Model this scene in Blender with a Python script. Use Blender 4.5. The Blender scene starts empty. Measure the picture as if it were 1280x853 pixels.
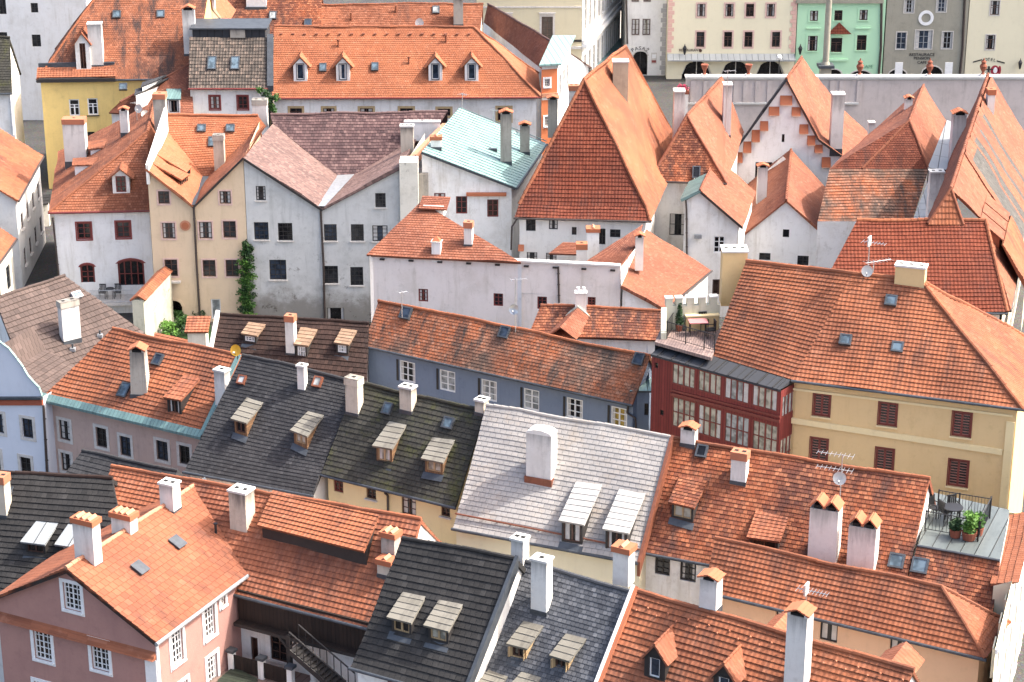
import bpy, math, random
from mathutils import Vector, noise
from mathutils.geometry import tessellate_polygon
random.seed(7)
sc = bpy.context.scene
COL = sc.collection
Z = Vector((0, 0, 1))

# ---------------------------------------------------------------- camera
CAM_H, PITCH, FPX = 50.0, math.radians(20.7), 2645.0
_c, _s = math.cos(PITCH), math.sin(PITCH)
CAM = Vector((0, 0, CAM_H))
def ray(x, y):
    u = (x - 640) / FPX; v = (y - 426.5) / FPX
    return Vector((u, _c - v * _s, -_s - v * _c))
def U(x, y, z):                       # photo point at height z
    r = ray(x, y); return CAM + r * ((z - CAM_H) / r.z)
def AY(x, y, Y):                      # photo point at ground distance Y
    r = ray(x, y); return CAM + r * (Y / r.y)
def hit(x, y, p, n):                  # photo point on the plane through p with normal n
    r = ray(x, y); return CAM + r * ((p - CAM).dot(n) / r.dot(n))
def ppm(p):                           # photo pixels per metre at p
    return FPX / (Vector((0, _c, -_s)).dot(p - CAM))
def flat(v):
    w = Vector((v.x, v.y, 0)); return w.normalized()

# ---------------------------------------------------------------- materials
def new_mat(name):
    m = bpy.data.materials.new(name); m.use_nodes = True
    nt = m.node_tree; nt.nodes.clear()
    return m, nt
def nd(nt, typ, ins=None, **kw):
    n = nt.nodes.new(typ)
    for k, v in kw.items(): setattr(n, k, v)
    for k, v in (ins or {}).items():
        s = n.inputs[k]
        if isinstance(v, bpy.types.NodeSocket): nt.links.new(v, s)
        else: s.default_value = v
    return n
def mth(nt, op, a, b=0.0, c=0.0):
    return nd(nt, 'ShaderNodeMath', {0: a, 1: b, 2: c}, operation=op).outputs[0]
def mixc(nt, f, a, b, mode='MIX'):
    n = nd(nt, 'ShaderNodeMix', None, data_type='RGBA', blend_type=mode)
    for i, v in ((0, f), (6, a), (7, b)):
        s = n.inputs[i]
        if isinstance(v, bpy.types.NodeSocket): nt.links.new(v, s)
        else: s.default_value = v if i == 0 else (tuple(v) + (1,))[:4]
    return n.outputs[2]
def ramp(nt, v, a, b):
    return nd(nt, 'ShaderNodeMapRange', {0: v, 1: a, 2: b, 3: 0.0, 4: 1.0}, interpolation_type='SMOOTHSTEP').outputs[0]
def nz(nt, vec, scale, detail=4.0, rough=.6):
    return nd(nt, 'ShaderNodeTexNoise', {'Vector': vec, 'Scale': scale, 'Detail': detail, 'Roughness': rough}).outputs[0]
def finish(nt, col, rough=.85, bump=None, bstr=.5, bdist=.03, metal=0.0, spec=.3):
    b = nd(nt, 'ShaderNodeBsdfPrincipled')
    for k, v in (('Base Color', col), ('Roughness', rough), ('Metallic', metal), ('Specular IOR Level', spec)):
        if isinstance(v, bpy.types.NodeSocket): nt.links.new(v, b.inputs[k])
        else: b.inputs[k].default_value = v if k != 'Base Color' else tuple(v) + (1,)
    if bump is not None:
        bn = nd(nt, 'ShaderNodeBump', {'Height': bump, 'Strength': bstr, 'Distance': bdist})
        nt.links.new(bn.outputs[0], b.inputs['Normal'])
    o = nd(nt, 'ShaderNodeOutputMaterial'); nt.links.new(b.outputs[0], o.inputs[0])

def tile(name, base, dark, light, w=.2, c=.33, kind='pan', stain=.5, tone=.35, patch=.5, moss=None, mossamt=.0, big=.3, rough=.85, groove=.55, seed=0.0, smask=(.4, .6)):
    """roof covering: tiles w wide and c long; patch = how much single tiles differ; stain = soot and lichen streaks"""
    base, dark, light = [tuple(q * .88 for q in k) for k in (base, dark, light)]
    m, nt = new_mat(name)
    uv = nd(nt, 'ShaderNodeTexCoord').outputs['UV']
    pos = nd(nt, 'ShaderNodeNewGeometry').outputs['Position']
    pos = nd(nt, 'ShaderNodeVectorMath', {0: pos, 1: (seed * 13.7, seed * 7.1, seed)}, operation='ADD').outputs[0]
    sp = nd(nt, 'ShaderNodeSeparateXYZ', {0: uv})
    u, v = sp.outputs[0], sp.outputs[1]
    row = mth(nt, 'FLOOR', v)
    ux = mth(nt, 'DIVIDE', u, w)
    if kind != 'pan':
        ux = mth(nt, 'ADD', ux, mth(nt, 'MULTIPLY', row, .5))
    wob = nd(nt, 'ShaderNodeTexWhiteNoise', {'W': row}, noise_dimensions='1D').outputs[0]
    ux = mth(nt, 'ADD', ux, mth(nt, 'MULTIPLY', wob, .12))
    cell = mth(nt, 'FLOOR', ux); fu = mth(nt, 'FRACT', ux)
    cv = nd(nt, 'ShaderNodeCombineXYZ', {0: cell, 1: row, 2: seed})
    wn = nd(nt, 'ShaderNodeTexWhiteNoise', {'Vector': cv.outputs[0]}, noise_dimensions='3D')
    r1 = wn.outputs[0]
    rc = nd(nt, 'ShaderNodeSeparateColor', {0: wn.outputs[1]})
    # large areas of older and newer tiles
    nb = ramp(nt, nz(nt, pos, big, 3.0, .55), .38, .66)
    nm = nz(nt, pos, big * 4.5, 5.0, .7)
    col = mixc(nt, mth(nt, 'MULTIPLY', nb, tone), base, dark)
    col = mixc(nt, mth(nt, 'MULTIPLY', ramp(nt, nm, .52, .75), tone), col, light)
    t = mth(nt, 'MULTIPLY', mth(nt, 'SUBTRACT', r1, .5), patch)
    col = mixc(nt, mth(nt, 'MAXIMUM', t, 0.0), col, light)
    col = mixc(nt, mth(nt, 'MAXIMUM', mth(nt, 'MULTIPLY', t, -1.0), 0.0), col, dark)
    old = mth(nt, 'LESS_THAN', rc.outputs[2], .05)
    col = mixc(nt, mth(nt, 'MULTIPLY', old, .5 * min(1, patch * 2)), col, dark)
    odd = mth(nt, 'GREATER_THAN', rc.outputs[1], .955)
    col = mixc(nt, mth(nt, 'MULTIPLY', odd, .45 * min(1, patch * 2)), col, light)
    # soot / lichen streaks running down the slope
    sv = nd(nt, 'ShaderNodeCombineXYZ', {0: mth(nt, 'MULTIPLY', u, 1.3), 1: mth(nt, 'MULTIPLY', v, .28 * c), 2: seed + 3.3})
    st = mth(nt, 'MULTIPLY', ramp(nt, nz(nt, sv.outputs[0], 1.0, 5.0, .7), .46, .68), ramp(nt, nz(nt, pos, .22, 2.0), *smask))
    grey = tuple(.45 * x + .02 for x in dark)
    col = mixc(nt, mth(nt, 'MULTIPLY', st, stain), col, grey)
    sm = ramp(nt, nz(nt, pos, 9.0, 6.0, .8), .55, .8)
    col = mixc(nt, mth(nt, 'MULTIPLY', sm, stain * .5), col, grey)
    li = mth(nt, 'MULTIPLY', ramp(nt, nz(nt, pos, 2.6, 7.0, .8), .55, .72), ramp(nt, nz(nt, pos, .35, 2.0), .42, .62))
    col = mixc(nt, mth(nt, 'MULTIPLY', li, .38), col, tuple(.35 * x + .05 for x in base))
    if moss:
        mo = mth(nt, 'MULTIPLY', ramp(nt, nz(nt, pos, .8, 6.0, .75), .48, .7), mossamt)
        col = mixc(nt, mo, col, moss)
    # shape
    if kind == 'pan':
        h = mth(nt, 'MULTIPLY', mth(nt, 'ADD', mth(nt, 'COSINE', mth(nt, 'MULTIPLY', ux, 2 * math.pi)), 1.0), .5)
        edge = ramp(nt, h, .25, .0)
        bd, bs = w * .12, .7
    else:
        e = mth(nt, 'MINIMUM', fu, mth(nt, 'SUBTRACT', 1.0, fu))
        h = ramp(nt, e, 0.0, .12)
        edge = mth(nt, 'SUBTRACT', 1.0, ramp(nt, e, .02, .1))
        bd, bs = .012, .8
    col = mixc(nt, mth(nt, 'MULTIPLY', edge, groove), col, tuple(.35 * x for x in dark))
    hh = mth(nt, 'ADD', h, mth(nt, 'MULTIPLY', r1, .35))
    hh = mth(nt, 'ADD', hh, mth(nt, 'MULTIPLY', nz(nt, pos, 30.0, 2.0), .2))
    finish(nt, col, .92 if kind == 'slate' else rough, hh, bs, bd, 0.0, .18)
    return m

def plaster(name, col, dirt=None, amt=.35, streak=.3, scale=1.0, rough=.9, bump=.25, lowgrime=0.0, spots=0.0, spotcol=(.3, .29, .27), soot=0.0):
    m, nt = new_mat(name)
    pos = nd(nt, 'ShaderNodeNewGeometry').outputs['Position']
    sp = nd(nt, 'ShaderNodeSeparateXYZ', {0: pos})
    dirt = dirt or tuple(.62 * x for x in col)
    a = ramp(nt, nz(nt, pos, .5 * scale, 6.0, .7), .42, .74)
    c = mixc(nt, mth(nt, 'MULTIPLY', a, amt), col, dirt)
    sv = nd(nt, 'ShaderNodeVectorMath', {0: pos, 1: (2.2, 2.2, .25)}, operation='MULTIPLY').outputs[0]
    b = ramp(nt, nz(nt, sv, 1.0, 5.0, .7), .5, .75)
    c = mixc(nt, mth(nt, 'MULTIPLY', b, streak), c, dirt)
    d = nz(nt, pos, 6.0, 5.0, .75)
    c = mixc(nt, mth(nt, 'MULTIPLY', ramp(nt, d, .5, .85), amt * .6), c, tuple(.8 * x for x in dirt))
    c = mixc(nt, mth(nt, 'MULTIPLY', ramp(nt, nz(nt, pos, 1.7, 8.0, .75), .54, .66), amt * .55), c, tuple(.75 * x for x in dirt))
    if soot:
        gz = nd(nt, 'ShaderNodeSeparateXYZ', {0: nd(nt, 'ShaderNodeTexCoord').outputs['Generated']}).outputs[2]
        sf = mth(nt, 'MULTIPLY', ramp(nt, mth(nt, 'ADD', gz, mth(nt, 'MULTIPLY', nz(nt, sv, 2.0, 5.0), .5)), .95, 1.35), soot)
        c = mixc(nt, sf, c, (.09, .085, .08))
    if lowgrime:
        gf = mth(nt, 'MULTIPLY', ramp(nt, mth(nt, 'ADD', sp.outputs[2], mth(nt, 'MULTIPLY', nz(nt, pos, .9, 6.0, .7), 4.0)), 4.9, 3.0), .85)
        c = mixc(nt, gf, c, (.2, .185, .16))
    if spots:
        s1 = ramp(nt, nz(nt, pos, 1.1, 7.0, .8), .58, .66)
        zf = nd(nt, 'ShaderNodeMapRange', {0: sp.outputs[2], 1: lowgrime, 2: 0.0, 3: 0.0, 4: 1.0}).outputs[0] if lowgrime else 1.0
        s1 = mth(nt, 'MULTIPLY', s1, zf)
        c = mixc(nt, mth(nt, 'MULTIPLY', s1, spots), c, spotcol)
    finish(nt, c, rough, nz(nt, pos, 14.0, 4.0, .7), bump, .02)
    return m
def plain(name, col, rough=.6, metal=0.0, var=.15, scale=4.0, spec=.4, bump=0.0):
    m, nt = new_mat(name)
    pos = nd(nt, 'ShaderNodeNewGeometry').outputs['Position']
    n1 = nz(nt, pos, scale, 5.0, .7)
    c = mixc(nt, ramp(nt, n1, .3, .75), col, tuple(x * (1 - var * 1.6) for x in col))
    finish(nt, c, rough, n1 if bump else None, bump, .02, metal, spec)
    return m
def planks(name, col, dark, w=.14, rough=.7, axis='u'):
    m, nt = new_mat(name)
    uv = nd(nt, 'ShaderNodeTexCoord').outputs['UV']
    sp = nd(nt, 'ShaderNodeSeparateXYZ', {0: uv})
    x = mth(nt, 'DIVIDE', sp.outputs[0 if axis == 'u' else 1], w)
    f = mth(nt, 'FRACT', x); cell = mth(nt, 'FLOOR', x)
    r = nd(nt, 'ShaderNodeTexWhiteNoise', {'W': cell}, noise_dimensions='1D').outputs[0]
    c = mixc(nt, mth(nt, 'MULTIPLY', r, .6), col, dark)
    e = mth(nt, 'MINIMUM', f, mth(nt, 'SUBTRACT', 1.0, f))
    ed = mth(nt, 'SUBTRACT', 1.0, ramp(nt, e, .02, .12))
    pos = nd(nt, 'ShaderNodeNewGeometry').outputs['Position']
    c = mixc(nt, mth(nt, 'MULTIPLY', ramp(nt, nz(nt, pos, 2.5, 5.0, .7), .45, .75), .4), c, dark)
    c = mixc(nt, mth(nt, 'MULTIPLY', ed, .7), c, tuple(.3 * q for q in dark))
    finish(nt, c, rough, ramp(nt, e, 0.0, .12), .6, .015)
    return m
def seams(name, col, dark, w=.55, rough=.45, metal=.0, stain=.5):
    m, nt = new_mat(name)
    uv = nd(nt, 'ShaderNodeTexCoord').outputs['UV']
    sp = nd(nt, 'ShaderNodeSeparateXYZ', {0: uv})
    x = mth(nt, 'DIVIDE', sp.outputs[0], w); f = mth(nt, 'FRACT', x)
    e = mth(nt, 'MINIMUM', f, mth(nt, 'SUBTRACT', 1.0, f))
    pos = nd(nt, 'ShaderNodeNewGeometry').outputs['Position']
    r = nd(nt, 'ShaderNodeTexWhiteNoise', {'W': mth(nt, 'FLOOR', x)}, noise_dimensions='1D').outputs[0]
    c = mixc(nt, mth(nt, 'MULTIPLY', r, .35), col, dark)
    sv = nd(nt, 'ShaderNodeVectorMath', {0: uv, 1: (1.5, .3, 1)}, operation='MULTIPLY').outputs[0]
    c = mixc(nt, mth(nt, 'MULTIPLY', ramp(nt, nz(nt, sv, 1.0, 6.0, .7), .42, .75), stain), c, dark)
    c = mixc(nt, mth(nt, 'MULTIPLY', ramp(nt, nz(nt, pos, 5.0, 6.0, .7), .5, .8), stain * .6), c, tuple(.7 * q for q in dark))
    c = mixc(nt, mth(nt, 'SUBTRACT', 1.0, ramp(nt, e, .015, .05)), c, tuple(.35 * q for q in dark))
    h = mth(nt, 'SUBTRACT', 1.0, ramp(nt, e, .01, .05))
    finish(nt, c, rough, h, 1.0, .03, metal, .5)
    return m
def glass(name, col, rough=.08):
    m, nt = new_mat(name)
    pos = nd(nt, 'ShaderNodeNewGeometry').outputs['Position']
    n1 = nz(nt, pos, 2.0, 2.0)
    c = mixc(nt, ramp(nt, n1, .4, .65), col, tuple(.45 * x for x in col))
    finish(nt, c, rough, n1, .06, .02, 0.0, .35)
    return m

# ---------------------------------------------------------------- mesh building
class MB:
    def __init__(s): s.v = []; s.f = []; s.m = []; s.u = []; s.mats = []
    def mi(s, mat):
        if mat not in s.mats: s.mats.append(mat)
        return s.mats.index(mat)
    def poly(s, pts, mat, uv=None):
        i = len(s.v); s.v += [Vector(p) for p in pts]
        s.f.append(tuple(range(i, i + len(pts)))); s.m.append(s.mi(mat))
        s.u.append(uv or [(0, 0)] * len(pts))
    def uvpoly(s, pts, mat):            # uv in metres along the face
        p0 = pts[0]; d = (pts[1] - p0).normalized(); n = (pts[1] - p0).cross(pts[-1] - p0).normalized(); e = n.cross(d)
        s.poly(pts, mat, [((p - p0).dot(d), (p - p0).dot(e)) for p in pts])
    def box(s, o, a, b, c, mat):        # o = corner; a, b, c = edge vectors
        q = [o, o + a, o + a + b, o + b, o + c, o + a + c, o + a + b + c, o + b + c]
        for t in ((0, 3, 2, 1), (4, 5, 6, 7), (0, 1, 5, 4), (1, 2, 6, 5), (2, 3, 7, 6), (3, 0, 4, 7)):
            s.uvpoly([q[k] for k in t], mat)
    def cbox(s, ctr, d, n, w, dep, z0, z1, mat):   # upright box centred on ctr.xy
        o = Vector((ctr.x, ctr.y, z0)) - d * (w / 2) - n * (dep / 2)
        s.box(o, d * w, n * dep, Z * (z1 - z0), mat)
    def tube(s, p, q, r, mat, n=8, r2=None, caps=True):
        r2 = r if r2 is None else r2
        ax = (q - p).normalized(); a = ax.orthogonal().normalized(); b = ax.cross(a)
        A = [p + (a * math.cos(k * 2 * math.pi / n) + b * math.sin(k * 2 * math.pi / n)) * r for k in range(n)]
        B = [q + (a * math.cos(k * 2 * math.pi / n) + b * math.sin(k * 2 * math.pi / n)) * r2 for k in range(n)]
        for k in range(n):
            j = (k + 1) % n; s.poly([A[k], A[j], B[j], B[k]], mat)
        if caps: s.poly(A[::-1], mat); s.poly(B, mat)
    def line(s, pts, r, mat, n=6):
        for a, b in zip(pts, pts[1:]): s.tube(a, b, r, mat, n)
    def lathe(s, ctr, prof, mat, n=14):
        rings = [[ctr + Vector((math.cos(k * 2 * math.pi / n) * r, math.sin(k * 2 * math.pi / n) * r, z)) for k in range(n)] for r, z in prof]
        for A, B in zip(rings, rings[1:]):
            for k in range(n):
                j = (k + 1) % n; s.poly([A[k], A[j], B[j], B[k]], mat)
        s.poly(rings[-1], mat); s.poly(rings[0][::-1], mat)
    def prism(s, pts, off, mat):        # flat polygon swept along off
        q = [p + off for p in pts]
        s.uvpoly(pts[::-1], mat); s.uvpoly(q, mat)
        for k in range(len(pts)):
            j = (k + 1) % len(pts); s.uvpoly([pts[k], pts[j], q[j], q[k]], mat)
    def build(s, name, parent=None, loc=None, smooth=False):
        o0 = ORG[parent] if parent is not None else (loc or Vector((0, 0, 0)))
        me = bpy.data.meshes.new(name)
        me.from_pydata([tuple(p - o0) for p in s.v], [], s.f)
        for m in s.mats: me.materials.append(m)
        me.polygons.foreach_set('material_index', s.m)
        if smooth: me.polygons.foreach_set('use_smooth', [True] * len(s.f))
        uvl = me.uv_layers.new(name='UVMap')
        uvl.data.foreach_set('uv', [c for f in s.u for p in f for c in p])
        me.update()
        o = bpy.data.objects.new(name, me); COL.objects.link(o)
        if parent is not None: o.parent = parent
        else: o.location = o0
        ORG[o] = o0
        return o
ORG = {}
def text(name, txt, p, a, size, mat, parent, bend=0.0):
    """letters standing flat on a wall, centred on p, reading along a"""
    n = a.cross(Z); obs = []
    W_ = size * .68; tot = W_ * len(txt)
    if not bend: groups = [(txt, 0.0, 0.0, 0.0)]
    else: groups = [(c, -tot / 2 + W_ * (i + .5), 0, 0) for i, c in enumerate(txt)]
    cu = None
    o = None
    for c, x, _, _ in groups:
        cu = bpy.data.curves.new(name, 'FONT'); cu.body = c; cu.align_x = 'CENTER'; cu.align_y = 'CENTER'; cu.size = size; cu.extrude = .012
        t = bpy.data.objects.new(name, cu)
        me = bpy.data.meshes.new_from_object(t); bpy.data.objects.remove(t)
        th = -bend * x / max(tot / 2, .1); dz = -(1 - math.cos(bend * x / max(tot / 2, .1))) * tot * .5 / max(bend, .01) if bend else 0
        for v in me.vertices:
            q = Vector((v.co.x * math.cos(th) - v.co.y * math.sin(th), v.co.x * math.sin(th) + v.co.y * math.cos(th)))
            v.co = p + a * (x + q.x) + Z * (dz + q.y) + n * (v.co.z + .02) - ORG[parent]
        obs.append(me)
    out = bpy.data.meshes.new(name); vs, fs = [], []
    for me in obs:
        i = len(vs); vs += [tuple(v.co) for v in me.vertices]; fs += [tuple(k + i for k in f.vertices) for f in me.polygons]
    out.from_pydata(vs, [], fs); out.materials.append(mat)
    o = bpy.data.objects.new(name, out); COL.objects.link(o); o.parent = parent; ORG[o] = ORG[parent]
    return o
def tag(o, label, cat, group=None, kind=None):
    if label: o['label'] = label
    if cat: o['category'] = cat
    if group: o['group'] = group
    if kind: o['kind'] = kind
    return o
def thing(name, label, cat, loc, group=None):
    o = bpy.data.objects.new(name, None); COL.objects.link(o); o.location = loc
    o.empty_display_size = .3; ORG[o] = Vector(loc)
    return tag(o, label, cat, group)

def wav(p, amp=.035):
    return amp * (noise.noise(Vector((p.x * .3, p.y * .3, p.z * .3))) * 2.4 + noise.noise(Vector((p.x * 1.1, p.y * 1.1, p.z * 1.1))) * .8)
def patch(mb, A, B, C, D, mat, course=.33, step=.045, thick=.14, amp=.055, vo=0.0):
    """tiled slope: eave A-B (left, right), top D-C; every course is a real step"""
    d = (B - A); d = d.normalized() if d.length > 1e-4 else (C - D).normalized()
    n = d.cross(((D + C) / 2 - (A + B) / 2)).normalized()
    if n.z < 0: n = -n
    up = n.cross(d)
    L = max(abs((D - A).dot(up)), abs((C - B).dot(up)), .05)
    K = max(1, round(L / course)); M = max(1, int(max((B - A).length, (C - D).length) / .8))
    def pt(s, t, off):
        p = (A.lerp(B, s)).lerp(D.lerp(C, s), t)
        return p + n * (off + wav(p, amp))
    def uv(s, t):
        p = (A.lerp(B, s)).lerp(D.lerp(C, s), t)
        return ((p - A).dot(d), vo + t * K)
    for k in range(K):
        t0, t1 = k / K, (k + 1) / K
        jit = step * random.uniform(.85, 1.15)
        for m in range(M):
            s0, s1 = m / M, (m + 1) / M
            q = [pt(s0, t0, jit), pt(s1, t0, jit), pt(s1, t1, 0), pt(s0, t1, 0)]
            e = 1e-4
            mb.poly(q, mat, [uv(s0, t0 + e), uv(s1, t0 + e), uv(s1, t1 - e), uv(s0, t1 - e)])
            b0 = 0 if k else -thick
            mb.poly([pt(s0, t0, b0), pt(s1, t0, b0), q[1], q[0]], mat, [uv(s0, t0 + e)] * 2 + [uv(s1, t0 + e)] * 2)
    N = n * thick
    mb.poly([A - N, D - N, C - N, B - N] if (C - D).length > 1e-4 else [A - N, D - N, B - N], mat)
    for P, Q, s in ((A, D, 0), (B, C, 1)):
        for k in range(K):
            t0, t1 = k / K, (k + 1) / K
            a = P.lerp(Q, t0) - N; b = P.lerp(Q, t1) - N
            mb.poly([a, pt(s, t0, step), pt(s, t1, 0), b], mat, [uv(s, t0)] * 4)
def ridge(mb, p, q, mat, r=.13, seg=.4):
    r *= .78
    L = (q - p).length; K = max(1, round(L / seg)); d = (q - p) / K
    for k in range(K):
        a = p + d * k; b = a + d * 1.08
        up = Z * (.01 + wav(a, .045))
        mb.tube(a + up, b + up, r * 1.06, mat, 8, r * .9)

class Plane:
    """roof slope through eave line A-B (left to right seen from below the slope)"""
    def __init__(s, A, B, deg):
        s.o = A; s.d = flat(B - A); s.n = Vector((-s.d.y, s.d.x, 0)); s.t = math.tan(math.radians(deg)); s.deg = deg
        s.up = (s.n + Z * s.t).normalized(); s.N = s.d.cross(s.up).normalized()
    def hit(s, x, y): return hit(x, y, s.o, s.N)
    def z(s, p): return s.o.z + (p - s.o).dot(s.n) * s.t
class Wall:
    def __init__(s, top, z0, mat):
        s.top = [Vector(p) for p in top]; s.z0 = z0; s.mat = mat; s.holes = []; s.arch = {}
        a, b = s.top[0], s.top[-1]; s.o = Vector((a.x, a.y, 0)); s.a = flat(b - a); s.n = s.a.cross(Z); s.len = (Vector((b.x, b.y, 0)) - s.o).length
    def uz(s, x, y):
        p = hit(x, y, s.o, s.n); return (p - s.o).dot(s.a), p.z
    def P(s, u, z, out=0.0): return s.o + s.a * u + Z * z + s.n * out
    def emit(s, mb):
        loop = [((p - s.o).dot(s.a), p.z) for p in s.top] + [(s.len, s.z0), (0.0, s.z0)]
        zmax = max(p[1] for p in loop)
        def inside(u, z):
            c = False; j = len(loop) - 1
            for i in range(len(loop)):
                (x1, y1), (x2, y2) = loop[i], loop[j]
                if (y1 > z) != (y2 > z) and u < (x2 - x1) * (z - y1) / (y2 - y1) + x1: c = not c
                j = i
            return c
        rings = [loop]; cut = []
        for (u0, u1, z0, z1, dep) in s.holes:
            if all(inside(u, z) for u in (u0 - .02, u1 + .02) for z in (z0 - .02, z1 + .02)) and not any(u0 < b + .02 and a < u1 + .02 and z0 < dd + .02 and c < z1 + .02 for (a, b, c, dd, _) in cut):
                ring = [(u0, z0)] + arc_top(u0, u1, z1, s.arch.get((u0, u1), 0)) + [(u1, z0)]
                rings.append(ring); cut.append((u0, u1, z0, z1, dep))
        fl = [p for r in rings for p in r]
        tris = tessellate_polygon([[Vector((p[0], p[1], 0)) for p in r] for r in rings])
        for t in tris:
            pts = [s.P(*fl[i]) for i in t]
            mb.poly(pts, s.mat, [(fl[i][0], fl[i][1]) for i in t])
        for (u0, u1, z0, z1, dep) in cut:
            c = [(u1, z0), (u0, z0)] + arc_top(u0, u1, z1, s.arch.get((u0, u1), 0))
            for k in range(len(c)):
                a, b = c[k], c[(k + 1) % len(c)]
                mb.poly([s.P(*a), s.P(*b), s.P(*b, -dep - .06), s.P(*a, -dep - .06)], s.mat, [a, b, b, a])
        return cut

def arc_top(u0, u1, z1, rise, n=8):
    if not rise: return [(u0, z1), (u1, z1)]
    return [(u0 + (u1 - u0) * k / n, z1 - rise + rise * math.sqrt(max(0, 1 - (2 * k / n - 1) ** 2))) for k in range(n + 1)]

class House:
    def __init__(s, name, label, loc, cat='house', group='town houses with tiled roofs'):
        s.e = thing(name, label, cat, loc, group); s.walls = []; s.roof = MB(); s.wmb = MB(); s.wins = []
    def wall(s, top, mat, z0=-.5):
        w = Wall(top, z0, mat); s.walls.append(w); return w
    def win(s, w, x, y, pw, ph, st='brown', dep=.14, name='window', rect=None):
        st = dict(STY[st]); 
        if rect: u0, u1, z0, z1 = rect
        else:
            u0 = w.uz(x - pw / 2, y)[0]; u1 = w.uz(x + pw / 2, y)[0]; z1 = w.uz(x, y - ph / 2)[1]; z0 = w.uz(x, y + ph / 2)[1]
        dep = st.get('dep', dep)
        if st.get('arch'): w.arch[(u0, u1)] = min(st['arch'] * (u1 - u0), (z1 - z0) * .9)
        w.holes.append((u0, u1, z0, z1, dep)); s.wins.append((w, u0, u1, z0, z1, st, dep, name))
    def wins_(s, w, lst, st='brown'):
        for t in lst: s.win(w, t[0], t[1], t[2], t[3], t[4] if len(t) > 4 else st)
    def band(s, w, y0px, x0, x1, th=.18, out=.06, mat=None, name='string_course', y1px=None):
        u0, z = w.uz(x0, y0px); u1, _ = w.uz(x1, y1px or y0px); mb = MB()
        zz = _ if y1px else z
        p = w.P(u0, z - th / 2, .0); q = w.P(u1, zz - th / 2, 0)
        mb.box(p, q - p, w.n * out, Z * th, mat or w.mat); return mb.build(name, s.e)
    def gutter(s, A, B, r=.075, mat=None):
        mb = MB(); d = (B - A).normalized(); o = flat(B - A).cross(Z)
        mb.tube(A + o * .05 - Z * .05 - d * .05, B + o * .05 - Z * .05 + d * .05, r, mat or M['lead'], 8)
        return mb.build('gutter', s.e)
    def pipe(s, w, pts, r=.055, mat=None, out=.09):
        mb = MB(); L = []
        for (x, y) in pts:
            u, z = w.uz(x, y); L.append(w.P(u, z, out))
        mb.line(L, r, mat or M['pipe'], 8)
        for a, b in zip(L, L[1:]):
            if (b - a).length > 2:
                for t in (.2, .5, .8):
                    c = a.lerp(b, t); mb.box(c - w.a * .08 - Z * .02 - w.n * out, w.a * .16, w.n * (out + .02), Z * .04, M['iron'])
        return mb.build('downpipe', s.e)
    def done(s):
        for w in s.walls: w.emit(s.wmb)
        if s.wmb.f: s.wmb.build('wall', s.e)
        if s.roof.f: s.roof.build('roof', s.e)
        for (w, u0, u1, z0, z1, st, dep, name) in s.wins: window(s.e, w, u0, u1, z0, z1, st, dep, name)
        return s.e

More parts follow.
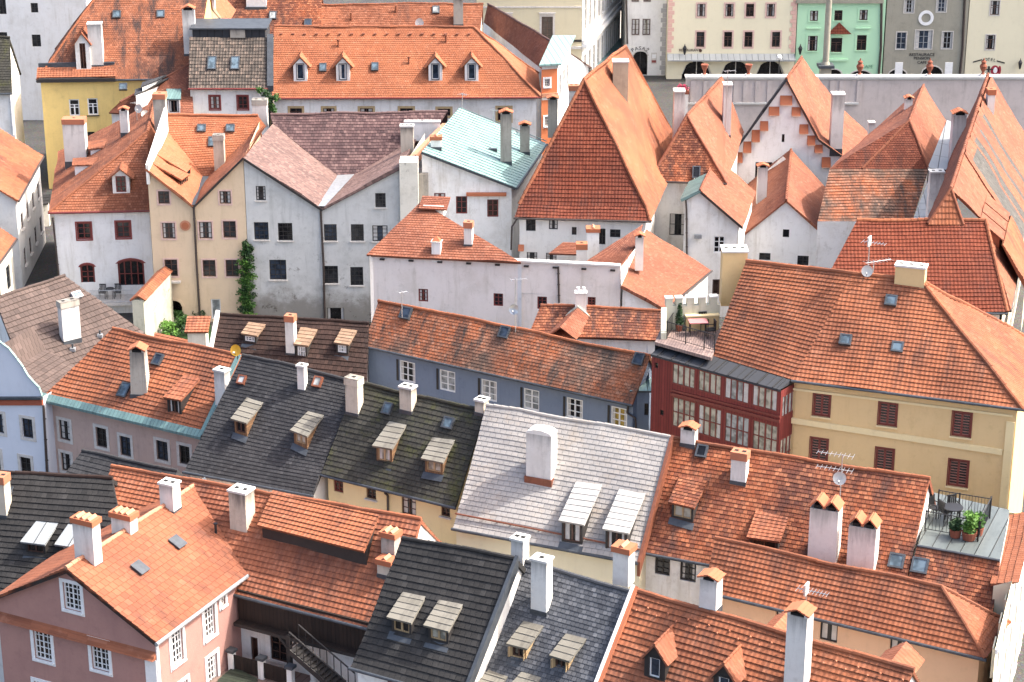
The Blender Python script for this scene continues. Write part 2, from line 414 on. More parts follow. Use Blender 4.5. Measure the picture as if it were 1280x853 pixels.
def window(parent, w, u0, u1, z0, z1, st, dep, name='window'):
    f = MB(); fr = M[st['frame']]; b = st.get('b', .065)
    if st.get('arch'):
        top = arc_top(u0, u1, z1, w.arch.get((u0, u1), .1)); g = MB(); q = st.get('sw', .12); ux = (u0 + u1) / 2
        for (a, c), (a2, c2) in zip(top, top[1:]):
            zc = z1 - w.arch.get((u0, u1), .1)
            def o_(x, z): 
                v = Vector((x - ux, z - zc + .05)); k = q / max(.05, v.length); return x + v.x * k, z + v.y * k
            f.prism([w.P(a, c, -.02), w.P(a2, c2, -.02), w.P(*o_(a2, c2), -.02), w.P(*o_(a, c), -.02)], w.n * .055, M[st.get('sur', 'stonesur')])
            f.prism([w.P(a, c, -dep), w.P(a2, c2, -dep), w.P(ux + (a2 - ux) * .9, c2 - b, -dep), w.P(ux + (a - ux) * .9, c - b, -dep)], w.n * .06, fr)
        zt = z1 - w.arch.get((u0, u1), .1)
        for k in range(1, st.get('nx', 2)):
            x = u0 + (u1 - u0) * k / st.get('nx', 2); f.box(w.P(x - .04, z0, -dep), w.a * .08, w.n * .05, Z * (z1 - z0 - .05), fr)
        for x in (u0, u1 - b): f.box(w.P(x, z0, -dep), w.a * b, w.n * .06, Z * (zt - z0), fr)
        for k in range(1, st.get('ny', 1)):
            f.box(w.P(u0 + b, z0 + (zt - z0) * k / st['ny'], -dep + .01), w.a * (u1 - u0 - 2 * b), w.n * .04, Z * .05, fr)
        o = f.build(name, parent)
        g.poly([w.P(x, z, -dep + .02) for x, z in [(u1, z0), (u0, z0)] + top], M[st['pane'] if isinstance(st['pane'], str) else st['pane'][0]])
        g.build('pane', o); return o
    def bar(a0, a1, c0, c1, o0, o1, mat):
        f.box(w.P(a0, c0, o0), w.a * (a1 - a0), w.n * (o1 - o0), Z * (c1 - c0), mat)
    for a0, a1, c0, c1 in ((u0, u1, z0, z0 + b), (u0, u1, z1 - b, z1), (u0, u0 + b, z0 + b, z1 - b), (u1 - b, u1, z0 + b, z1 - b)):
        bar(a0, a1, c0, c1, -dep, -dep + .07, fr)
    nx, ny = st.get('nx', 2), st.get('ny', 3); mw = st.get('mw', .035)
    trans = st.get('trans')
    for k in range(1, nx):
        x = u0 + (u1 - u0) * k / nx; q = mw * (1.8 if (nx % 2 == 0 and k == nx // 2) else 1)
        bar(x - q / 2, x + q / 2, z0 + b, (z0 + (z1 - z0) * trans) if trans else z1 - b, -dep + .004, -dep + .06, fr)
    for k in range(1, ny):
        zz = z0 + (z1 - z0) * k / ny
        if trans and zz > z0 + (z1 - z0) * trans: continue
        bar(u0 + b, u1 - b, zz - mw / 2, zz + mw / 2, -dep + .008, -dep + .055, fr)
    if trans:
        zz = z0 + (z1 - z0) * trans; bar(u0 + b, u1 - b, zz - .03, zz + .03, -dep + .01, -dep + .065, fr)
    if st.get('sur'):
        sm = M[st['sur']]; q = st.get('sw', .13); o = .035
        for a0, a1, c0, c1 in ((u0 - q, u1 + q, z1, z1 + q), (u0 - q, u1 + q, z0 - q, z0), (u0 - q, u0, z0, z1), (u1, u1 + q, z0, z1)):
            bar(a0, a1, c0, c1, -.02, o, sm)
    if st.get('sill'):
        bar(u0 - .08, u1 + .08, z0 - .07, z0 - .002, -.05, .12, M[st['sill']])
    if st.get('hood'):
        bar(u0 - .25, u1 + .25, z1 + .28, z1 + .42, -.02, .22, M[st['hood']])
        bar(u0 - .15, u1 + .15, z1 + .14, z1 + .28, -.02, .1, M[st['hood']])
    if st.get('shut'):
        for (a0, a1) in ((u0 + .08, (u0 + u1) / 2 - .03), ((u0 + u1) / 2 + .03, u1 - .08)):
            k = int((z1 - z0) / .15)
            for i in range(k):
                zz = z0 + .1 + i * .15
                if zz > z1 - .12: break
                bar(a0, a1, zz, zz + .05, -dep + .01, -dep + .05, M[st['shut']])
    if st.get('leaf'):   # dark shutter leaf; the narrow strip also stands in for reveal shade
        bar(u0 - .17, u0 - .04, z0, z1, .0, .04, M[st['leaf']])
    o = f.build(name, parent)
    g = MB(); gm = st['pane']
    if isinstance(gm, (list, tuple)): gm = random.choice(gm)
    g.poly([w.P(u0 + b * .5, z0 + b * .5, -dep + .02), w.P(u1 - b * .5, z0 + b * .5, -dep + .02), w.P(u1 - b * .5, z1 - b * .5, -dep + .02), w.P(u0 + b * .5, z1 - b * .5, -dep + .02)], M[gm])
    if not st.get('cur') and not st.get('shut') and (u1 - u0) > .5 and random.random() < .3: st['cur'] = random.choice([.14, .2, .26])
    if st.get('cur'):   # curtain halves just inside the glass
        cw = (u1 - u0) * st['cur']
        for a0 in (u0 + b, u1 - b - cw):
            g.box(w.P(a0, z0 + b, -dep + .022), w.a * cw, w.n * .006, Z * (z1 - z0 - 2 * b), M['curtain'])
    g.build('pane', o)
    return o

# ---------------------------------------------------------------- roof furniture
def shed(h, pl, fl, fr, ur, ul, mat, front='timber', st='dormer', s2=None, course=.33, step=.03, nwin=1, inset=.12, over=.22, name='dormer', shutters=False, open_=False):
    """dormer with a single slope: front edge fl-fr and the line ul-ur where its roof meets the main slope (photo points)"""
    UL, UR = pl.hit(*ul), pl.hit(*ur)
    s2 = pl.deg - 24 if s2 is None else s2
    mid = (UL + UR) / 2
    dp = Plane(mid, mid + pl.d, s2)
    FL, FR = dp.hit(*fl), dp.hit(*fr)
    d = flat(FR - FL); n = pl.n
    root = MB(); fm = M[front]
    a = FL + d * inset + n * over; b = FR - d * inset + n * over
    top = -.10
    def drop(p): return Vector((p.x, p.y, pl.z(p) - .02))
    a1, b1 = Vector((a.x, a.y, dp.z(a) + top)), Vector((b.x, b.y, dp.z(b) + top))
    a0, b0 = drop(a), drop(b)
    hgt = a1.z - a0.z
    if hgt < .25: print('low dormer', h.e['label'], round(hgt, 2))
    W = Wall([a1, b1], min(a0.z, b0.z) - .05, fm)
    wu = W.len
    z0, z1 = max(a0.z, b0.z) + .10, min(a1.z, b1.z) - .05
    holes = []
    if z1 - z0 > .15:
        g = .1
        for k in range(nwin):
            x0 = g + (wu - g) * k / nwin; x1 = (wu - g) * (k + 1) / nwin
            W.holes.append((x0, x1, z0, z1, .1)); holes.append((x0, x1))
    W.emit(root)
    for p0, p1, q in ((a0, a1, UL + d * inset), (b0, b1, UR - d * inset)):
        root.uvpoly([p0, p1, Vector((q.x, q.y, pl.z(q)))], fm)
    # lead apron in front
    if nwin: root.poly([a0 - d * .08 + pl.N * .03, b0 + d * .08 + pl.N * .03, b0 + d * .08 - pl.up * .35 + pl.N * .06, a0 - d * .08 - pl.up * .35 + pl.N * .06], M['lead'])
    if shutters:
        x0, x1 = holes[0][0], holes[-1][1]; q = (x1 - x0) * .42
        sm = M[shutters]
        for x, s in ((x0, -1), (x1, 1)):
            p = W.P(x, z0, 0.02); dirv = (W.a * (s * .35) + W.n * .94) * q
            root.box(p, dirv, W.a * .04 * s, Z * (z1 - z0), sm)
    o = root.build(name, h.e)
    r = MB(); patch(r, FL, FR, UR, UL, mat, course, step, .09, .008)
    r.build('dormer_roof', o)
    for (x0, x1) in holes:
        window(o, W, x0, x1, z0, z1, dict(STY[st]), .1, 'dormer_window')
    return o

def gdorm(h, pl, x, y, pw, yw, ya, mat, front='white', st='dormer', over=.22, ov=.16, course=.2, step=.03, nose=0.0, name='dormer', ridge_mat=None, wfrac=.5, curve=False, trim=None):
    """gabled dormer: base centre (x,y), width pw, wall top yw, apex ya in the photo"""
    P0 = pl.hit(x, y); s = ppm(P0); d, n = pl.d, pl.n
    wdt = pw / s / max(.5, abs(d.dot(Vector((1, 0, 0)))))
    zt = hit(x, yw, P0, n).z; za = hit(x, ya, P0, n).z
    A0, B0 = P0 - d * wdt / 2, P0 + d * wdt / 2
    mb = MB(); fm = M[front]
    A1 = Vector((A0.x, A0.y, zt)); B1 = Vector((B0.x, B0.y, zt)); T = Vector((P0.x, P0.y, za))
    W = Wall([A1, T, B1], P0.z - .1, fm)
    ww = wdt * wfrac
    wz1 = zt - .02 if not curve else zt + .1; wz0 = P0.z + .12
    if wz1 - wz0 > .2: W.holes.append(((wdt - ww) / 2, (wdt + ww) / 2, wz0, wz1, .1))
    W.emit(mb)
    def back(p): # go along n until the main slope
        k = (p.z - pl.z(p)) / pl.t; return p + n * max(k, .01)
    for p0, p1 in ((A0, A1), (B0, B1)):
        mb.uvpoly([p0, p1, back(p1)], fm)
    if trim:
        for p, q in ((A1, T), (B1, T)):
            e = (q - p); mb.box(p - n * .06 - Z * .12 - e * .12, e * 1.12, n * .05, Z * .16, M[trim])
    o = mb.build(name, h.e)
    r = MB(); tl = (za - zt) / (wdt / 2)
    for sg, E in ((-1, A1), (1, B1)):
        F1 = E + d * (sg * ov) - Z * (ov * tl) - n * over; Tf = T - n * over
        Bk = back(Vector((F1.x, F1.y, F1.z))); Tb = back(T)
        F1 = F1 + Z * .05; Tf2 = Tf + Z * .05; Bk = Bk + Z * .03; Tb2 = Tb + Z * .03
        if sg < 0: patch(r, Bk, F1, Tf2, Tb2, mat, course, step, .07, .006)
        else: patch(r, F1, Bk, Tb2, Tf2, mat, course, step, .07, .006)
    ridge(r, T - n * over + Z * .06, back(T) + Z * .04, ridge_mat or mat, .07, .3)
    r.build('dormer_roof', o)
    if W.holes: window(o, W, *W.holes[0][:4], dict(STY[st]), .1, 'dormer_window')
    return o

def chim(h, base, x, y, pw, ytop, dep=.6, mat='chimney', cap='slab', rot=0.0, pl=None, pots=2, band=None, capmat=None, taper=1.0, flash=True, label=None):
    """chimney stack: front foot at photo point (x,y) on the slope, pw wide, top at ytop"""
    if isinstance(base, Plane): P0 = base.hit(x, y); d, n = base.d, base.n
    else: P0 = base; d, n = Vector((1, 0, 0)), Vector((0, 1, 0))
    if pl: d, n = pl.d, pl.n
    if rot:
        c, s_ = math.cos(math.radians(rot)), math.sin(math.radians(rot))
        d = Vector((d.x * c - d.y * s_, d.x * s_ + d.y * c, 0)); n = Vector((-d.y, d.x, 0))
    s = ppm(P0); wdt = pw / s / max(.55, abs(d.x))
    zt = hit(x, ytop, P0, Vector((0, 1, 0))).z
    ctr = P0 + n * (dep / 2)
    mb = MB(); m = M[mat]
    z0 = P0.z - .5
    capm = M[capmat] if capmat else M['tcap']
    body_top = zt
    if cap == 'gable': body_top = zt - max(.3, wdt * .42)
    elif cap == 'twin': body_top = zt - .42
    elif cap == 'pots': body_top = zt - .35
    elif cap == 'slab': body_top = zt - .1
    elif cap == 'tiles': body_top = zt - .22
    if taper != 1.0:
        q = [ctr + d * (sx * wdt / 2) + n * (sy * dep / 2) for sx, sy in ((-1, -1), (1, -1), (1, 1), (-1, 1))]
        lo = [Vector((p.x, p.y, z0)) for p in q]; hi = [Vector((ctr.x + (p.x - ctr.x) * taper, ctr.y + (p.y - ctr.y) * taper, body_top)) for p in q]
        for k in range(4):
            j = (k + 1) % 4; mb.uvpoly([lo[k], lo[j], hi[j], hi[k]], m)
        mb.poly(hi, m)
    else:
        mb.cbox(ctr, d, n, wdt, dep, z0, body_top, m)
    if band:
        mb.cbox(ctr, d, n, wdt + .08, dep + .08, body_top - band, body_top - .002, capm)
    if flash:
        fo = P0 - n * .05
        mb.cbox(ctr, d, n, wdt + .05, dep + .05, P0.z - .4, P0.z + .16, M['lead'])
    o = mb.build('chimney', h.e)
    k = MB(); tz = body_top; wt, dt = wdt * taper, dep * taper
    if cap == 'slab':
        k.cbox(ctr, d, n, wt + .1, dt + .1, tz, tz + .1, M['slab'])
        for i in range(pots):
            c2 = ctr + d * ((i + .5) / pots - .5) * wt
            k.cbox(c2, d, n, .2, .2, tz + .1, tz + .112, M['hole'])
    elif cap == 'gable':
        for sx in (-1, 1):
            e = ctr + d * (sx * (wt / 2 - .06)); k.cbox(e, d, n, .12, dt, tz, tz + .14, m)
        k.cbox(ctr, d, n, wt - .24, dt - .1, tz, tz + .1, M['hole'])
        hh = zt - tz - .14
        for sg in (-1, 1):
            E = ctr + d * (sg * (wt / 2 + .1)); E = Vector((E.x, E.y, tz + .12)); T = Vector((ctr.x, ctr.y, zt))
            f0, f1 = E - n * (dt / 2 + .08), E + n * (dt / 2 + .08); t0, t1 = T - n * (dt / 2 + .08), T + n * (dt / 2 + .08)
            if sg < 0: patch(k, f1, f0, t0, t1, capm, .17, .025, .05, 0)
            else: patch(k, f0, f1, t1, t0, capm, .17, .025, .05, 0)
    elif cap == 'twin':       # row of little tiled gables, open between
        N_ = pots
        for i in range(N_):
            c2 = ctr + d * ((i + .5) / N_ - .5) * wt; hw = wt / N_ / 2 + .03
            k.cbox(c2, d, n, hw * .9, dt - .08, tz, tz + .16, M['hole'])
            for sg in (-1, 1):
                E = c2 + d * (sg * hw); E = Vector((E.x, E.y, tz + .06)); T = Vector((c2.x, c2.y, zt))
                f0, f1 = E - n * (dt / 2 + .06), E + n * (dt / 2 + .06); t0, t1 = T - n * (dt / 2 + .06), T + n * (dt / 2 + .06)
                off = d * (sg * .04)
                k.prism([f0, f1, t1, t0], Z * .05 + off, capm)
    elif cap == 'pots':
        k.cbox(ctr, d, n, wt + .08, dt + .08, tz, tz + .08, M['slab'])
        for i in range(pots):
            c2 = ctr + d * ((i + .5) / pots - .5) * wt
            k.lathe(Vector((c2.x, c2.y, tz + .08)), [(.1, 0), (.085, .14), (.1, .27)], capm, 10)
    elif cap == 'tiles':      # band of red tiles with upright pieces
        k.cbox(ctr, d, n, wt + .14, dt + .14, tz - .2, tz + .05, capm)
        for i in range(pots):
            c2 = ctr + d * ((i + .5) / pots - .5) * (wt * .9)
            k.prism([Vector((c2.x, c2.y, tz + .06)) - d * .12 - n * dt / 2, Vector((c2.x, c2.y, tz + .06)) + d * .12 - n * dt / 2, Vector((c2.x, c2.y, tz + .17)) - n * dt / 2], n * dt, M['tcaplight'])
    elif cap == 'cone':
        k.cbox(ctr, d, n, wt + .1, dt + .1, tz, tz + .08, M['slab'])
        b = [Vector((ctr.x, ctr.y, tz + .08)) + d * (sx * wt / 2) + n * (sy * dt / 2) for sx, sy in ((-1, -1), (1, -1), (1, 1), (-1, 1))]
        t = Vector((ctr.x, ctr.y, tz + .08 + wt * .6))
        for i in range(4): k.poly([b[i], b[(i + 1) % 4], t], capm)
    elif cap == 'brick':
        k.cbox(ctr, d, n, wt + .08, dt + .08, tz - .35, tz + .03, capm)
        for i in range(pots):
            c2 = ctr + d * ((i + .5) / pots - .5) * wt; k.cbox(c2, d, n, .18, .18, tz + .03, tz + .042, M['hole'])
    if k.f: k.build('chimney_cap', o)
    if label: o['label'] = label
    return o

def skylight(h, pl, x, y, pw, ph, fr='lead', pane='skyglass', rise=.17):
    P = pl.hit(x, y); s = ppm(P); v = (P - CAM).normalized()
    w = pw / s / max(.5, abs(pl.d.x)); hh = min(1.5, ph / s / max(.35, abs(v.dot(pl.N))))
    o = P - pl.d * w / 2 - pl.up * hh / 2; mb = MB(); b = .08; f = M[fr]
    for a0, a1, c0, c1 in ((0, w, 0, b), (0, w, hh - b, hh), (0, b, b, hh - b), (w - b, w, b, hh - b)):
        mb.box(o + pl.d * a0 + pl.up * c0 - pl.N * .1, pl.d * (a1 - a0), pl.up * (c1 - c0), pl.N * (rise + .1), f)
    k = mb.build('skylight', h.e); g = MB()
    z = pl.N * (rise - .03)
    g.poly([o + pl.d * b + pl.up * b + z, o + pl.d * (w - b) + pl.up * b + z, o + pl.d * (w - b) + pl.up * (hh - b) + z, o + pl.d * b + pl.up * (hh - b) + z], M[pane])
    g.build('pane', k); return k

def gable_house(name, label, A, B, z, deg, D, C, wallm, roofm, hipR=False, hipL=False, over=.35, course=.33, step=.045, rm=None, backrun=None, z0=-.5, zB=None, gut='lead', rr=.13, cat='house', group='town houses with tiled roofs', rtiles=True, sideover=.12, backmat=None):
    """house seen towards its long side: eave A-B, ridge D-C as photo points"""
    a, b = U(*A, z), U(*B, z if zB is None else zB)
    pl = Plane(a, b, deg)
    dd, cc = pl.hit(*D), pl.hit(*C)
    zr = (dd.z + cc.z) / 2
    h = House(name, label, Vector(((a.x + b.x) / 2, (a.y + b.y) / 2, 0)), cat, group)
    h.pl = pl; h.rid = (dd, cc); h.eave = (a, b)
    d, n = pl.d, pl.n
    rl, rr_ = (dd - a).dot(n), (cc - b).dot(n)
    br = backrun
    def bk(r, p):
        run = br if br is not None else (r - p).dot(n); return Vector((r.x, r.y, 0)) + n * run + Z * (r.z - run * pl.t)
    ba, bb = bk(dd, a), bk(cc, b)
    if hipR: bb = b + n * (rr_ + (br or rr_)); bb.z = b.z
    if hipL: ba = a + n * (rl + (br or rl)); ba.z = a.z
    rmat = M[roofm]; rg = M[rm] if rm else rmat
    h.ba, h.bb = ba, bb
    patch(h.roof, a, b, cc, dd, rmat, course, step)
    patch(h.roof, bb, ba, dd, cc, M[backmat] if backmat else rmat, course, step)
    if hipR: patch(h.roof, b, bb, cc, cc, rmat, course, step)
    if hipL: patch(h.roof, ba, a, dd, dd, rmat, course, step)
    if rtiles:
        ridge(h.roof, dd, cc, rg, rr)
        if hipR: ridge(h.roof, b, cc, rg, rr); ridge(h.roof, bb, cc, rg, rr)
        if hipL: ridge(h.roof, a, dd, rg, rr); ridge(h.roof, ba, dd, rg, rr)
    # walls
    i = sideover
    wa, wb = a + d * i + n * over, b - d * i + n * over
    wba, wbb = ba + d * i - n * over, bb - d * i - n * over
    if hipR: wb = b - d * over + n * over; wbb = bb - d * over - n * over
    if hipL: wa = a + d * over + n * over; wba = ba + d * over - n * over
    dz = Z * .14
    lift = Z * (over * pl.t)
    wa, wb, wba, wbb = wa + lift - dz, wb + lift - dz, wba + lift - dz, wbb + lift - dz
    if hipL or hipR:
        if hipR: wb.z = wbb.z = b.z + over * pl.t - .14
    h.wf = h.wall([wa, wb], M[wallm], z0)
    t = dz + Z * .02
    if not hipR: q = cc - d * i - t; h.wall([q, wbb], M[wallm], z0); wb_ = [wb, q]
    h.wr = h.wall([wb, wbb] if hipR else wb_, M[wallm], z0)
    h.wb = h.wall([wbb, wba], M[wallm], z0)
    if not hipL: q = dd + d * i - t; h.wall([wba, q], M[wallm], z0); wa_ = [q, wa]
    h.wl = h.wall([wba, wa] if hipL else wa_, M[wallm], z0)
    if gut: h.gutter(a, b, mat=M[gut])
    return h
# ---------------------------------------------------------------- materials of the town
M = {}
T = lambda k, *a, **kw: M.__setitem__(k, tile('roof_' + k, *a, seed=len(M) * 1.0, **kw))
OR, DK, LT = (.335, .118, .058), (.13, .05, .033), (.40, .18, .11)
T('orange', OR, DK, LT, .22, .25, 'pan', stain=.6, groove=.1, tone=.5, patch=.32)
T('orangeplain', (.325, .116, .06), DK, LT, .18, .17, 'plain', stain=.6, patch=.6, tone=.5)
T('fresh', (.38, .135, .066), (.21, .075, .044), (.46, .215, .13), .19, .2, 'plain', stain=.18, patch=.35, tone=.3)
T('pink', (.29, .108, .062), (.165, .062, .042), (.36, .165, .11), .2, .2, 'plain', stain=.55, patch=.5, tone=.5)
T('old', (.29, .09, .045), (.10, .042, .03), (.50, .19, .10), .19, .18, 'plain', stain=.6, patch=.9, tone=.6)
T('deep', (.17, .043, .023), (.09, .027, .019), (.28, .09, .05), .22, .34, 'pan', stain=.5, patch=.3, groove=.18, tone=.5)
T('rust', (.25, .092, .056), (.11, .046, .036), (.36, .165, .105), .2, .2, 'plain', stain=.5, patch=.5)
T('mottle', (.35, .112, .05), (.105, .075, .06), (.40, .22, .15), .2, .19, 'plain', stain=1.0, patch=.65, tone=.95, big=.3, smask=(.25, .45))
T('pinkflat', (.30, .107, .058), (.17, .062, .04), (.36, .155, .095), .34, .34, 'slate', stain=.7, patch=.34, groove=.45, tone=.5)
T('brown', (.115, .085, .075), (.055, .043, .04), (.17, .125, .11), .3, .38, 'slate', stain=.3, patch=.45)
T('darkbrown', (.05, .03, .025), (.02, .014, .013), (.085, .05, .04), .24, .33, 'slate', stain=.3, patch=.5)
T('purple', (.115, .068, .068), (.045, .03, .034), (.23, .15, .14), .24, .26, 'slate', stain=.3, patch=.9)
T('rosy', (.20, .125, .11), (.09, .06, .058), (.33, .23, .2), .2, .2, 'plain', stain=.4, patch=.7)
T('slate', (.046, .046, .049), (.02, .02, .022), (.085, .084, .087), .19, .2, 'plain', stain=.5, patch=.55, groove=.35)
T('moss', (.052, .05, .042), (.02, .02, .018), (.085, .082, .07), .26, .26, 'slate', stain=.5, patch=.4, moss=(.07, .075, .022), mossamt=.6, groove=.4)
T('black', (.034, .033, .033), (.015, .015, .016), (.075, .072, .07), .26, .3, 'slate', stain=.4, patch=.3, groove=.2)
T('bluegrey', (.09, .096, .108), (.04, .043, .052), (.2, .205, .22), .2, .2, 'plain', stain=.3, patch=.8, groove=.5)
T('lightgrey', (.36, .34, .32), (.21, .2, .2), (.46, .43, .40), .3, .25, 'slate', stain=.4, patch=.22, groove=.18, moss=(.33, .24, .15), mossamt=.3)
T('greytile', (.11, .092, .078), (.05, .042, .038), (.27, .2, .16), .24, .3, 'pan', stain=.3, patch=1.0)
T('slats', (.19, .178, .15), (.09, .083, .07), (.28, .265, .23), 3.1, .3, 'slate', stain=.7, patch=.6, groove=.1)
T('whiteslats', (.42, .41, .39), (.25, .25, .25), (.58, .57, .55), 3.1, .26, 'slate', stain=.3, patch=.3, groove=.15)
T('brownslats', (.25, .165, .11), (.18, .12, .085), (.46, .33, .24), .5, .28, 'slate', stain=.35, patch=.5, groove=.2)
T('greypatch', (.105, .1, .092), (.05, .05, .048), (.17, .16, .15), .2, .2, 'plain', stain=.4, patch=.5)
T('ember', (.29, .088, .04), (.10, .04, .03), (.46, .19, .10), .2, .2, 'plain', stain=.95, patch=.95, tone=.85, big=.34, smask=(.3, .5))
T('terra', (.325, .115, .06), (.18, .066, .042), (.45, .205, .13), .24, .26, 'pan', stain=.6, patch=.35, groove=.14, tone=.55)
P = lambda k, *a, **kw: M.__setitem__(k, plaster('wall_' + k, *a, **kw))
P('white', (.80, .785, .75), (.46, .42, .35), amt=.5, streak=.65)
P('bluewhite', (.79, .785, .77), (.5, .47, .42), amt=.4, streak=.55)
P('whiteold', (.73, .71, .67), (.40, .37, .33), amt=.35, streak=.4)
P('lilac', (.74, .68, .63), (.5, .45, .38), amt=.45, streak=.6)
P('greywall', (.55, .55, .53), (.33, .33, .31), amt=.55, streak=.6, spots=1.0, lowgrime=8.0, spotcol=(.09, .08, .065))
P('beige', (.66, .51, .35), (.43, .32, .2), amt=.3, streak=.3)
P('peach', (.68, .44, .28), (.5, .33, .22), amt=.25, streak=.22)
P('yellow', (.80, .585, .22), (.45, .32, .13), amt=.3, streak=.3)
P('ochre', (.66, .48, .25), (.5, .34, .16), amt=.3, streak=.35)
P('cream', (.75, .62, .36), (.55, .45, .28), amt=.25, streak=.3)
P('palecream', (.72, .66, .48), (.56, .5, .36), amt=.18, streak=.2)
P('stonecream', (.62, .55, .38), (.45, .39, .27), amt=.22, streak=.2)
P('taupe', (.50, .36, .30), (.3, .22, .19), amt=.35, streak=.35)
P('brickpink', (.39, .215, .18), (.25, .13, .12), amt=.4, streak=.2, bump=.6)
P('blue', (.18, .22, .29), (.11, .14, .2), amt=.3, streak=.35)
P('paleblue', (.64, .665, .72), amt=.15, streak=.15)
P('mint', (.44, .68, .45), (.33, .55, .36), amt=.16, streak=.16)
P('greystone', (.32, .30, .24), (.2, .19, .155), amt=.5, streak=.4)
P('coral', (.62, .2, .085), (.45, .15, .07), amt=.2, streak=.2)
P('chimney', (.68, .66, .62), (.38, .355, .32), amt=.38, streak=.5, soot=.6)
P('chimgrey', (.40, .37, .32), (.2, .18, .155), amt=.55, streak=.7, soot=.9)
P('chimcream', (.54, .48, .39), (.32, .28, .22), amt=.45, streak=.6, soot=.9)
P('parapet', (.53, .46, .43), (.34, .29, .265), amt=.5, streak=.7)
P('mossy', (.50, .49, .40), (.2, .21, .14), amt=.5, streak=.6, spots=.7, spotcol=(.09, .1, .05))
P('stained', (.66, .63, .55), (.36, .34, .27), amt=.5, streak=.5, spots=.6, spotcol=(.12, .12, .1))
P('slab', (.58, .57, .54), amt=.4)
P('tcap', (.38, .13, .065), (.3, .11, .06), amt=.35)
P('tcaplight', (.46, .22, .135), (.32, .14, .08), amt=.3)
P('brickcap', (.42, .16, .09), (.24, .1, .06), amt=.4, bump=.6)
P('redtrim', (.36, .1, .055), amt=.3)
P('quoin', (.66, .42, .35), amt=.25)
P('quoingrey', (.4, .39, .38), amt=.3)
P('sandstone', (.45, .37, .27), (.25, .2, .15), amt=.5, streak=.4)
P('pot', (.22, .07, .042), amt=.3)
Q = lambda k, *a, **kw: M.__setitem__(k, plain(k, *a, **kw))
Q('lead', (.075, .085, .098), .55, .3, .25, 2.0)
Q('zinc', (.42, .44, .46), .4, .5, .2)
Q('pipe', (.06, .045, .04), .5)
Q('whitepipe', (.7, .7, .7), .5)
Q('copper', (.23, .085, .05), .5, .3, .2)
Q('iron', (.022, .022, .025), .5)
Q('alu', (.55, .55, .55), .35, .7)
Q('hole', (.012, .012, .012), .9)
Q('red', (.17, .034, .028), .5)
Q('redlight', (.25, .05, .045), .5)
Q('brown', (.085, .04, .028), .55) if 'brownw' in M else None
M['brownwood'] = plain('brown_wood', (.085, .042, .03), .55)
M['blackwood'] = plain('black_wood', (.03, .027, .026), .6)
M['greenwood'] = plain('green_wood', (.05, .07, .06), .6)
M['timber'] = planks('timber', (.20, .115, .06), (.10, .055, .03), .12)
M['palewood'] = planks('pale_wood', (.46, .33, .18), (.3, .2, .11), .1)
M['darkplank'] = planks('dark_plank', (.028, .018, .014), (.012, .009, .008), .2)
M['redplank'] = planks('red_plank', (.19, .034, .03), (.11, .02, .018), .17)
M['deck'] = planks('deck', (.26, .19, .17), (.17, .12, .11), .16)
Q('whitepaint', (.78, .78, .77), .5, 0, .08)
Q('creampaint', (.72, .62, .46), .6, 0, .1)
Q('curtain', (.55, .53, .5), .9)
Q('stonesur', (.62, .58, .53), .8)
Q('pinksur', (.66, .46, .40), .8)
Q('ochsur', (.50, .37, .2), .8)
M['teal'] = seams('teal_sheet', (.23, .345, .325), (.165, .27, .26), .5)
M['tealdark'] = seams('teal_gutter_sheet', (.15, .25, .24), (.06, .11, .11), .22, stain=.8)
M['deckmetal'] = seams('terrace_sheet', (.105, .122, .12), (.055, .068, .068), .62, stain=.9)
M['darksheet'] = seams('dark_sheet', (.028, .031, .038), (.016, .018, .022), .6, rough=.75)
M['greysheet'] = seams('grey_sheet', (.36, .38, .38), (.25, .27, .28), .6, stain=.7)
M['silversheet'] = seams('silver_sheet', (.26, .28, .29), (.16, .18, .19), .7, stain=.5)
G = lambda k, c, r=.08: M.__setitem__(k, glass(k, c, r))
G('gdark', (.012, .012, .014)); G('gblue', (.035, .05, .075)); G('ggrey', (.04, .042, .045)); G('gpale', (.36, .38, .38), .2); G('gbrown', (.045, .025, .02))  # the blue glass has a sky reflection put into its colour
G('gwarm', (.42, .40, .33), .25); G('skyglass', (.12, .17, .21), .15); G('gyellow', (.38, .27, .06), .2)

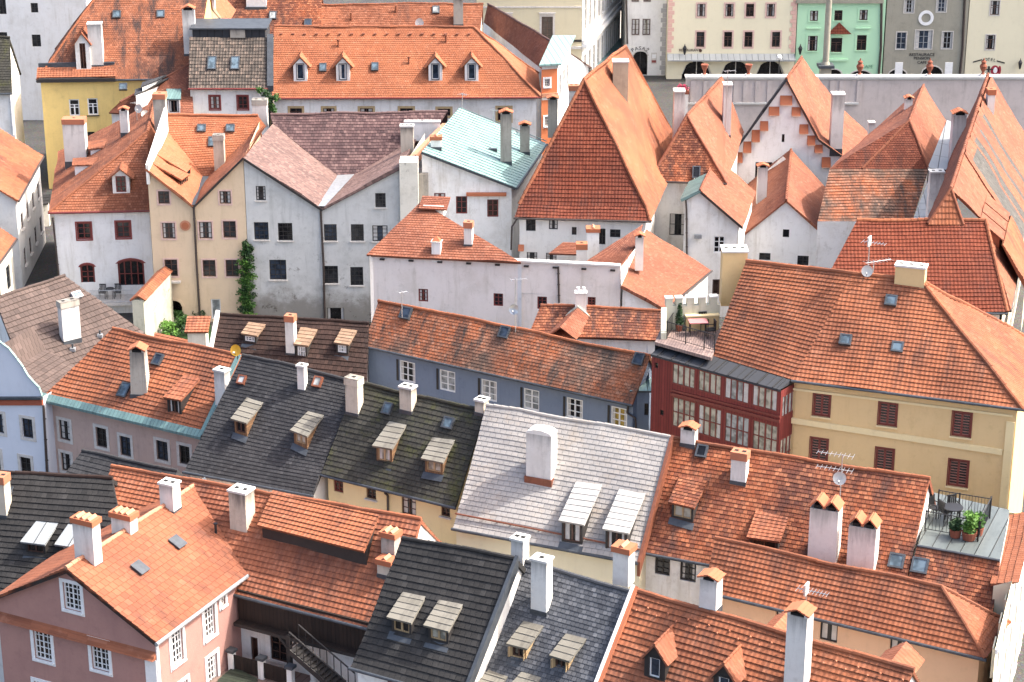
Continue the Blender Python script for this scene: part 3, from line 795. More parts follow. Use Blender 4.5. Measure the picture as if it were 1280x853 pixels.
STY = {
 'dormer': dict(frame='brownwood', nx=2, ny=1, pane='gdark', b=.05, mw=.04),
 'dormerpale': dict(frame='palewood', nx=2, ny=1, pane=['gwarm', 'gdark'], b=.05, mw=.05),
 'dormerwhite': dict(frame='whitepaint', nx=3, ny=2, pane=['gpale', 'ggrey'], b=.06, mw=.04),
 'dormerblue': dict(frame='whitepaint', nx=1, ny=1, pane='gblue', b=.05, sur='blackwood', sw=.05),
 'brown': dict(frame='brownwood', nx=2, ny=3, pane=['gdark', 'ggrey', 'gdark'], sill='stonesur'),
 'brownsur': dict(frame='brownwood', nx=2, ny=3, pane=['gdark', 'ggrey'], sur='pinksur', sw=.1),
 'redwin': dict(frame='red', nx=2, ny=3, pane=['gdark', 'gbrown', 'ggrey'], b=.11, sur='redlight', sw=.09),
 'redplain': dict(frame='red', nx=2, ny=3, pane=['gbrown', 'gdark'], b=.08),
 'whitesur': dict(frame='blackwood', nx=2, ny=3, pane=['gdark', 'gblue'], sur='stonesur', sw=.16, mw=.03),
 'white': dict(frame='whitepaint', nx=2, ny=3, pane=['gdark', 'ggrey'], b=.08, mw=.045),
 'blueh': dict(frame='whitepaint', nx=2, ny=3, pane=['gpale', 'gpale', 'ggrey', 'gpale'], b=.09, mw=.045, leaf='blackwood'),
 'blueh2': dict(frame='whitepaint', nx=2, ny=3, pane='gdark', b=.09, mw=.05, leaf='blackwood'),
 'blueh3': dict(frame='whitepaint', nx=2, ny=3, pane='gyellow', b=.09, mw=.05, leaf='blackwood'),
 'grid': dict(frame='whitepaint', nx=4, ny=5, pane=['gdark', 'gbrown'], b=.07, mw=.03, sur='whitepaint', sw=.16, sill='whitepaint'),
 'jal': dict(frame='red', nx=2, ny=1, pane='gdark', b=.1, mw=.06, shut='louvre', sill='cream', sur='red', sw=.05),
 'plainblack': dict(frame='blackwood', nx=2, ny=2, pane=['gdark', 'ggrey'], b=.05),
 'black23': dict(frame='blackwood', nx=3, ny=4, pane=['gdark', 'gblue', 'ggrey'], b=.06, mw=.03, sill='stonesur'),
 'two': dict(frame='blackwood', nx=2, ny=1, pane='ggrey', b=.06, mw=.06, cur=.3),
 'blackw': dict(frame='blackwood', nx=2, ny=3, pane=['ggrey', 'gwarm'], b=.09, mw=.04),
 'pinkw': dict(frame='brownwood', nx=2, ny=2, trans=.66, pane=['gdark', 'ggrey'], b=.07, sur='pinksur', sw=.16),
 'mintw': dict(frame='brownwood', nx=2, ny=2, trans=.66, pane=['gdark', 'ggrey'], b=.07, sur='mint', sw=.2, sill='mint'),
 'stonew': dict(frame='zinc', nx=2, ny=3, pane=['gdark', 'gblue'], b=.06, mw=.04, sur='stonesur', sw=.08),
 'creamw': dict(frame='brownwood', nx=2, ny=2, trans=.66, pane=['gdark', 'ggrey'], b=.07, sur='stonesur', sw=.1),
 'ochw': dict(frame='brownwood', nx=2, ny=2, pane=['gdark', 'ggrey'], b=.07, sur='ochsur', sw=.18),
 'tall': dict(frame='brownwood', nx=2, ny=4, pane='gbrown', b=.1, sur='stonesur', sw=.2, hood='stonesur'),
 'facade': dict(frame='stonesur', nx=2, ny=3, pane=['ggrey', 'gdark'], b=.08, sur='whitepaint', sw=.14, sill='whitepaint'),
 'hole': dict(frame='blackwood', nx=1, ny=1, pane='gdark', b=.04),
 'door': dict(frame='brownwood', nx=1, ny=1, pane='gbrown', b=.1),
 'doorpale': dict(frame='whitepaint', nx=1, ny=1, pane='gpale', b=.08),
 'redarch': dict(frame='red', nx=2, ny=3, pane='gdark', b=.12, sur='redlight', sw=.12, arch=.2),
 'redarch4': dict(frame='red', nx=4, ny=2, pane='gdark', b=.12, sur='redlight', sw=.14, arch=.14),
 'arch': dict(frame='blackwood', nx=1, ny=1, pane='gdark', b=.08, arch=.5, dep=.5),
 'archw': dict(frame='stonesur', nx=2, ny=1, pane='gdark', b=.08, arch=.45, dep=.5, sur='palecream', sw=.25),
 'archg': dict(frame='blackwood', nx=1, ny=1, pane='gdark', b=.08, arch=.4, dep=.6, sur='beige', sw=.18),
 'gallery': dict(frame='red', nx=4, ny=1, pane=['gwarm', 'gpale', 'gwarm'], b=.06, mw=.05, dep=.07),
 'gallery2': dict(frame='red', nx=4, ny=2, pane=['gwarm', 'gpale', 'gwarm'], b=.06, mw=.05, dep=.07),
}
M['pinkpave'] = tile('paving', (.28,.19,.16), (.18,.13,.11), (.34,.25,.21), .4, .4, 'slate', stain=.3)
M['greendeck'] = planks('green_deck', (.035,.045,.03), (.015,.018,.014), .2)
T('sooty', (.285, .104, .055), (.09, .05, .042), (.43, .185, .11), .19, .18, 'plain', stain=1.0, patch=.5, tone=.75, big=.22, smask=(.2, .42))
Q('louvre', (.27, .12, .10), .6)
T('hipred', (.20, .06, .036), (.085, .03, .022), (.28, .10, .06), .19, .17, 'plain', stain=.6, patch=.6)
Q('crest', (.36, .03, .05), .6)
Q('mintdark', (.2, .4, .24), .8)
STY['creamwhite'] = dict(frame='whitepaint', nx=2, ny=2, trans=.66, pane='gdark', b=.1, mw=.06, sill='blackwood')
STY['blackpale'] = dict(frame='brownwood', nx=2, ny=3, pane='gwarm', b=.09, mw=.04, sur='stonesur', sw=.06)
STY['archp'] = dict(frame='blackwood', nx=2, ny=1, pane='gdark', b=.08, arch=.3, dep=.4, sur='stonesur', sw=.15)
# ---------------------------------------------------------------- the ground
def structure(name, mb): o = mb.build(name); o['kind'] = 'structure'; return o
def cobbles():
    m, nt = new_mat('cobbles')
    pos = nd(nt, 'ShaderNodeNewGeometry').outputs['Position']
    vo = nd(nt, 'ShaderNodeTexVoronoi', {'Vector': pos, 'Scale': 7.0}, feature='DISTANCE_TO_EDGE')
    vc = nd(nt, 'ShaderNodeTexVoronoi', {'Vector': pos, 'Scale': 7.0})
    e = ramp(nt, vo.outputs['Distance'], 0.0, .12)
    n1 = ramp(nt, nz(nt, pos, .35, 5.0), .35, .7)
    c = mixc(nt, n1, (.075, .072, .068), (.045, .045, .046))
    c = mixc(nt, .3, c, vc.outputs['Color'], 'SOFT_LIGHT')
    c = mixc(nt, e, (.04, .038, .035), c)
    finish(nt, c, .8, e, .6, .03)
    return m
M['cobbles'] = cobbles()
g = MB(); R = 3000
g.poly([Vector((-R, -R, 0)), Vector((R, -R, 0)), Vector((R, R, 0)), Vector((-R, R, 0))], M['cobbles'])
structure('ground', g)
# ================================================================ front rows
TG = 'town houses with tiled roofs'
# --- long low house with mossy slate
h = gable_house('row_house', 'cream house under a mossy dark slate roof with two slatted dormers', (402, 592.6), (569, 634), 7.4, 49, (446, 477), (606, 513.5), 'cream', 'moss', course=.26, step=.035)
w = h.wf
h.win(w, 423, 607, 12, 17, 'redplain'); h.win(w, 464, 616.5, 12, 15, 'brown'); h.win(w, 511, 632, 18, 25, 'brown'); h.win(w, 557, 639, 11, 14, 'brown')
h.pipe(w, [(482, 615), (486, 619), (486, 660)])
shed(h, h.pl, (465, 557.5), (490, 562), (509, 530), (487, 526), M['slats'], 'timber', 'dormerpale', over=.18)
shed(h, h.pl, (526, 573.5), (553.5, 579), (568.5, 550), (541, 546), M['slats'], 'timber', 'dormerpale', over=.18)
skylight(h, h.pl, 485, 511.5, 11, 13, 'lead'); skylight(h, h.pl, 561, 529.5, 13, 13, 'lead')
chim(h, h.pl, 440, 520, 16, 474, .5, 'chimcream', 'brick', capmat='chimcream', pots=1); chim(h, h.pl, 507, 517, 15, 484, .5, 'chimcream', 'slab'); chim(h, h.pl, 599, 520, 11, 500, .5, 'chimcream', 'slab')
h.done()
# --- light grey roof
h = gable_house('row_house', 'cream house under a pale grey slate roof with a big white rounded chimney', (566, 660), (797, 703), 7, 46, (608, 507.5), (838, 547.5), 'palecream', 'lightgrey', course=.25, step=.025, sideover=.02)
def skyl(mb, a, b, w0, hh, mat):
    d = b - a; n = flat(d).cross(Z); mb.box(a - n * w0 / 2, d, n * w0, Z * hh, mat)
mb = MB(); a, b = h.pl.hit(570, 643), h.pl.hit(800, 688); up = h.pl.N * .1
mb.tube(a + up, b + up, .045, M['copper'], 8)
for k in range(14): p = a.lerp(b, k / 13); mb.tube(p, p + up, .03, M['copper'], 6)
mb.build('snow_guard', h.e)
# raised fire wall along the right verge
mb = MB(); a, b = h.eave[1], h.rid[1]; d = h.pl.d
a2 = a - h.pl.up * .1; q = [a2 - Z * .6, a2 + Z * .14, b + Z * .16, b - Z * .6]
mb.prism(q, d * .14, M['copper']); mb.build('fire_wall', h.e)
ch = chim(h, h.pl, 673, 603, 31, 544, .75, 'chimney', 'none')
P0 = h.pl.hit(673, 603); s = ppm(P0); zt = hit(673, 544, P0, Vector((0, 1, 0))).z; d, n = h.pl.d, h.pl.n; ww = 31 / s / d.x
k = MB(); c0 = Vector((P0.x, P0.y, zt)) + n * .375
prof = [(-ww / 2, 0), (ww / 2, 0)] + [(ww / 2 * math.cos(t), .02 + .2 * math.sin(t)) for t in [math.pi * i / 10 for i in range(11)]]
k.prism([c0 + d * x + Z * (zz) - n * .375 for x, zz in prof], n * .75, M['chimney']); k.build('chimney_cap', ch)
mb = MB(); mb.cbox(P0 + n * .37, d, n, ww + .12, .87, P0.z - .6, P0.z + .22, M['copper']); mb.build('chimney_flashing', ch)
for q in (((698, 651), (730, 656.7), (752.8, 606), (720, 602)), ((752.8, 661.5), (786, 667.4), (807, 617), (774, 611))):
    shed(h, h.pl, *q, M['whiteslats'], 'blackwood', 'dormer', over=.12, s2=26)
h.done()
# --- dark slate
h = gable_house('row_house', 'house under a near black slate roof next to the mossy one with two slatted dormers', (230, 589), (391, 619), 6.6, 45, (303, 444), (446, 477), 'whiteold', 'slate', course=.2, step=.028)
shed(h, h.pl, (288, 523.6), (308, 529.4), (330.7, 502), (309.4, 496), M['slats'], 'timber', 'dormer', over=.18)
shed(h, h.pl, (362.5, 538), (383.7, 546), (406, 518), (386, 513), M['slats'], 'timber', 'dormerpale', over=.18)
skylight(h, h.pl, 302.8, 475.8, 10, 10, 'copper', 'gpale'); skylight(h, h.pl, 397.6, 478.4, 11, 12, 'copper', 'gpale')
chim(h, h.pl, 376.5, 491, 9, 457, .35, 'chimney', 'slab', pots=1)
h.done()
# --- orange roof with taupe wall
h = gable_house('row_house', 'pinkish taupe house under an orange roof with a stone chimney and teal gutter sheet', (50, 498), (253, 546), 7, 42, (141, 412), (301, 445), 'taupe', 'orange', course=.26, step=.045)
w = h.wf
h.wins_(w, [(81, 538, 13, 24), (127, 547, 13, 24), (157, 558, 13, 24), (203, 563.5, 14, 24), (231, 569, 13, 23), (83, 578, 12, 22)], 'whitesur')
mb = MB(); a, b = h.eave; pl = h.pl
q0, q1 = a - pl.up * .12 + pl.N * .15, b - pl.up * .12 + pl.N * .15
mb.uvpoly([q0, q1, q1 + pl.up * .42, q0 + pl.up * .42], M['tealdark']); mb.uvpoly([q0, q1, q1 - Z * .14, q0 - Z * .14][::-1], M['tealdark'])
mb.build('gutter_sheet', h.e)
mb = MB(); a, b = h.eave[1], h.rid[1]; mb.uvpoly([a + pl.N * .14 - pl.d * .18, a + pl.N * .14 + pl.d * .12, b + pl.N * .14 + pl.d * .12, b + pl.N * .14 - pl.d * .18], M['tealdark']); mb.build('verge_sheet', h.e)
chim(h, h.pl, 174, 497, 22, 433, .8, 'chimgrey', 'gable', rot=24, taper=.82)
chim(h, h.pl, 276, 512, 14, 463, .5, 'chimney', 'slab', pots=1)
shed(h, h.pl, (204, 497), (225.8, 501), (251.8, 472), (231, 468), M['terra'], 'blackwood', 'dormer', over=.15)
skylight(h, h.pl, 198, 450.5, 11, 12, 'lead', 'gblue'); skylight(h, h.pl, 156, 488.5, 12, 15, 'lead', 'skyglass')
h.done()
# --- dark brown roof with three dormers
h = gable_house('row_house', 'low house under a black brown roof with three small white framed dormers', (262, 462), (458, 480), 4.5, 40, (275, 393), (461, 403), 'whiteold', 'darkbrown', course=.33, step=.045)
for q in (((301, 417), (321.4, 420.6), (333, 405), (311, 402.5)), ((366.5, 430.5), (385, 433), (397.6, 411), (376, 408.5)), ((417, 428.5), (436.3, 431.5), (446.5, 413), (427, 410.5))):
    shed(h, h.pl, *q, M['brownslats'], 'blackwood', 'dormerwhite', over=.1)
chim(h, h.pl, 363, 445, 11, 396, .5, 'chimney', 'brick', capmat='brickcap', pots=1)
mb = MB(); a, b = h.eave[0], h.rid[0]; mb.prism([a - Z * .5, a + Z * .22, b + Z * .25, b - Z * .5], -h.pl.d * .25, M['whiteold']); mb.build('verge_wall', h.e)
h.done()
# --- blue house
h = gable_house('long_house', 'slate blue house under a long mottled orange roof', (454, 432), (790, 506), 6, 50, (472.7, 375), (812, 445), 'blue', 'mottle', course=.19, step=.028, rm='orange')
w = h.wf
h.wins_(w, [(509, 465, 20, 26, 'blueh'), (559, 476.5, 20, 26, 'blueh'), (611, 488.5, 20, 26, 'blueh'), (664, 500, 20, 26, 'blueh'), (718, 511, 21, 25, 'blueh2'), (773.5, 522, 21, 25, 'blueh3')])
skylight(h, h.pl, 508, 392, 13, 13, 'lead', 'gblue'); skylight(h, h.pl, 631, 416, 12, 13, 'lead', 'gblue'); skylight(h, h.pl, 799, 449.5, 12, 14, 'lead', 'gblue')
h.pipe(w, [(786, 507), (785, 516), (795, 522), (796, 535)])
h.done()
def fire_wall(h, a, b, d, up=.25, down=.6, w=.28, mat='redtrim', name='fire_wall'):
    mb = MB(); mb.prism([a - Z * down, a + Z * up, b + Z * (up + .03), b - Z * down], d * w, M[mat]); return mb.build(name, h.e)
# --- black roof in front
h = gable_house('row_house', 'house under a black slate roof with two slatted dormers above the courtyard stair', (438, 834), (576, 872), 7, 46, (503, 673.5), (644, 698), 'white', 'black', course=.3, step=.04)
for q in (((483, 771.7), (514, 779.7), (533, 744), (504.6, 738.5)), ((529, 782), (560.5, 790), (579.5, 754.5), (550, 748))):
    shed(h, h.pl, *q, M['slats'], 'blackwood', 'dormerpale', over=.2)
fire_wall(h, h.eave[1], h.rid[1], h.pl.d, .12, .5, .15, 'lead', 'verge_wall')
chim(h, h.rid[1], 0, 0, 18, 672, .5, 'chimney', 'slab', pl=h.pl) if False else None
Pc = h.rid[1] + h.pl.n * 1.0 - h.pl.d * .45; Pc.z -= 1.0
chim(h, Pc, 634, 690, 15, 674, .55, 'paleblue' if 0 else 'chimney', 'slab', pl=h.pl, flash=False)
h.win(h.wf, 492, 858, 16, 18, 'redplain')
h.done()
# --- blue grey slate with open dormer shutters
h = gable_house('row_house', 'house under a blue grey slate roof whose dormer shutters stand open', (567, 905), (722, 950), 5.4, 46, (646, 700), (788.6, 741), 'white', 'bluegrey', course=.2, step=.022)
for q in (((632.7, 805), (658.5, 811.6), (679.8, 782.4), (655, 775.7)), ((686.4, 819.6), (711.6, 827.5), (734, 798), (707.6, 791.7)), ((632, 862), (658, 869), (679, 845), (654, 838)), ((590, 861), (616, 868), (637, 844), (612, 836))):
    shed(h, h.pl, *q, M['slats'], 'palewood', 'dormer', over=.16, shutters='palewood')
chim(h, h.pl, 673, 768, 19, 700, .55, 'chimney', 'slab', pots=1)
Pc = h.pl.hit(762, 731) + h.pl.n * 1.0
chim(h, Pc, 761, 720, 19, 680, .6, 'chimney', 'tiles', pl=h.pl, flash=False, pots=1)
h.done()
# --- orange roof at the bottom with two gabled dormers
h = gable_house('row_house', 'house under a coarse orange pantile roof with two dark gabled dormers, tall white chimney', (738, 895), (1082, 992), 6.8, 45, (798, 740), (1142, 837), 'white', 'orange', course=.25, step=.05, rr=.15)
fire_wall(h, h.eave[0], h.rid[0], -h.pl.d, .2, .6, .16, 'tcap')
fire_wall(h, h.eave[0] - h.pl.d * .16, h.rid[0] - h.pl.d * .16, -h.pl.d, .24, .6, .14, 'whitepaint', 'verge_board')
gdorm(h, h.pl, 818, 850, 25, 822, 805, M['terra'], 'blackwood', 'dormerblue', over=.12, course=.3, trim='blackwood')
gdorm(h, h.pl, 904, 874, 25, 846, 829, M['terra'], 'blackwood', 'dormerblue', over=.12, course=.3, trim='blackwood')
chim(h, h.pl, 884, 766, 20, 718, .6, 'chimney', 'gable'); chim(h, h.pl, 991, 872, 23, 761, .7, 'chimney', 'gable')
# --- snow stops: small bumps in the third course
mb = h.roof
for k in range(26):
    t = (k + .5) / 26; p = h.eave[0].lerp(h.eave[1], t).lerp(h.rid[0].lerp(h.rid[1], t), .9 if k % 2 else .86) + h.pl.N * .05
    mb.tube(p, p + h.pl.N * .08 - h.pl.up * .05, .04, M['brickcap'], 6)
# rear dormer roofs that rise over the ridge
for (x, y, sx) in ((967, 772, 12), (1112, 813, 17)):
    p = h.rid[0].lerp(h.rid[1], (x - 798) / 344) + h.pl.n * 1.3; s = ppm(p)
    zt = hit(x, y, p, Vector((0, 1, 0))).z; hw = sx * 1.5 / s
    mb = MB(); t = Vector((p.x, p.y, zt)); fr = -h.pl.n * 1.1
    for sg in (-1, 1):
        e = t + h.pl.d * (sg * hw) - Z * hw * .8
        if sg < 0: patch(mb, e + h.pl.n * .8, e + fr, t + fr, t + h.pl.n * .8, M['terra'], .3, .03, .07, 0)
        else: patch(mb, e + fr, e + h.pl.n * .8, t + h.pl.n * .8, t + fr, M['terra'], .3, .03, .07, 0)
    mb.build('rear_dormer_roof', h.e)
h.done()
# --- beige house with hipped roof
h = gable_house('corner_house', 'peach house under a low orange roof hipped towards the street', (880, 738.5), (1232, 823.5), 7, 47, (894, 673.5), (1177, 733), 'peach', 'orange', hipR=True, course=.23, step=.045)
h.wins_(h.wf, [(980, 770, 20, 24, 'two'), (1036, 789, 22, 26, 'two'), (1123, 811, 22, 26, 'two')])
h.done()
# --- ember roof with terrace
h = gable_house('terrace_house', 'white house under a blotchy ember roof with twin capped chimneys beside a roof terrace', (798, 689), (1128, 750), 7.1, 46, (842, 547.5), (1162, 599), 'white', 'ember', course=.2, step=.03, rm='orange')
pl = h.pl
h.wins_(h.wf, [(828, 707.5, 19, 23, 'blackw'), (860, 715, 20, 24, 'blackw')])
P1, P2, P3, P4 = pl.hit(1128, 750), pl.hit(1240, 771), pl.hit(1250, 702.5), pl.hit(1147, 682.5)
patch(h.roof, P1, P2, P3, P4, M['ember'], .2, .03)
zt = P4.z - .06; b1, b2 = U(1262, 640, zt), U(1166, 618, zt)
mb = MB(); P3z = Vector((P3.x, P3.y, zt)); P4z = Vector((P4.x, P4.y, zt))
mb.prism([P4z, P3z, b1, b2], Z * .1, M['deckmetal']); mb.build('terrace_floor', h.e)
mb = MB(); mb.line([P4z + Z * .1 - pl.n * .06, P3z + Z * .1 - pl.n * .06], .06, M['lead'], 6); mb.build('terrace_gutter', h.e)
fl = -Z * .15
e1, e2 = P1 + pl.n * .35, P2 + pl.n * .35
h.wall([Vector((e1.x, e1.y, 7.1)), Vector((e2.x, e2.y, 7.1))], M['white'])
h.wall([Vector((e2.x, e2.y, 7.1)), P3z + fl, b1 + fl], M['white'])
h.wall([b1 + fl, b2 + fl], M['white'])
# terrace furniture is added later; chimneys, dormers
chim(h, pl, 859, 559, 17, 531, .5, 'chimney', 'gable'); chim(h, pl, 922, 606, 18, 567, .5, 'chimney', 'brick', capmat='brickcap')
chim(h, pl, 1026, 712, 33, 627, .8, 'chimney', 'twin', pots=2); chim(h, pl, 1074, 724, 32, 649, .75, 'chimney', 'twin', pots=2)
shed(h, pl, (835, 628), (868, 636), (885, 601), (850, 594), M['ember'], 'blackwood', 'dormerpale', over=.22, course=.2)
shed(h, pl, (933, 672), (974.5, 678), (986.5, 646), (945, 638), M['terra'], 'blackwood', 'dormer', over=.2, course=.2)
skylight(h, pl, 877.6, 564.8, 13, 15, 'lead', 'gdark'); skylight(h, pl, 1121, 702, 18, 18, 'lead', 'skyglass'); skylight(h, pl, 1150, 708, 19, 19, 'lead', 'skyglass')
h.done(); TERR = (P4z + Z * .1, P3z + Z * .1, b1 + Z * .1, b2 + Z * .1, pl)
# --- flat zinc roof between the grey roof and the orange one
mb = MB(); q = [U(x, y, 4.2) for x, y in ((770, 745), (880, 757), (884, 722), (800, 706))]
mb.prism(q, Z * .12, M['silversheet']); lo = [Vector((p.x, p.y, -.5)) for p in q]
for k in range(4): mb.uvpoly([lo[k], lo[(k + 1) % 4], q[(k + 1) % 4], q[k]], M['white'])
tag(mb.build('flat_annex', None, Vector((q[0].x, q[0].y, 0))), 'low annex with a flat zinc roof below two black framed windows', 'annex')
# --- yellow house with red shutters
h = gable_house('corner_house', 'large yellow house with dark red louvred shutters under a big orange roof', (990.5, 475), (1280, 511.5), 10, 45, (1066, 342), (1152.5, 352), 'ochre', 'orange', hipR=True, course=.24, step=.045, rr=.16)
pl = h.pl; w = h.wf
a0, m0 = U(889.6, 445, 10), h.eave[0]; pl2 = Plane(a0, m0, 46); d0 = pl2.hit(933, 327); D_ = h.rid[0]
patch(h.roof, a0, m0, D_, d0, M['orange'], .24, .045); ridge(h.roof, d0, D_, M['orange'], .16)
n = pl2.n; r0 = (d0 - a0).dot(n); bk0 = Vector((d0.x, d0.y, a0.z)) + n * r0; bk1 = h.ba
patch(h.roof, bk1, bk0, d0, D_, M['orange'], .24, .045)
i = n * .35 - Z * .0
h.wall([bk0 - n * .3 + pl2.d * .1, d0 + pl2.d * .1 - Z * .15, a0 + n * .35 + pl2.d * .1], M['ochre'])
h.wall([a0 + n * .35 + pl2.d * .1, m0 + n * .35], M['ochre'])
h.wins_(w, [(1027, 507, 21, 28), (1109.5, 518.5, 23, 29), (1202, 531, 24, 31), (1023.5, 562.5, 22, 29), (1105.5, 575.5, 23, 30), (1197.5, 592, 25, 34)], 'jal')
h.band(w, 525, 988, 1253, .3, .1, M['cream'], y1px=565)
h.band(w, 629, 1163, 1268, .22, .08, M['cream'], y1px=643)
h.band(w, 486, 990, 1266, .12, .07, M['cream'], y1px=520, name='cornice')
mb = MB(); u0, z1 = w.uz(1257, 540); u1, _ = w.uz(1267, 540)
mb.box(w.P(u0, -.5, 0), w.a * (w.len - u0 - .06), w.n * .07, Z * 9.6, M['cream']); mb.build('corner_pilaster', h.e)
for q in ((1057, 425.5), (1122, 434.5), (1114, 376.5)): skylight(h, pl, q[0], q[1], 14, 13, 'lead', 'skyglass')
p = h.rid[1] - pl.d * .6 - pl.n * .3; p.z -= .4
chim(h, p, 1132, 354, 35, 333, .7, 'ochre', 'slab', pl=pl, pots=3)
chim(h, AY(917, 372, 107.6), 917, 372, 31, 314, 1.1, 'ochre', 'slab', pots=3, flash=False)
# dormer on the hip
hp = Plane(h.eave[1], h.bb, 45)
hp.t = (h.rid[1].z - h.eave[1].z) / max(.5, (h.rid[1] - h.eave[1]).dot(hp.n)); hp.deg = math.degrees(math.atan(hp.t)); hp.up = (hp.n + Z * hp.t).normalized(); hp.N = hp.d.cross(hp.up).normalized()
h.done(); YEL = h
# --- glazed gallery in front of the yellow house, terrace above
A_, B_ = U(813.4, 443, 9.75), U(975, 487.5, 9.75)
h = House('glazed_gallery', 'dark red timber gallery with two rows of glazed bays under a black sheet roof', Vector((A_.x, A_.y, 0)), 'gallery', None)
d = flat(B_ - A_); n = Vector((-d.y, d.x, 0))
wa, wb = A_ + n * .12 - Z * .08, B_ + n * .12 - Z * .08
w = h.wall([wa, wb], M['redplank']); h.wall([wb, wb + n * 1.6], M['redplank']); h.wall([wa + n * 5, wa], M['redplank'])
h.wins_(w, [(854.5, 470.5, 29, 26), (887, 479.2, 29.5, 26.5), (921, 488.5, 31, 27), (956, 498, 32, 27)], 'gallery')
h.wins_(w, [(854.5, 518, 29, 38), (887, 527.5, 29.5, 38), (921, 537.5, 31, 38), (956, 547.5, 32, 38)], 'gallery2')
h.win(w, 820.5, 457, 4.5, 6.5, 'hole'); h.win(w, 827, 516, 4.5, 6.5, 'hole')
w2 = h.walls[1]; h.win(w2, 0, 0, 0, 0, 'gallery', rect=(.15, 1.45, 8.1, 9.3)); h.win(w2, 0, 0, 0, 0, 'gallery2', rect=(.15, 1.45, 5.0, 6.9))
h.band(w, 492, 839, 975, .16, .07, M['red'], 'rail', y1px=527); h.band(w, 487.5, 839, 975, .1, .05, M['red'], 'rail', y1px=521)
mb = MB()
q = [A_, B_, B_ + n * 1.5 + Z * .36, A_ + n * 1.5 + Z * .36]; mb.uvpoly(q, M['darksheet']); mb.prism([A_, B_, B_ - Z * .12, A_ - Z * .12], n * .06, M['darksheet'])
mb.uvpoly([B_, B_ + n * 1.5, B_ + n * 1.5 + Z * .36], M['darksheet'])
for k in range(9):
    p = A_.lerp(B_, (k + .5) / 9); mb.tube(p + Z * .03, p + n * 1.4 + Z * .36, .03, M['darksheet'], 5)
mb.build('sheet_roof', h.e)
TZ = 10.3; tq = [U(818.7, 427.5, TZ), U(889.4, 447.3, TZ), U(903, 411, TZ), U(829, 404, TZ)]
mb = MB(); mb.prism(tq, -Z * .18, M['deck'])
mb.build('terrace_floor', h.e); 
h.wall([tq[3], tq[0]], M['blue']); h.wall([tq[2], tq[3]], M['mossy'])
h.done()
GT = tq
def gfront(name, label, R, L, z, apex, rb, wallm, roofm, backR=None, over=.3, course=.33, step=.04, zL=None, z0=-.5, rm=None, Lz=None, cat='house', group=TG, depth=None, rr=.13, left=True, zR=None, roofL=None):
    """house seen towards its gable: eave corners R, L at height z, apex and far ridge end as photo points"""
    r, l = U(*R, z if zR is None else zR), U(*L, z if zL is None else zL)
    a = flat(r - l); n = Vector((-a.y, a.x, 0))
    T = hit(*apex, r, n)
    h = House(name, label, Vector(((r.x + l.x) / 2, (r.y + l.y) / 2, 0)), cat, group)
    if depth: Tb = T + n * depth
    else:
        N = (T - r).cross(n); Tb = hit(*rb, r, N); dd = (Tb - T).dot(n); Tb = T + n * dd
        h.depth = dd
    dep = (Tb - T).dot(n)
    rbk = r + n * dep if backR is None else hit(*backR, r, (T - r).cross(n))
    lbk = l + n * dep
    rmR, rmL = M[roofm], M[roofL or roofm]
    patch(h.roof, r, rbk, Tb, T, rmR, course, step)
    patch(h.roof, lbk, l, T, Tb, rmL, course, step)
    ridge(h.roof, T, Tb, M[rm] if rm else rmR, rr)
    def deg(p): 
        run = abs((T - p).dot(a)); return math.degrees(math.atan2(T.z - p.z, run))
    h.pr = Plane(r, r + n, deg(r)); h.plf = Plane(l + n, l, deg(l))
    t = Z * .17; io = .25
    def ins(p, s, q):  # eave point moved in under the roof
        k = (T.z - p.z) / abs((T - p).dot(a)); return p + a * (s * io) + Z * (io * k) - t + n * q
    q = over
    f = [ins(l, 1, q), T + n * q - t, ins(r, -1, q)]
    b = [ins(rbk, -1, -q), Tb - n * q - t, ins(lbk, 1, -q)]
    h.wf = h.wall(f, M[wallm], z0); h.wr = h.wall([f[2], b[0]], M[wallm], z0); h.wb = h.wall(b, M[wallm], z0); h.wl = h.wall([b[2], f[0]], M[wallm], z0)
    h.c = (r, l, T, Tb, rbk, lbk, a, n)
    return h
# --- pink brick house
h = gfront('gable_house', 'pink brick house with white framed windows and a tiled band below its gable', (195, 803.6), (-15.5, 748.9), 7, (82.3, 712), (255.6, 608.4), 'brickpink', 'pinkflat', backR=(315.7, 713.2), over=.28, course=.34, step=.025, rm='tcaplight')
r, l, T_, Tb, rbk, lbk, a, n = h.c
w, wr = h.wf, h.wr
h.wins_(w, [(90.3, 746.5, 21, 33), (53.4, 807, 21, 36), (125.2, 820, 21, 36), (55, 872, 21, 36), (128, 884, 21, 36)], 'grid')
h.wins_(wr, [(221.4, 808.6, 15, 43), (262, 777, 14, 40), (265.6, 838, 13, 38), (228.5, 872, 14, 40)], 'grid')
h.win(wr, 278.6, 750.5, 6, 14, 'facade')
mb = MB(); z1 = w.uz(90, 788)[1]
p = w.P(-.1, z1, 0); mb.prism([p, p + w.n * .3 - Z * .32, p - Z * .36], w.a * (w.len + .1), M['terra']); mb.build('tiled_band', h.e)
mb = MB(); u0 = w.uz(182, 830)[0]; mb.box(w.P(u0, -.5, 0), w.a * (w.len - u0), w.n * .05, Z * (z1 + .15), M['whitepaint'])
mb.box(wr.P(0, -.5, 0), wr.a * .16, wr.n * .05, Z * 7.2, M['whitepaint']); mb.build('corner_pilaster', h.e)
h.gutter(r, rbk, .09, M['zinc'])
mb = MB()
for p, q in ((r, T_), (l, T_)): mb.prism([p - Z * .2, q - Z * .2, q - Z * .02, p - Z * .02], n * .05, M['blackwood'])
mb.build('verge_board', h.e)
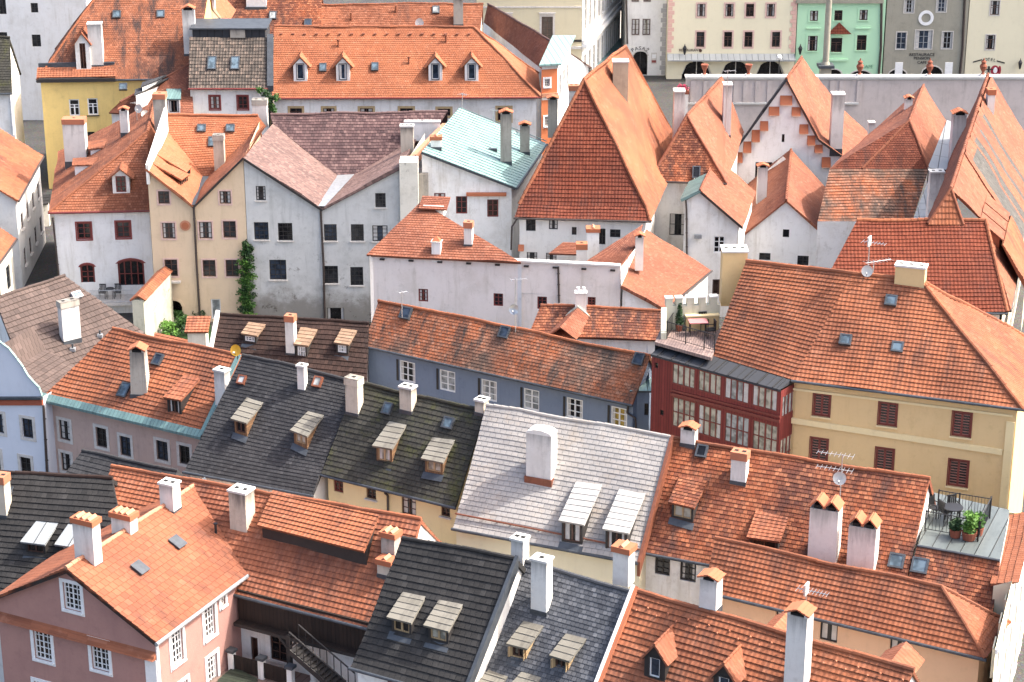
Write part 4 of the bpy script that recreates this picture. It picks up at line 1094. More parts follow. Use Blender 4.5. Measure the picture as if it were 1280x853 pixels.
# verge tiles on the ridge and lead on the back verge
mb = MB(); N = h.pr.N
mb.uvpoly([rbk + N * .08, Tb + N * .08, Tb + N * .1 - n * .0 + a * .0 + n * .45, rbk + N * .1 + n * .45], M['lead']); mb.build('back_flashing', h.e)
pv = h.plf
def on_ridge(t, back): 
    p = T_.lerp(Tb, t) - a * back; p = Vector((p.x, p.y, pv.z(p))); return p
for t, x, pw, yt, cp in ((.12, 106, 27, 645, 'tiles'), (.42, 154, 26, 638, 'tiles')):
    p = T_.lerp(Tb, t) - a * .9; p = Vector((p.x, p.y, T_.z - .5))
    # stack stands across the ridge; its broad side faces the gable
    q = hit(x, 700, p, n); p = Vector((q.x, q.y, T_.z - .45))
    chim(h, p, x, 700, pw, yt, .55, 'chimney', cp, pl=type('Q', (), {'d': a, 'n': n}), pots=3)
p = T_.lerp(Tb, .72) - a * .2; p = hit(209, 640, p, n); p = Vector((p.x, p.y, T_.z - .4))
chim(h, p, 207, 640, 18, 605, .6, 'chimney', 'slab', pl=type('Q', (), {'d': a, 'n': n}))
chim(h, h.pr.hit(299, 681), 299, 681, 22, 614.5, .75, 'chimcream', 'slab', pl=type('Q', (), {'d': a, 'n': n}))
for x, y in ((221, 679.5), (174, 711.5)):
    P = h.pr.hit(x, y); mb = MB(); d, up, N = h.pr.d, h.pr.up, h.pr.N
    o = P - d * .28 - up * .3; mb.box(o - N * .02, d * .56, up * .6, N * .14, M['lead']); mb.box(o - d * .03 - up * .05 + N * .12, d * .62, up * .68, N * .03, M['lead']); mb.build('roof_hatch', h.e)
P = h.pr.hit(270, 668); mb = MB(); mb.tube(P - Z * .1, P + Z * .5, .06, M['iron']); mb.tube(P + Z * .5, P + Z * .55, .1, M['iron']); mb.build('vent_pipe', h.e)
h.done(); PINK = h
# --- long orange roof behind it with the raised strip, above the courtyard
h = gable_house('courtyard_house', 'white house under a long orange roof with a raised strip and a black planked gallery', (108, 695), (491, 793), 6.3, 45, (139.5, 583), (526, 650), 'white', 'terra', course=.26, step=.045, rm='orange', sideover=.05)
pl = h.pl
shed(h, pl, (321.6, 657), (454.7, 690), (475.5, 641.5), (341, 612.8), M['orange'], 'blackwood', 'dormer', s2=24, over=.3, inset=.05, name='raised_roof', nwin=0, course=.26, step=.045)  # black front board stands in for the shaded gap under the strip
chim(h, pl, 485, 698, 17, 662, .55, 'chimgrey', 'tiles', pots=2); chim(h, pl, 480, 723, 17, 696, .5, 'chimcream', 'tiles', pots=1)
w = h.wf
FZ = 2.95
# planked gallery under the eave
u0, u1 = w.uz(303, 770)[0], w.len - .1
mb = MB(); zb = 5.0
o = w.P(u0, zb, .02); mb.box(o, w.a * (u1 - u0), -w.n * .9 if 0 else w.n * .28, Z * (6.5 - zb), M['darkplank']); mb.build('gallery', h.e)
# the wall below the gallery stands back from the eave
h.win(w, 348.5, 811, 21, 32, 'brown'); h.win(w, 318, 812, 9, 30, 'door')
mb = MB(); u = w.uz(371, 800)[0]
w2 = w
post = w.P(u, FZ, .62); mb.box(post - w.a * .1 - w.n * .1, w.a * .2, w.n * .2, Z * (zb - FZ + .1), M['blackwood'])
for s_ in (-1, 1): mb.prism([post + Z * 1.45, post + Z * 1.6, post + w.a * (s_ * .5) + Z * 2.1, post + w.a * (s_ * .5) + Z * 1.95], w.n * .12, M['blackwood'])
mb.box(w.P(u0, zb - .12, .5), w.a * (u1 - u0), w.n * .2, Z * .14, M['blackwood']); mb.box(w.P(u0, zb, .28), w.a * (u1 - u0), w.n * .4, Z * .05, M['darkplank'])
mb.build('gallery_post', h.e)
h.done(); CY = h; CW = w
# courtyard floor, stair, statue, fence
mb = MB(); q = [w.P(u0 - .9, FZ, -.2), w.P(w.len + .5, FZ, -.2), w.P(w.len + .5, FZ, 9), w.P(u0 - .9, FZ, 9)]
mb.prism(q, Z * -3.2, M['pinkpave'] if 'pinkpave' in M else M['slab']); structure('courtyard', mb)
st = thing('outdoor_stair', 'black wooden stair climbing to the planked gallery beside a white wall', 'stair', w.P(w.uz(425, 830)[0], FZ, .9))
p0 = w.P(w.uz(386, 797)[0], 5.0, .75); p1 = hit(433, 853, w.P(0, 0, .8), w.n); p1 = p1 + (p1 - p0) * .2
dv = p1 - p0; mb = MB()
for o in (0, .75): mb.prism([p0 + w.n * o, p0 + w.n * o - Z * .28, p1 + w.n * o - Z * .28, p1 + w.n * o], w.n * .06, M['blackwood'])
mb.build('stringer', st); mb = MB()
for k in range(15):
    c = p0 + dv * ((k + .5) / 15); mb.box(c - w.a * .12 + Z * -.06, w.a * .26, w.n * .76, Z * .05, M['blackwood'])
mb.build('treads', st); mb = MB()
for o in (.03, .78):
    mb.line([p0 + w.n * o + Z * .85, p1 + w.n * o + Z * .85], .035, M['blackwood'])
    for k in range(9):
        c = p0 + dv * (k / 8) + w.n * o; mb.tube(c - Z * .1, c + Z * .85, .022, M['blackwood'], 6)
mb.build('handrail', st)
sp_ = hit(393, 847, w.P(0, 0, .55), w.n); sp_.z = FZ
mb = MB(); mb.lathe(sp_, [(.22, 0), (.22, .12), (.16, .16), (.2, .5), (.17, .8), (.19, .98), (.1, 1.1), (.07, 1.16), (.1, 1.24), (.09, 1.36), (.03, 1.42)], M['chimney'], 12)
for s_ in (-1, 1): mb.line([sp_ + Vector((.17 * s_, -.03, .98)), sp_ + Vector((.22 * s_, -.1, .72)), sp_ + Vector((.06 * s_, -.2, .66))], .05, M['chimney'], 8)
tag(mb.build('statue', None, sp_), 'white stone statue standing in the courtyard beside the black stair', 'statue')
ft = thing('garden_fence', 'low dark fence with white capped posts in the shaded courtyard', 'fence', w.P(w.uz(330, 820)[0], FZ, 1.6))
fx = [(294, 831), (328, 840), (364, 851)]
pts = [U(x, y + 8, FZ) for x, y in fx]; pts = [pts[0] - (pts[1] - pts[0]) * .1] + pts[1:]
for p in pts:
    mb = MB(); mb.cbox(p, w.a, w.n, .26, .26, FZ, FZ + .95, M['white']); mb.cbox(p, w.a, w.n, .4, .4, FZ + .95, FZ + 1.08, M['lead']); mb.build('post', ft)
for p, q in zip(pts, pts[1:]):
    mb = MB(); mb.box(p.lerp(q, .08) + Z * .08, (q - p) * .84, w.n * .05, Z * .75, M['darkplank']); mb.build('panel', ft)
p = PINK.wr; dk = MB(); q = [U(x, y, FZ + .03) for x, y in ((272, 853), (292, 836), (322, 851), (318, 866), (275, 870))]
dk.prism([q[0], q[1], q[2], q[3], q[4]], Z * .12, M['greendeck'] if 'greendeck' in M else M['darkplank'])
tag(dk.build('deck', None, q[0]), 'mossy dark timber deck between the pink wall and the low fence', 'deck')
# --- dark roof at the left edge
h = gable_house('row_house', 'house at the left edge under a black slate roof with two zinc covered dormers', (-60, 742), (175, 775), 5, 43, (-40, 589), (140, 598.5), 'whiteold', 'black', course=.3, step=.045, rm='darkbrown')
for q in (((25, 677.5), (55.8, 681.5), (74.4, 651.5), (47.8, 648.5)), ((67.7, 681), (95, 685), (113, 655), (87.6, 652))):
    shed(h, h.pl, *q, M['silversheet'], 'blackwood', 'dormer', over=.25, course=3, step=.01)
chim(h, h.pl, 1, 648, 16, 597, .6, 'chimcream', 'brick', capmat='brickcap')
skylight(h, h.pl, 11, 616, 11, 12, 'lead', 'skyglass')
h.done()
# --- small dark lean roof between
h = gable_house('shed_house', 'small annex with a low dark slate roof below the taupe wall', (76, 600), (215, 633), 6.4, 38, (103, 563.5), (222, 590), 'taupe', 'slate', course=.26, step=.025, gut=None)
h.done()
# --- brown grey roof, upper left
h = gable_house('row_house', 'house under a plain brown grey tile roof with a single sooty white chimney', (40, 494), (208, 437), 5, 38, (-6, 374), (80.5, 343.3), 'white', 'brown', course=.36, step=.05, over=.25)
pl = h.pl
chim(h, pl, 91, 428, 19, 377, .5, 'chimney', 'brick', capmat='chimgrey', rot=-10)
skylight(h, pl, 95.5, 370, 9, 7, 'zinc', 'skyglass')
for x, y in ((125, 420), (91, 437)):
    P = pl.hit(x, y); mb = MB(); mb.box(P - Vector((.15, .15, .1)), Vector((.3, 0, 0)), Vector((0, .3, 0)), Z * .2, M['zinc']); mb.tube(P, P + Z * .35, .06, M['lead']); mb.build('vent_pipe', h.e)
h.done()
# --- pale blue house at the left edge with a curved gable
R_, L_ = U(52, 503, 7), U(-30, 489, 7)
h = House('gable_house', 'pale blue house at the left edge with a curved teal capped gable', Vector((R_.x, R_.y, 0)), 'house', TG)
a = flat(R_ - L_); n = Vector((-a.y, a.x, 0)); nn = a.cross(Z)
G_ = [(54, 496), (50, 485), (43, 478), (36, 470), (29, 458), (20, 446), (12, 436), (0, 427), (-14, 424), (-28, 427)]
tp = [hit(x, y, R_, nn) for x, y in G_][::-1]
w = h.wall(tp, M['paleblue'])
h.wins_(w, [(34.6, 535.5, 13, 24), (32.5, 584, 13, 24), (-2, 529, 13, 24), (-6, 575, 13, 24)], 'whitesur')
h.band(w, 503, -40, 54, .3, .1, M['redtrim'], y1px=503)
h.band(w, 497, -40, 54, .12, .22, M['lead'], y1px=497, name='ledge')
mb = MB()
for p, q in zip(tp, tp[1:]): mb.prism([p - nn * -.12, q - nn * -.12, q - nn * -.12 + Z * .06, p - nn * -.12 + Z * .06], n * .13, M['teal'])
mb.build('gable_coping', h.e)
h.wall([tp[-1], tp[-1] + n * 5], M['paleblue']); h.wall([tp[0] + n * 5 - Z * 2.8, tp[0] - Z * 2.8], M['paleblue'])
pk = max(tp, key=lambda p: p.z)
patch(h.roof, tp[-1] - Z * .9, tp[-1] - Z * .9 + n * 5, pk + n * 5 - Z * 2.4, pk + n * .3 - Z * 2.4, M['brown'], .36, .04)
patch(h.roof, tp[0] - Z * .9 + n * 5, tp[0] - Z * .9, pk + n * .3 - Z * 2.4, pk + n * 5 - Z * 2.4, M['brown'], .36, .04)
h.pipe(w, [(55.5, 506), (60, 592)], .07)
h.done()
# --- house along the street at the right edge
p0 = U(1265, 727, 8.6); gd = Vector((math.sin(math.radians(18.5)), math.cos(math.radians(18.5)), 0))
h = House('street_house', 'white street front at the right edge with a narrow tile topped wall', Vector((p0.x, p0.y, 0)), 'house', TG)
f0, f1 = p0 - gd * 6, p0 + gd * 16
side = Vector((-gd.y, gd.x, 0))
w = h.wall([f0 + Z * 0, f1], M['palecream'])
for k in range(9):
    u = 1.0 + k * 2.2
    for z0, z1 in ((.9, 2.8), (4.0, 5.7), (6.6, 8.0)): h.win(w, 0, 0, 0, 0, 'facade', rect=(u, u + 1.0, z0, z1))
for zz, t, o in ((8.25, .22, .1), (6.1, .2, .1), (3.4, .3, .14)):
    mb = MB(); mb.box(w.P(0, zz, 0), w.a * w.len, w.n * o, Z * t, M['whitepaint']); mb.build('cornice', h.e)
q0, q1 = p0 + Z * .12, p0 + gd * 7 + Z * .12
patch(h.roof, q1 + side * .9 - Z * .35, q0 + side * .9 - Z * .35, q0 - side * .25, q1 - side * .25, M['orange'], .3, .04)
h.wall([q1 + side * .75 - Z * .45, q0 + side * .75 - Z * .45], M['palecream']); h.wall([q0 + side * .75 - Z * .45, q0 - Z * .1], M['palecream'])
ch = MB(); c = U(1244.5, 772, 5.5); 
zt = hit(1244, 724, c, Vector((0, 1, 0))).z
ch.cbox(c + gd * .4 , YEL.pl.d, YEL.pl.n, .62, .8, 2, zt, M['chimcream']); o = ch.build('chimney', h.e)
k_ = MB(); k_.cbox(c + gd * .4, YEL.pl.d, YEL.pl.n, .74, .92, zt, zt + .08, M['tcap'])
for s_ in (-1, 1): k_.lathe(Vector((c.x, c.y, zt + .08)) + gd * .4 + YEL.pl.d * (.17 * s_), [(.1, 0), (.08, .2), (.1, .25)], M['tcap'], 8)
k_.build('chimney_cap', o)
h.done(); STREET = (p0, gd)
# ================================================================ middle of the town
def verge(h, pts, mat='blackwood', th=.16, n=None):
    mb = MB()
    for p, q in zip(pts, pts[1:]): mb.prism([p - Z * th, q - Z * th, q + Z * .03, p + Z * .03], n or Vector((0, .07, 0)), M[mat])
    return mb.build('verge_board', h.e)
def quad(h, pts, mat, course=.2, step=.03, thick=.14):
    patch(h.roof, *pts, M[mat] if isinstance(mat, str) else mat, course, step, thick)
# --- two houses on the far left, beside the lane
h = gfront('gable_house', 'white house at the left edge whose orange roof drops to the dark lane', (22.6, 251), (-103, 253), 6.7, (-40, 212), (0, 0), 'whiteold', 'orange', depth=11.5, course=.3, step=.05)
p = h.wr; 
for u in (1.5, 4, 6.5, 9): h.win(p, 0, 0, 0, 0, 'brown', rect=(u, u + .9, 1.2, 2.5)); h.win(p, 0, 0, 0, 0, 'brown', rect=(u, u + .9, 3.9, 5.1))
h.gutter(h.c[0], h.c[4], .08, M['pipe']); h.done()
h = gfront('gable_house', 'lower stained house at the left edge with a small orange roof', (-18, 352), (-120, 352), 5, (-70, 318), (0, 0), 'stained', 'orange', depth=9, course=.3, step=.05)
for u in (.8, 3.2, 6.2): h.win(h.wr, 0, 0, 0, 0, 'black23', rect=(u, u + 1.1, 2.0, 3.7))
h.gutter(h.c[0], h.c[4], .08, M['pipe']); h.done()
# --- white house with red windows and balcony
h = House('town_house', 'white house with dark red windows, hipped orange roof and small balcony above a garden', AY(125, 300, 138), 'house', TG)
FL, FR = U(61, 265.5, 7.1), U(188, 263, 7.1); pl = Plane(FL, FR, 45); AP = pl.hit(184, 165)
EB, RB = U(73, 190, 7.1), U(192, 129, AP.z + .2)
patch(h.roof, FL, FR, AP, AP, M['orangeplain'], .2, .035)
patch(h.roof, EB, FL, AP, RB, M['orangeplain'], .2, .035)
patch(h.roof, FR, Vector((RB.x + 5, RB.y, 7.1)), RB, AP, M['orangeplain'], .2, .035)
patch(h.roof, Vector((RB.x + 5, RB.y, 7.1)), EB, RB, RB, M['orangeplain'], .2, .035)
ridge(h.roof, FL, AP, M['orangeplain']); ridge(h.roof, AP, RB, M['orangeplain'])
n = pl.n; z_ = Z * .1
wa, wb = FL + n * .3 + pl.d * .3 + z_, FR + n * .3 - pl.d * .1 + z_
w = h.wall([wa, wb], M['bluewhite']); lw = Vector((EB.x + .3, EB.y, EB.z))
h.wall([lw, wa], M['bluewhite']); h.wall([wb, wb + n * 14], M['bluewhite'])
h.wins_(w, [(105, 289, 18, 21), (154, 287.5, 18, 21)], 'redwin'); h.win(w, 109.5, 342, 18, 23, 'redarch'); h.win(w, 164, 341, 33, 32, 'redarch4'); h.win(w, 158, 382, 7, 14, 'door')
h.gutter(FL, FR, .08, M['red']); h.pipe(w, [(66, 272), (74, 345), (78, 372)], .06)
gdorm(h, pl, 152, 242.5, 21, 220, 211.5, M['orangeplain'], 'white', 'redplain', over=.15, ov=.3, wfrac=.6)
pf = Plane(EB, FL, 45); N_ = (FL - EB).cross(AP - EB).normalized(); N_ = N_ if N_.z > 0 else -N_
pf.N = N_; pf.d = flat(FL - EB); pf.n = Vector((-pf.d.y, pf.d.x, 0)); pf.t = math.sqrt(1 - N_.z ** 2) / N_.z; pf.deg = math.degrees(math.atan(pf.t)); pf.up = (pf.n + Z * pf.t).normalized()
FP = type('Q', (), {'d': Vector((1, 0, 0)), 'n': Vector((0, 1, 0))})
chim(h, pf.hit(95, 205), 95, 205, 27, 150, .9, 'chimney', 'brick', capmat='brickcap', pl=FP, pots=1)
chim(h, pf.hit(156, 169), 156, 169, 10, 134, .5, 'chimney', 'gable', pl=FP)
def side_dormer(h, pts, wallpts, mat, wm='white'):
    """dormer on a slope we see end-on: pts = roof quad, wallpts = the cheek under it, all 3D"""
    mb = MB(); mb.prism(wallpts, Vector((0, .12, 0)), M[wm]); o = mb.build('dormer', h.e)
    r = MB(); patch(r, *pts, M[mat], .25, .03, .08, 0); r.build('dormer_roof', o)
for (a, b, c, d) in (((90, 207), (91, 198), (127, 196), (117, 206)), ((110, 187), (111, 177), (134, 174), (130, 185))):
    A, D = pf.hit(*c), pf.hit(*d); zt = (A.z + D.z) / 2
    F1, F2 = U(b[0], b[1], zt - .25), U(a[0], a[1], zt - .25)
    side_dormer(h, (F1, F2, D, A), [F2 + Vector((.15, .1, -.1)), Vector((F2.x + .15, F2.y + .1, pf.z(F2) + .05)), D + Vector((0, .1, -.05))], 'orangeplain')
# balcony
bz = w.uz(145, 371)[1]; u0, u1 = w.uz(116, 365)[0], w.uz(171, 365)[0]
mb = MB(); mb.box(w.P(u0, bz, 0), w.a * (u1 - u0), w.n * 1.9, Z * .16, M['stonesur']); mb.box(w.P(u0 + .2, -.5, .05), w.a * (u1 - u0 - .4), w.n * 1.2, Z * (bz + .5), M['white']); mb.build('balcony', h.e)
mb = MB(); rl = [w.P(u0 + .05, bz + .16, 1.84), w.P(u1 - .05, bz + .16, 1.84)]
mb.line([p + Z * .95 for p in rl], .025, M['alu']); mb.line([p + Z * .1 for p in rl], .015, M['alu'])
for k in range(34): p = rl[0].lerp(rl[1], k / 33); mb.tube(p, p + Z * .95, .012, M['alu'], 4, caps=False)
mb.build('railing', h.e); BAL = (w, u0, u1, bz + .16)
h.done()
# --- beige house
zf = 136.0
def FW(x, y, Y=zf): return AY(x, y, Y)
h = House('town_house', 'beige house of two half gables with brown windows, round medallion and downpipe', FW(243, 300), 'house', TG)
w = h.wall([FW(184, 213), FW(242, 258), FW(304, 199)], M['beige'])
h.wall([FW(304, 199) , FW(304, 199) + Vector((0, 10, 0))], M['beige']); h.wall([FW(184, 213) + Vector((0, 10, 0)), FW(184, 213)], M['beige'])
h.wins_(w, [(204.8, 247, 14, 16), (281.5, 247, 14, 16), (211, 288.6, 16, 20), (257, 288, 16, 21), (287, 287, 16, 21), (214, 335, 16, 21), (261.6, 335.6, 16, 21), (290.3, 335.4, 16, 21)], 'brownsur')
h.win(w, 218, 388, 20, 24, 'archg'); h.win(w, 270, 386.6, 12, 25, 'doorpale')
h.pipe(w, [(242.5, 259), (246, 330), (250, 394)], .075)
u, z = w.uz(231.6, 282); mb = MB(); mb.tube(w.P(u, z, 0), w.P(u, z, .06), .36, M['tcaplight'], 20); mb.tube(w.P(u, z, .06), w.P(u, z, .09), .24, M['tcap'], 20); mb.build('medallion', h.e)
u, z = w.uz(217, 351.5); mb = MB(); mb.box(w.P(u - .5, z - .08, 0), w.a * 1.0, w.n * .3, Z * .12, M['stonesur']); mb.build('ledge', h.e)
fo = Vector((0, -.25, 0))
VF, LF, RF = FW(242.3, 256.5) + fo, FW(183, 209.5) + fo, FW(304, 195.5) + fo
VB = U(256.5, 222.3, VF.z); pm = Plane(VB - Vector((1, 0, 0)), VB + Vector((1, 0, 0)), 45)
ML, MR = pm.hit(207, 164), pm.hit(331, 156); TL, TR = pm.hit(209, 143), pm.hit(322, 144)
patch(h.roof, VF, VB, ML, LF, M['fresh'], .2, .03); patch(h.roof, VB, VF, RF, MR, M['orangeplain'], .2, .03)
patch(h.roof, VB - Vector((.05, 0, 0)), VB + Vector((.05, 0, 0)), MR, ML, M['fresh'], .2, .03)
patch(h.roof, ML, MR, TR, TL, M['fresh'], .2, .03)
bk = Vector((0, 4, -4)); patch(h.roof, TR + bk, TL + bk, TL, TR, M['fresh'], .2, .03); ridge(h.roof, TL, TR, M['fresh'])
mb = MB(); g = Vector((.28, 0, .07)); mb.uvpoly([VF - g + Z * .17, VF + g + Z * .03, VB + g * 1.2 + Z * .03, VB - g * 1.2 + Z * .2], M['lead']); mb.build('valley_gutter', h.e)
verge(h, [LF - Z * .04, VF - Z * .04, RF - Z * .04])
skylight(h, pm, 252, 161, 11, 9); skylight(h, pm, 288, 161, 11, 9); skylight(h, pm, 265, 178, 9, 12)
chim(h, pm, 275, 221, 13, 170, .6, 'chimcream', 'brick', capmat='chimgrey', pots=1)
chim(h, AY(201, 166, 145.5), 201, 166, 15, 118.5, .8, 'chimgrey', 'brick', capmat='brickcap', pots=1, flash=False)
chim(h, AY(325, 151, 146.5), 325, 151, 18, 126, .7, 'chimney', 'brick', capmat='chimgrey', flash=False)
# fire wall to the left neighbour
mb = MB(); a, b = LF + Z * .1, ML + Z * .1; mb.prism([a - Z * 1.2, a + Z * .15, b + Z * 1.6, b - Z * 1.2], Vector((.2, 0, 0)), M['white']); mb.build('fire_wall', h.e)
pr = Plane(VF, VB, 30); N_ = (VB - VF).cross(ML - VF).normalized(); pr.N = N_ if N_.z > 0 else -N_; pr.d = flat(VB - VF); pr.n = Vector((-pr.d.y, pr.d.x, 0)); pr.t = math.sqrt(1 - pr.N.z ** 2) / pr.N.z; pr.deg = math.degrees(math.atan(pr.t)); pr.up = (pr.n + Z * pr.t).normalized()
for a, b, c, d in (((228, 226), (238, 219), (194, 198), (188, 203)), ((234, 216.5), (241, 209), (198, 186), (192, 191))):
    A, D = pr.hit(*c), pr.hit(*d); lift = Z * .55
    F1, F2 = pr.hit(a[0], a[1] + 9) + lift, pr.hit(b[0], b[1] + 9) + lift
    r = MB(); patch(r, F1, F2, A, D, M['fresh'], .2, .02, .1, 0)
    for k in range(5):
        p = F1.lerp(F2, (k + .5) / 5) - Vector((.15, 0, .1)); r.tube(p, Vector((p.x, p.y, pr.z(p))), .05, M['blackwood'], 6)
    r.build('raised_roof', h.e)
h.done()
# --- grey house
h = House('town_house', 'weathered grey white house of two half gables with black windows under purple brown roofs', FW(403, 300), 'house', TG)
w = h.wall([FW(304.6, 199), FW(402, 262), FW(502, 211)], M['greywall'])
e = FW(502, 211); h.wall([e, e + Vector((1.2, 9, 0))], M['greywall'])
h.wins_(w, [(326, 241.8, 12, 18), (326.7, 289, 18, 22), (356.6, 290, 18, 22), (347.4, 337.5, 21, 25), (413, 291, 16, 21), (446.7, 291, 16, 21), (475, 292, 19, 20), (475.6, 250.6, 13, 18), (413.5, 343.6, 18, 22), (446, 345.5, 16, 23)], 'black23')
h.win(w, 419.6, 394, 21, 18, 'hole'); h.pipe(w, [(401, 263), (404.5, 330), (406, 398)], .075)
VF, LF, RF = FW(402, 259.5) + fo, FW(304.8, 196) + fo, FW(502, 207) + fo
VL, VR = U(422, 220, VF.z), U(443, 219, VF.z); pm = Plane(VL, VR + Vector((0, .0, 0)), 46)
ML, MR = pm.hit(341, 155), pm.hit(549, 156); TL, TR = pm.hit(338, 143), pm.hit(559, 140.5)
RB = pm.hit(506, 184)
patch(h.roof, VF, VL, ML, LF, M['rosy'], .2, .03)
patch(h.roof, VR, VF, RF, pm.hit(520, 172), M['rosy'], .2, .03)
patch(h.roof, VL, VR, MR, ML, M['purple'], .26, .03); patch(h.roof, ML, MR, TR, TL, M['purple'], .26, .03)
patch(h.roof, TR + bk, TL + bk, TL, TR, M['purple'], .26, .03); ridge(h.roof, TL, TR, M['purple'])
mb = MB(); mb.uvpoly([VF - Vector((.25, 0, -.17)), VF + Vector((.25, 0, .17)), VR + Z * .06, VL + Z * .06], M['zinc']); mb.build('valley_gutter', h.e)
verge(h, [LF - Z * .04, VF - Z * .04, RF - Z * .04])
chim(h, AY(509, 189, 142.2), 509, 189, 16, 157.5, .6, 'chimcream', 'slab', pots=3, flash=False)
chim(h, AY(528, 168, 146), 534, 168, 44, 152, .4, 'white', 'slab', pots=1, flash=False)
mb = MB(); pier = FW(512, 240, 135.6); zt = FW(512, 203, 135.6).z; s = ppm(pier)
mb.box(Vector((FW(500, 240, 135.7).x, 135.5, -.5)), Vector((23 / s, 0, 0)), Vector((0, 1.6, 0)), Z * (zt + .5), M['stained']); 
mb.box(Vector((FW(500, 240, 135.7).x + 23 / s, 136.2, -.5)), Vector((12 / s, 0, 0)), Vector((0, 1.6, 0)), Z * (zt - .5), M['chimgrey'])
mb.build('pier', h.e)
mb = MB(); a, b = RF + Z * .05, pm.hit(553, 157) + Z * .05; mb.prism([a - Z * .6, a + Z * .12, b + Z * .12, b - Z * .6], Vector((.35, 0, 0)), M['tcaplight']); mb.build('verge_tiles', h.e)
h.done()
# --- house with the teal sheet roof
Y5 = 136.3
h = House('town_house', 'white house with a pale teal sheet metal roof and two stone chimneys', AY(585, 260, Y5), 'house', TG)
a, b = AY(527, 190, Y5), AY(645, 235, Y5); c, d = U(683, 180, b.z), U(574, 135, a.z)
w = h.wall([a - Z * .15 + Vector((0, .3, 0)), b - Z * .15 + Vector((-.3, .3, 0))], M['white']); e = b - Z * .15 + Vector((-.3, .3, 0)); h.wall([e, c - Z * .15 + Vector((-.3, 0, 0))], M['white'])
h.wall([d - Z * .15, a - Z * .15 + Vector((0, .3, 0))], M['white'])
h.wins_(w, [(549.8, 249, 14, 15), (577, 256.5, 14, 22), (616, 260.5, 14, 22)], 'redplain')
u0, z = w.uz(583, 242); u1 = w.uz(633, 242)[0]; mb = MB(); mb.box(w.P(u0, z - .12, 0), w.a * (u1 - u0), w.n * .3, Z * .2, M['tcap']); mb.build('tiled_ledge', h.e)
mb = MB(); sl = (b - a).normalized(); up = (d - a)
nn = sl.cross(up).normalized()
q = [a, b, c, d]; uv = [((p - a).dot(up.normalized()), (p - a).dot(sl)) for p in q]; mb.poly(q, M['teal'], uv); mb.prism([p - nn * .16 for p in q], nn * .14, M['lead'])
k = int(up.length / .52)
for i in range(k + 1):
    p = a + up * (i / k); mb.box(p - up.normalized() * .015, sl * (b - a).length, up.normalized() * .03, nn * .055, M['teal'])
mb.build('sheet_roof', h.e)
class QP: pass
pm = QP(); pm.N = nn; pm.d = Vector((1, 0, 0)); pm.n = Vector((0, 1, 0)); pm.hit = lambda x, y: hit(x, y, a, nn); 
chim(h, pm.hit(632.5, 205), 632.5, 205, 14, 137.5, .55, 'chimgrey', 'gable', pl=pm); chim(h, pm.hit(656, 193), 656, 193, 12, 153, .5, 'chimgrey', 'gable', pl=pm)
chim(h, pm.hit(545, 187), 545, 187, 13, 168, .5, 'white', 'tiles', pl=pm, pots=1)
chim(h, AY(691, 164, 147), 691, 164, 12, 120, .6, 'chimgrey', 'gable', pl=pm, flash=False)
P = pm.hit(616, 189); mb = MB(); mb.box(P - Vector((.3, .1, .05)), Vector((.6, 0, 0)), Vector((0, .3, 0)), Z * .22, M['lead']); mb.build('vent', h.e)
h.gutter(b, c, .08)
h.done()
# --- long white wall with the three sided orange roof
a, b = U(463, 317, 8.7), U(776, 332, 8.7)
h = House('long_house', 'long low house with a plain lilac wall and three sided orange roof', Vector((a.x, a.y, 0)), 'house', TG)
m_ = U(652, 327, 8.7); w = h.wall([a, b], M['lilac'])
h.wins_(w, [(529, 369.4, 12, 16), (622.8, 375, 12, 16), (677.6, 379, 12, 16), (739.5, 377, 10, 11)], 'redplain'); h.pipe(w, [(698, 333), (699, 378)], .06)
pl = Plane(a - w.a * .0 + w.n * .25, m_ + w.n * .25, 30); E1, E2 = pl.o - w.a * .2, m_ + w.n * .25; AP = pl.hit(526, 252)
patch(h.roof, E1, E2, AP, AP, M['pink'], .2, .03)
h.wall([Vector((m_.x, m_.y, 8.6)), AP - Z * .1 + pl.n * .02], M['white']); h.wall([AP - Z * .1, E1 + w.a * .2 - Z * .1], M['white'])
mb = h.wmb
for k in range(9):
    x = 475 + k * 36.0
    u, z = w.uz(x, 318 + (x - 463) * .048 + 3); mb.box(w.P(u, z - .16, 0), w.a * .3, w.n * .14, Z * .09, M['blackwood'])
mb = MB(); mb.box(w.P(0, 8.62, -.3), w.a * w.len, w.n * .42, Z * .12, M['slab']); mb.build('coping', h.e)
chim(h, pl, 585, 309, 10, 279, .5, 'chimney', 'brick', capmat='brickcap', pots=1); chim(h, pl, 545, 318, 11, 304, .5, 'white', 'cone', capmat='tcap', flash=False)
p = AP + w.a * .4 - Z * .2; gd_ = MB(); gd_.cbox(p + w.a * .5, w.a, -w.n, 1.3, 1.0, p.z - .6, p.z + .1, M['white']); o = gd_.build('dormer', h.e); r = MB(); q = p + w.a * .5
patch(r, q - w.a * .9 + w.n * .8 - Z * .02, q + w.a * .9 + w.n * .8 - Z * .02, q + w.a * .9 - w.n * .6 + Z * .4, q - w.a * .9 - w.n * .6 + Z * .4, M['rust'], .2, .03, .08, 0); r.build('dormer_roof', o)
b2 = AY(792, 310, 127); h.wall([b, Vector((b2.x, b2.y, 7.6))], M['white'])
h.wall([Vector((b2.x, b2.y, 6.6)), Vector((a.x, a.y + 3, 6.6))], M['white'])
mb = MB(); q = [Vector((m_.x, m_.y + .1, 6.6)), Vector((b.x, b.y + .1, 6.6)), Vector((b2.x, b2.y, 6.6)), Vector((m_.x, m_.y + 3, 6.6))]; mb.uvpoly(q, M['greysheet']); mb.build('flat_roof', h.e)
h.done(); LW = w
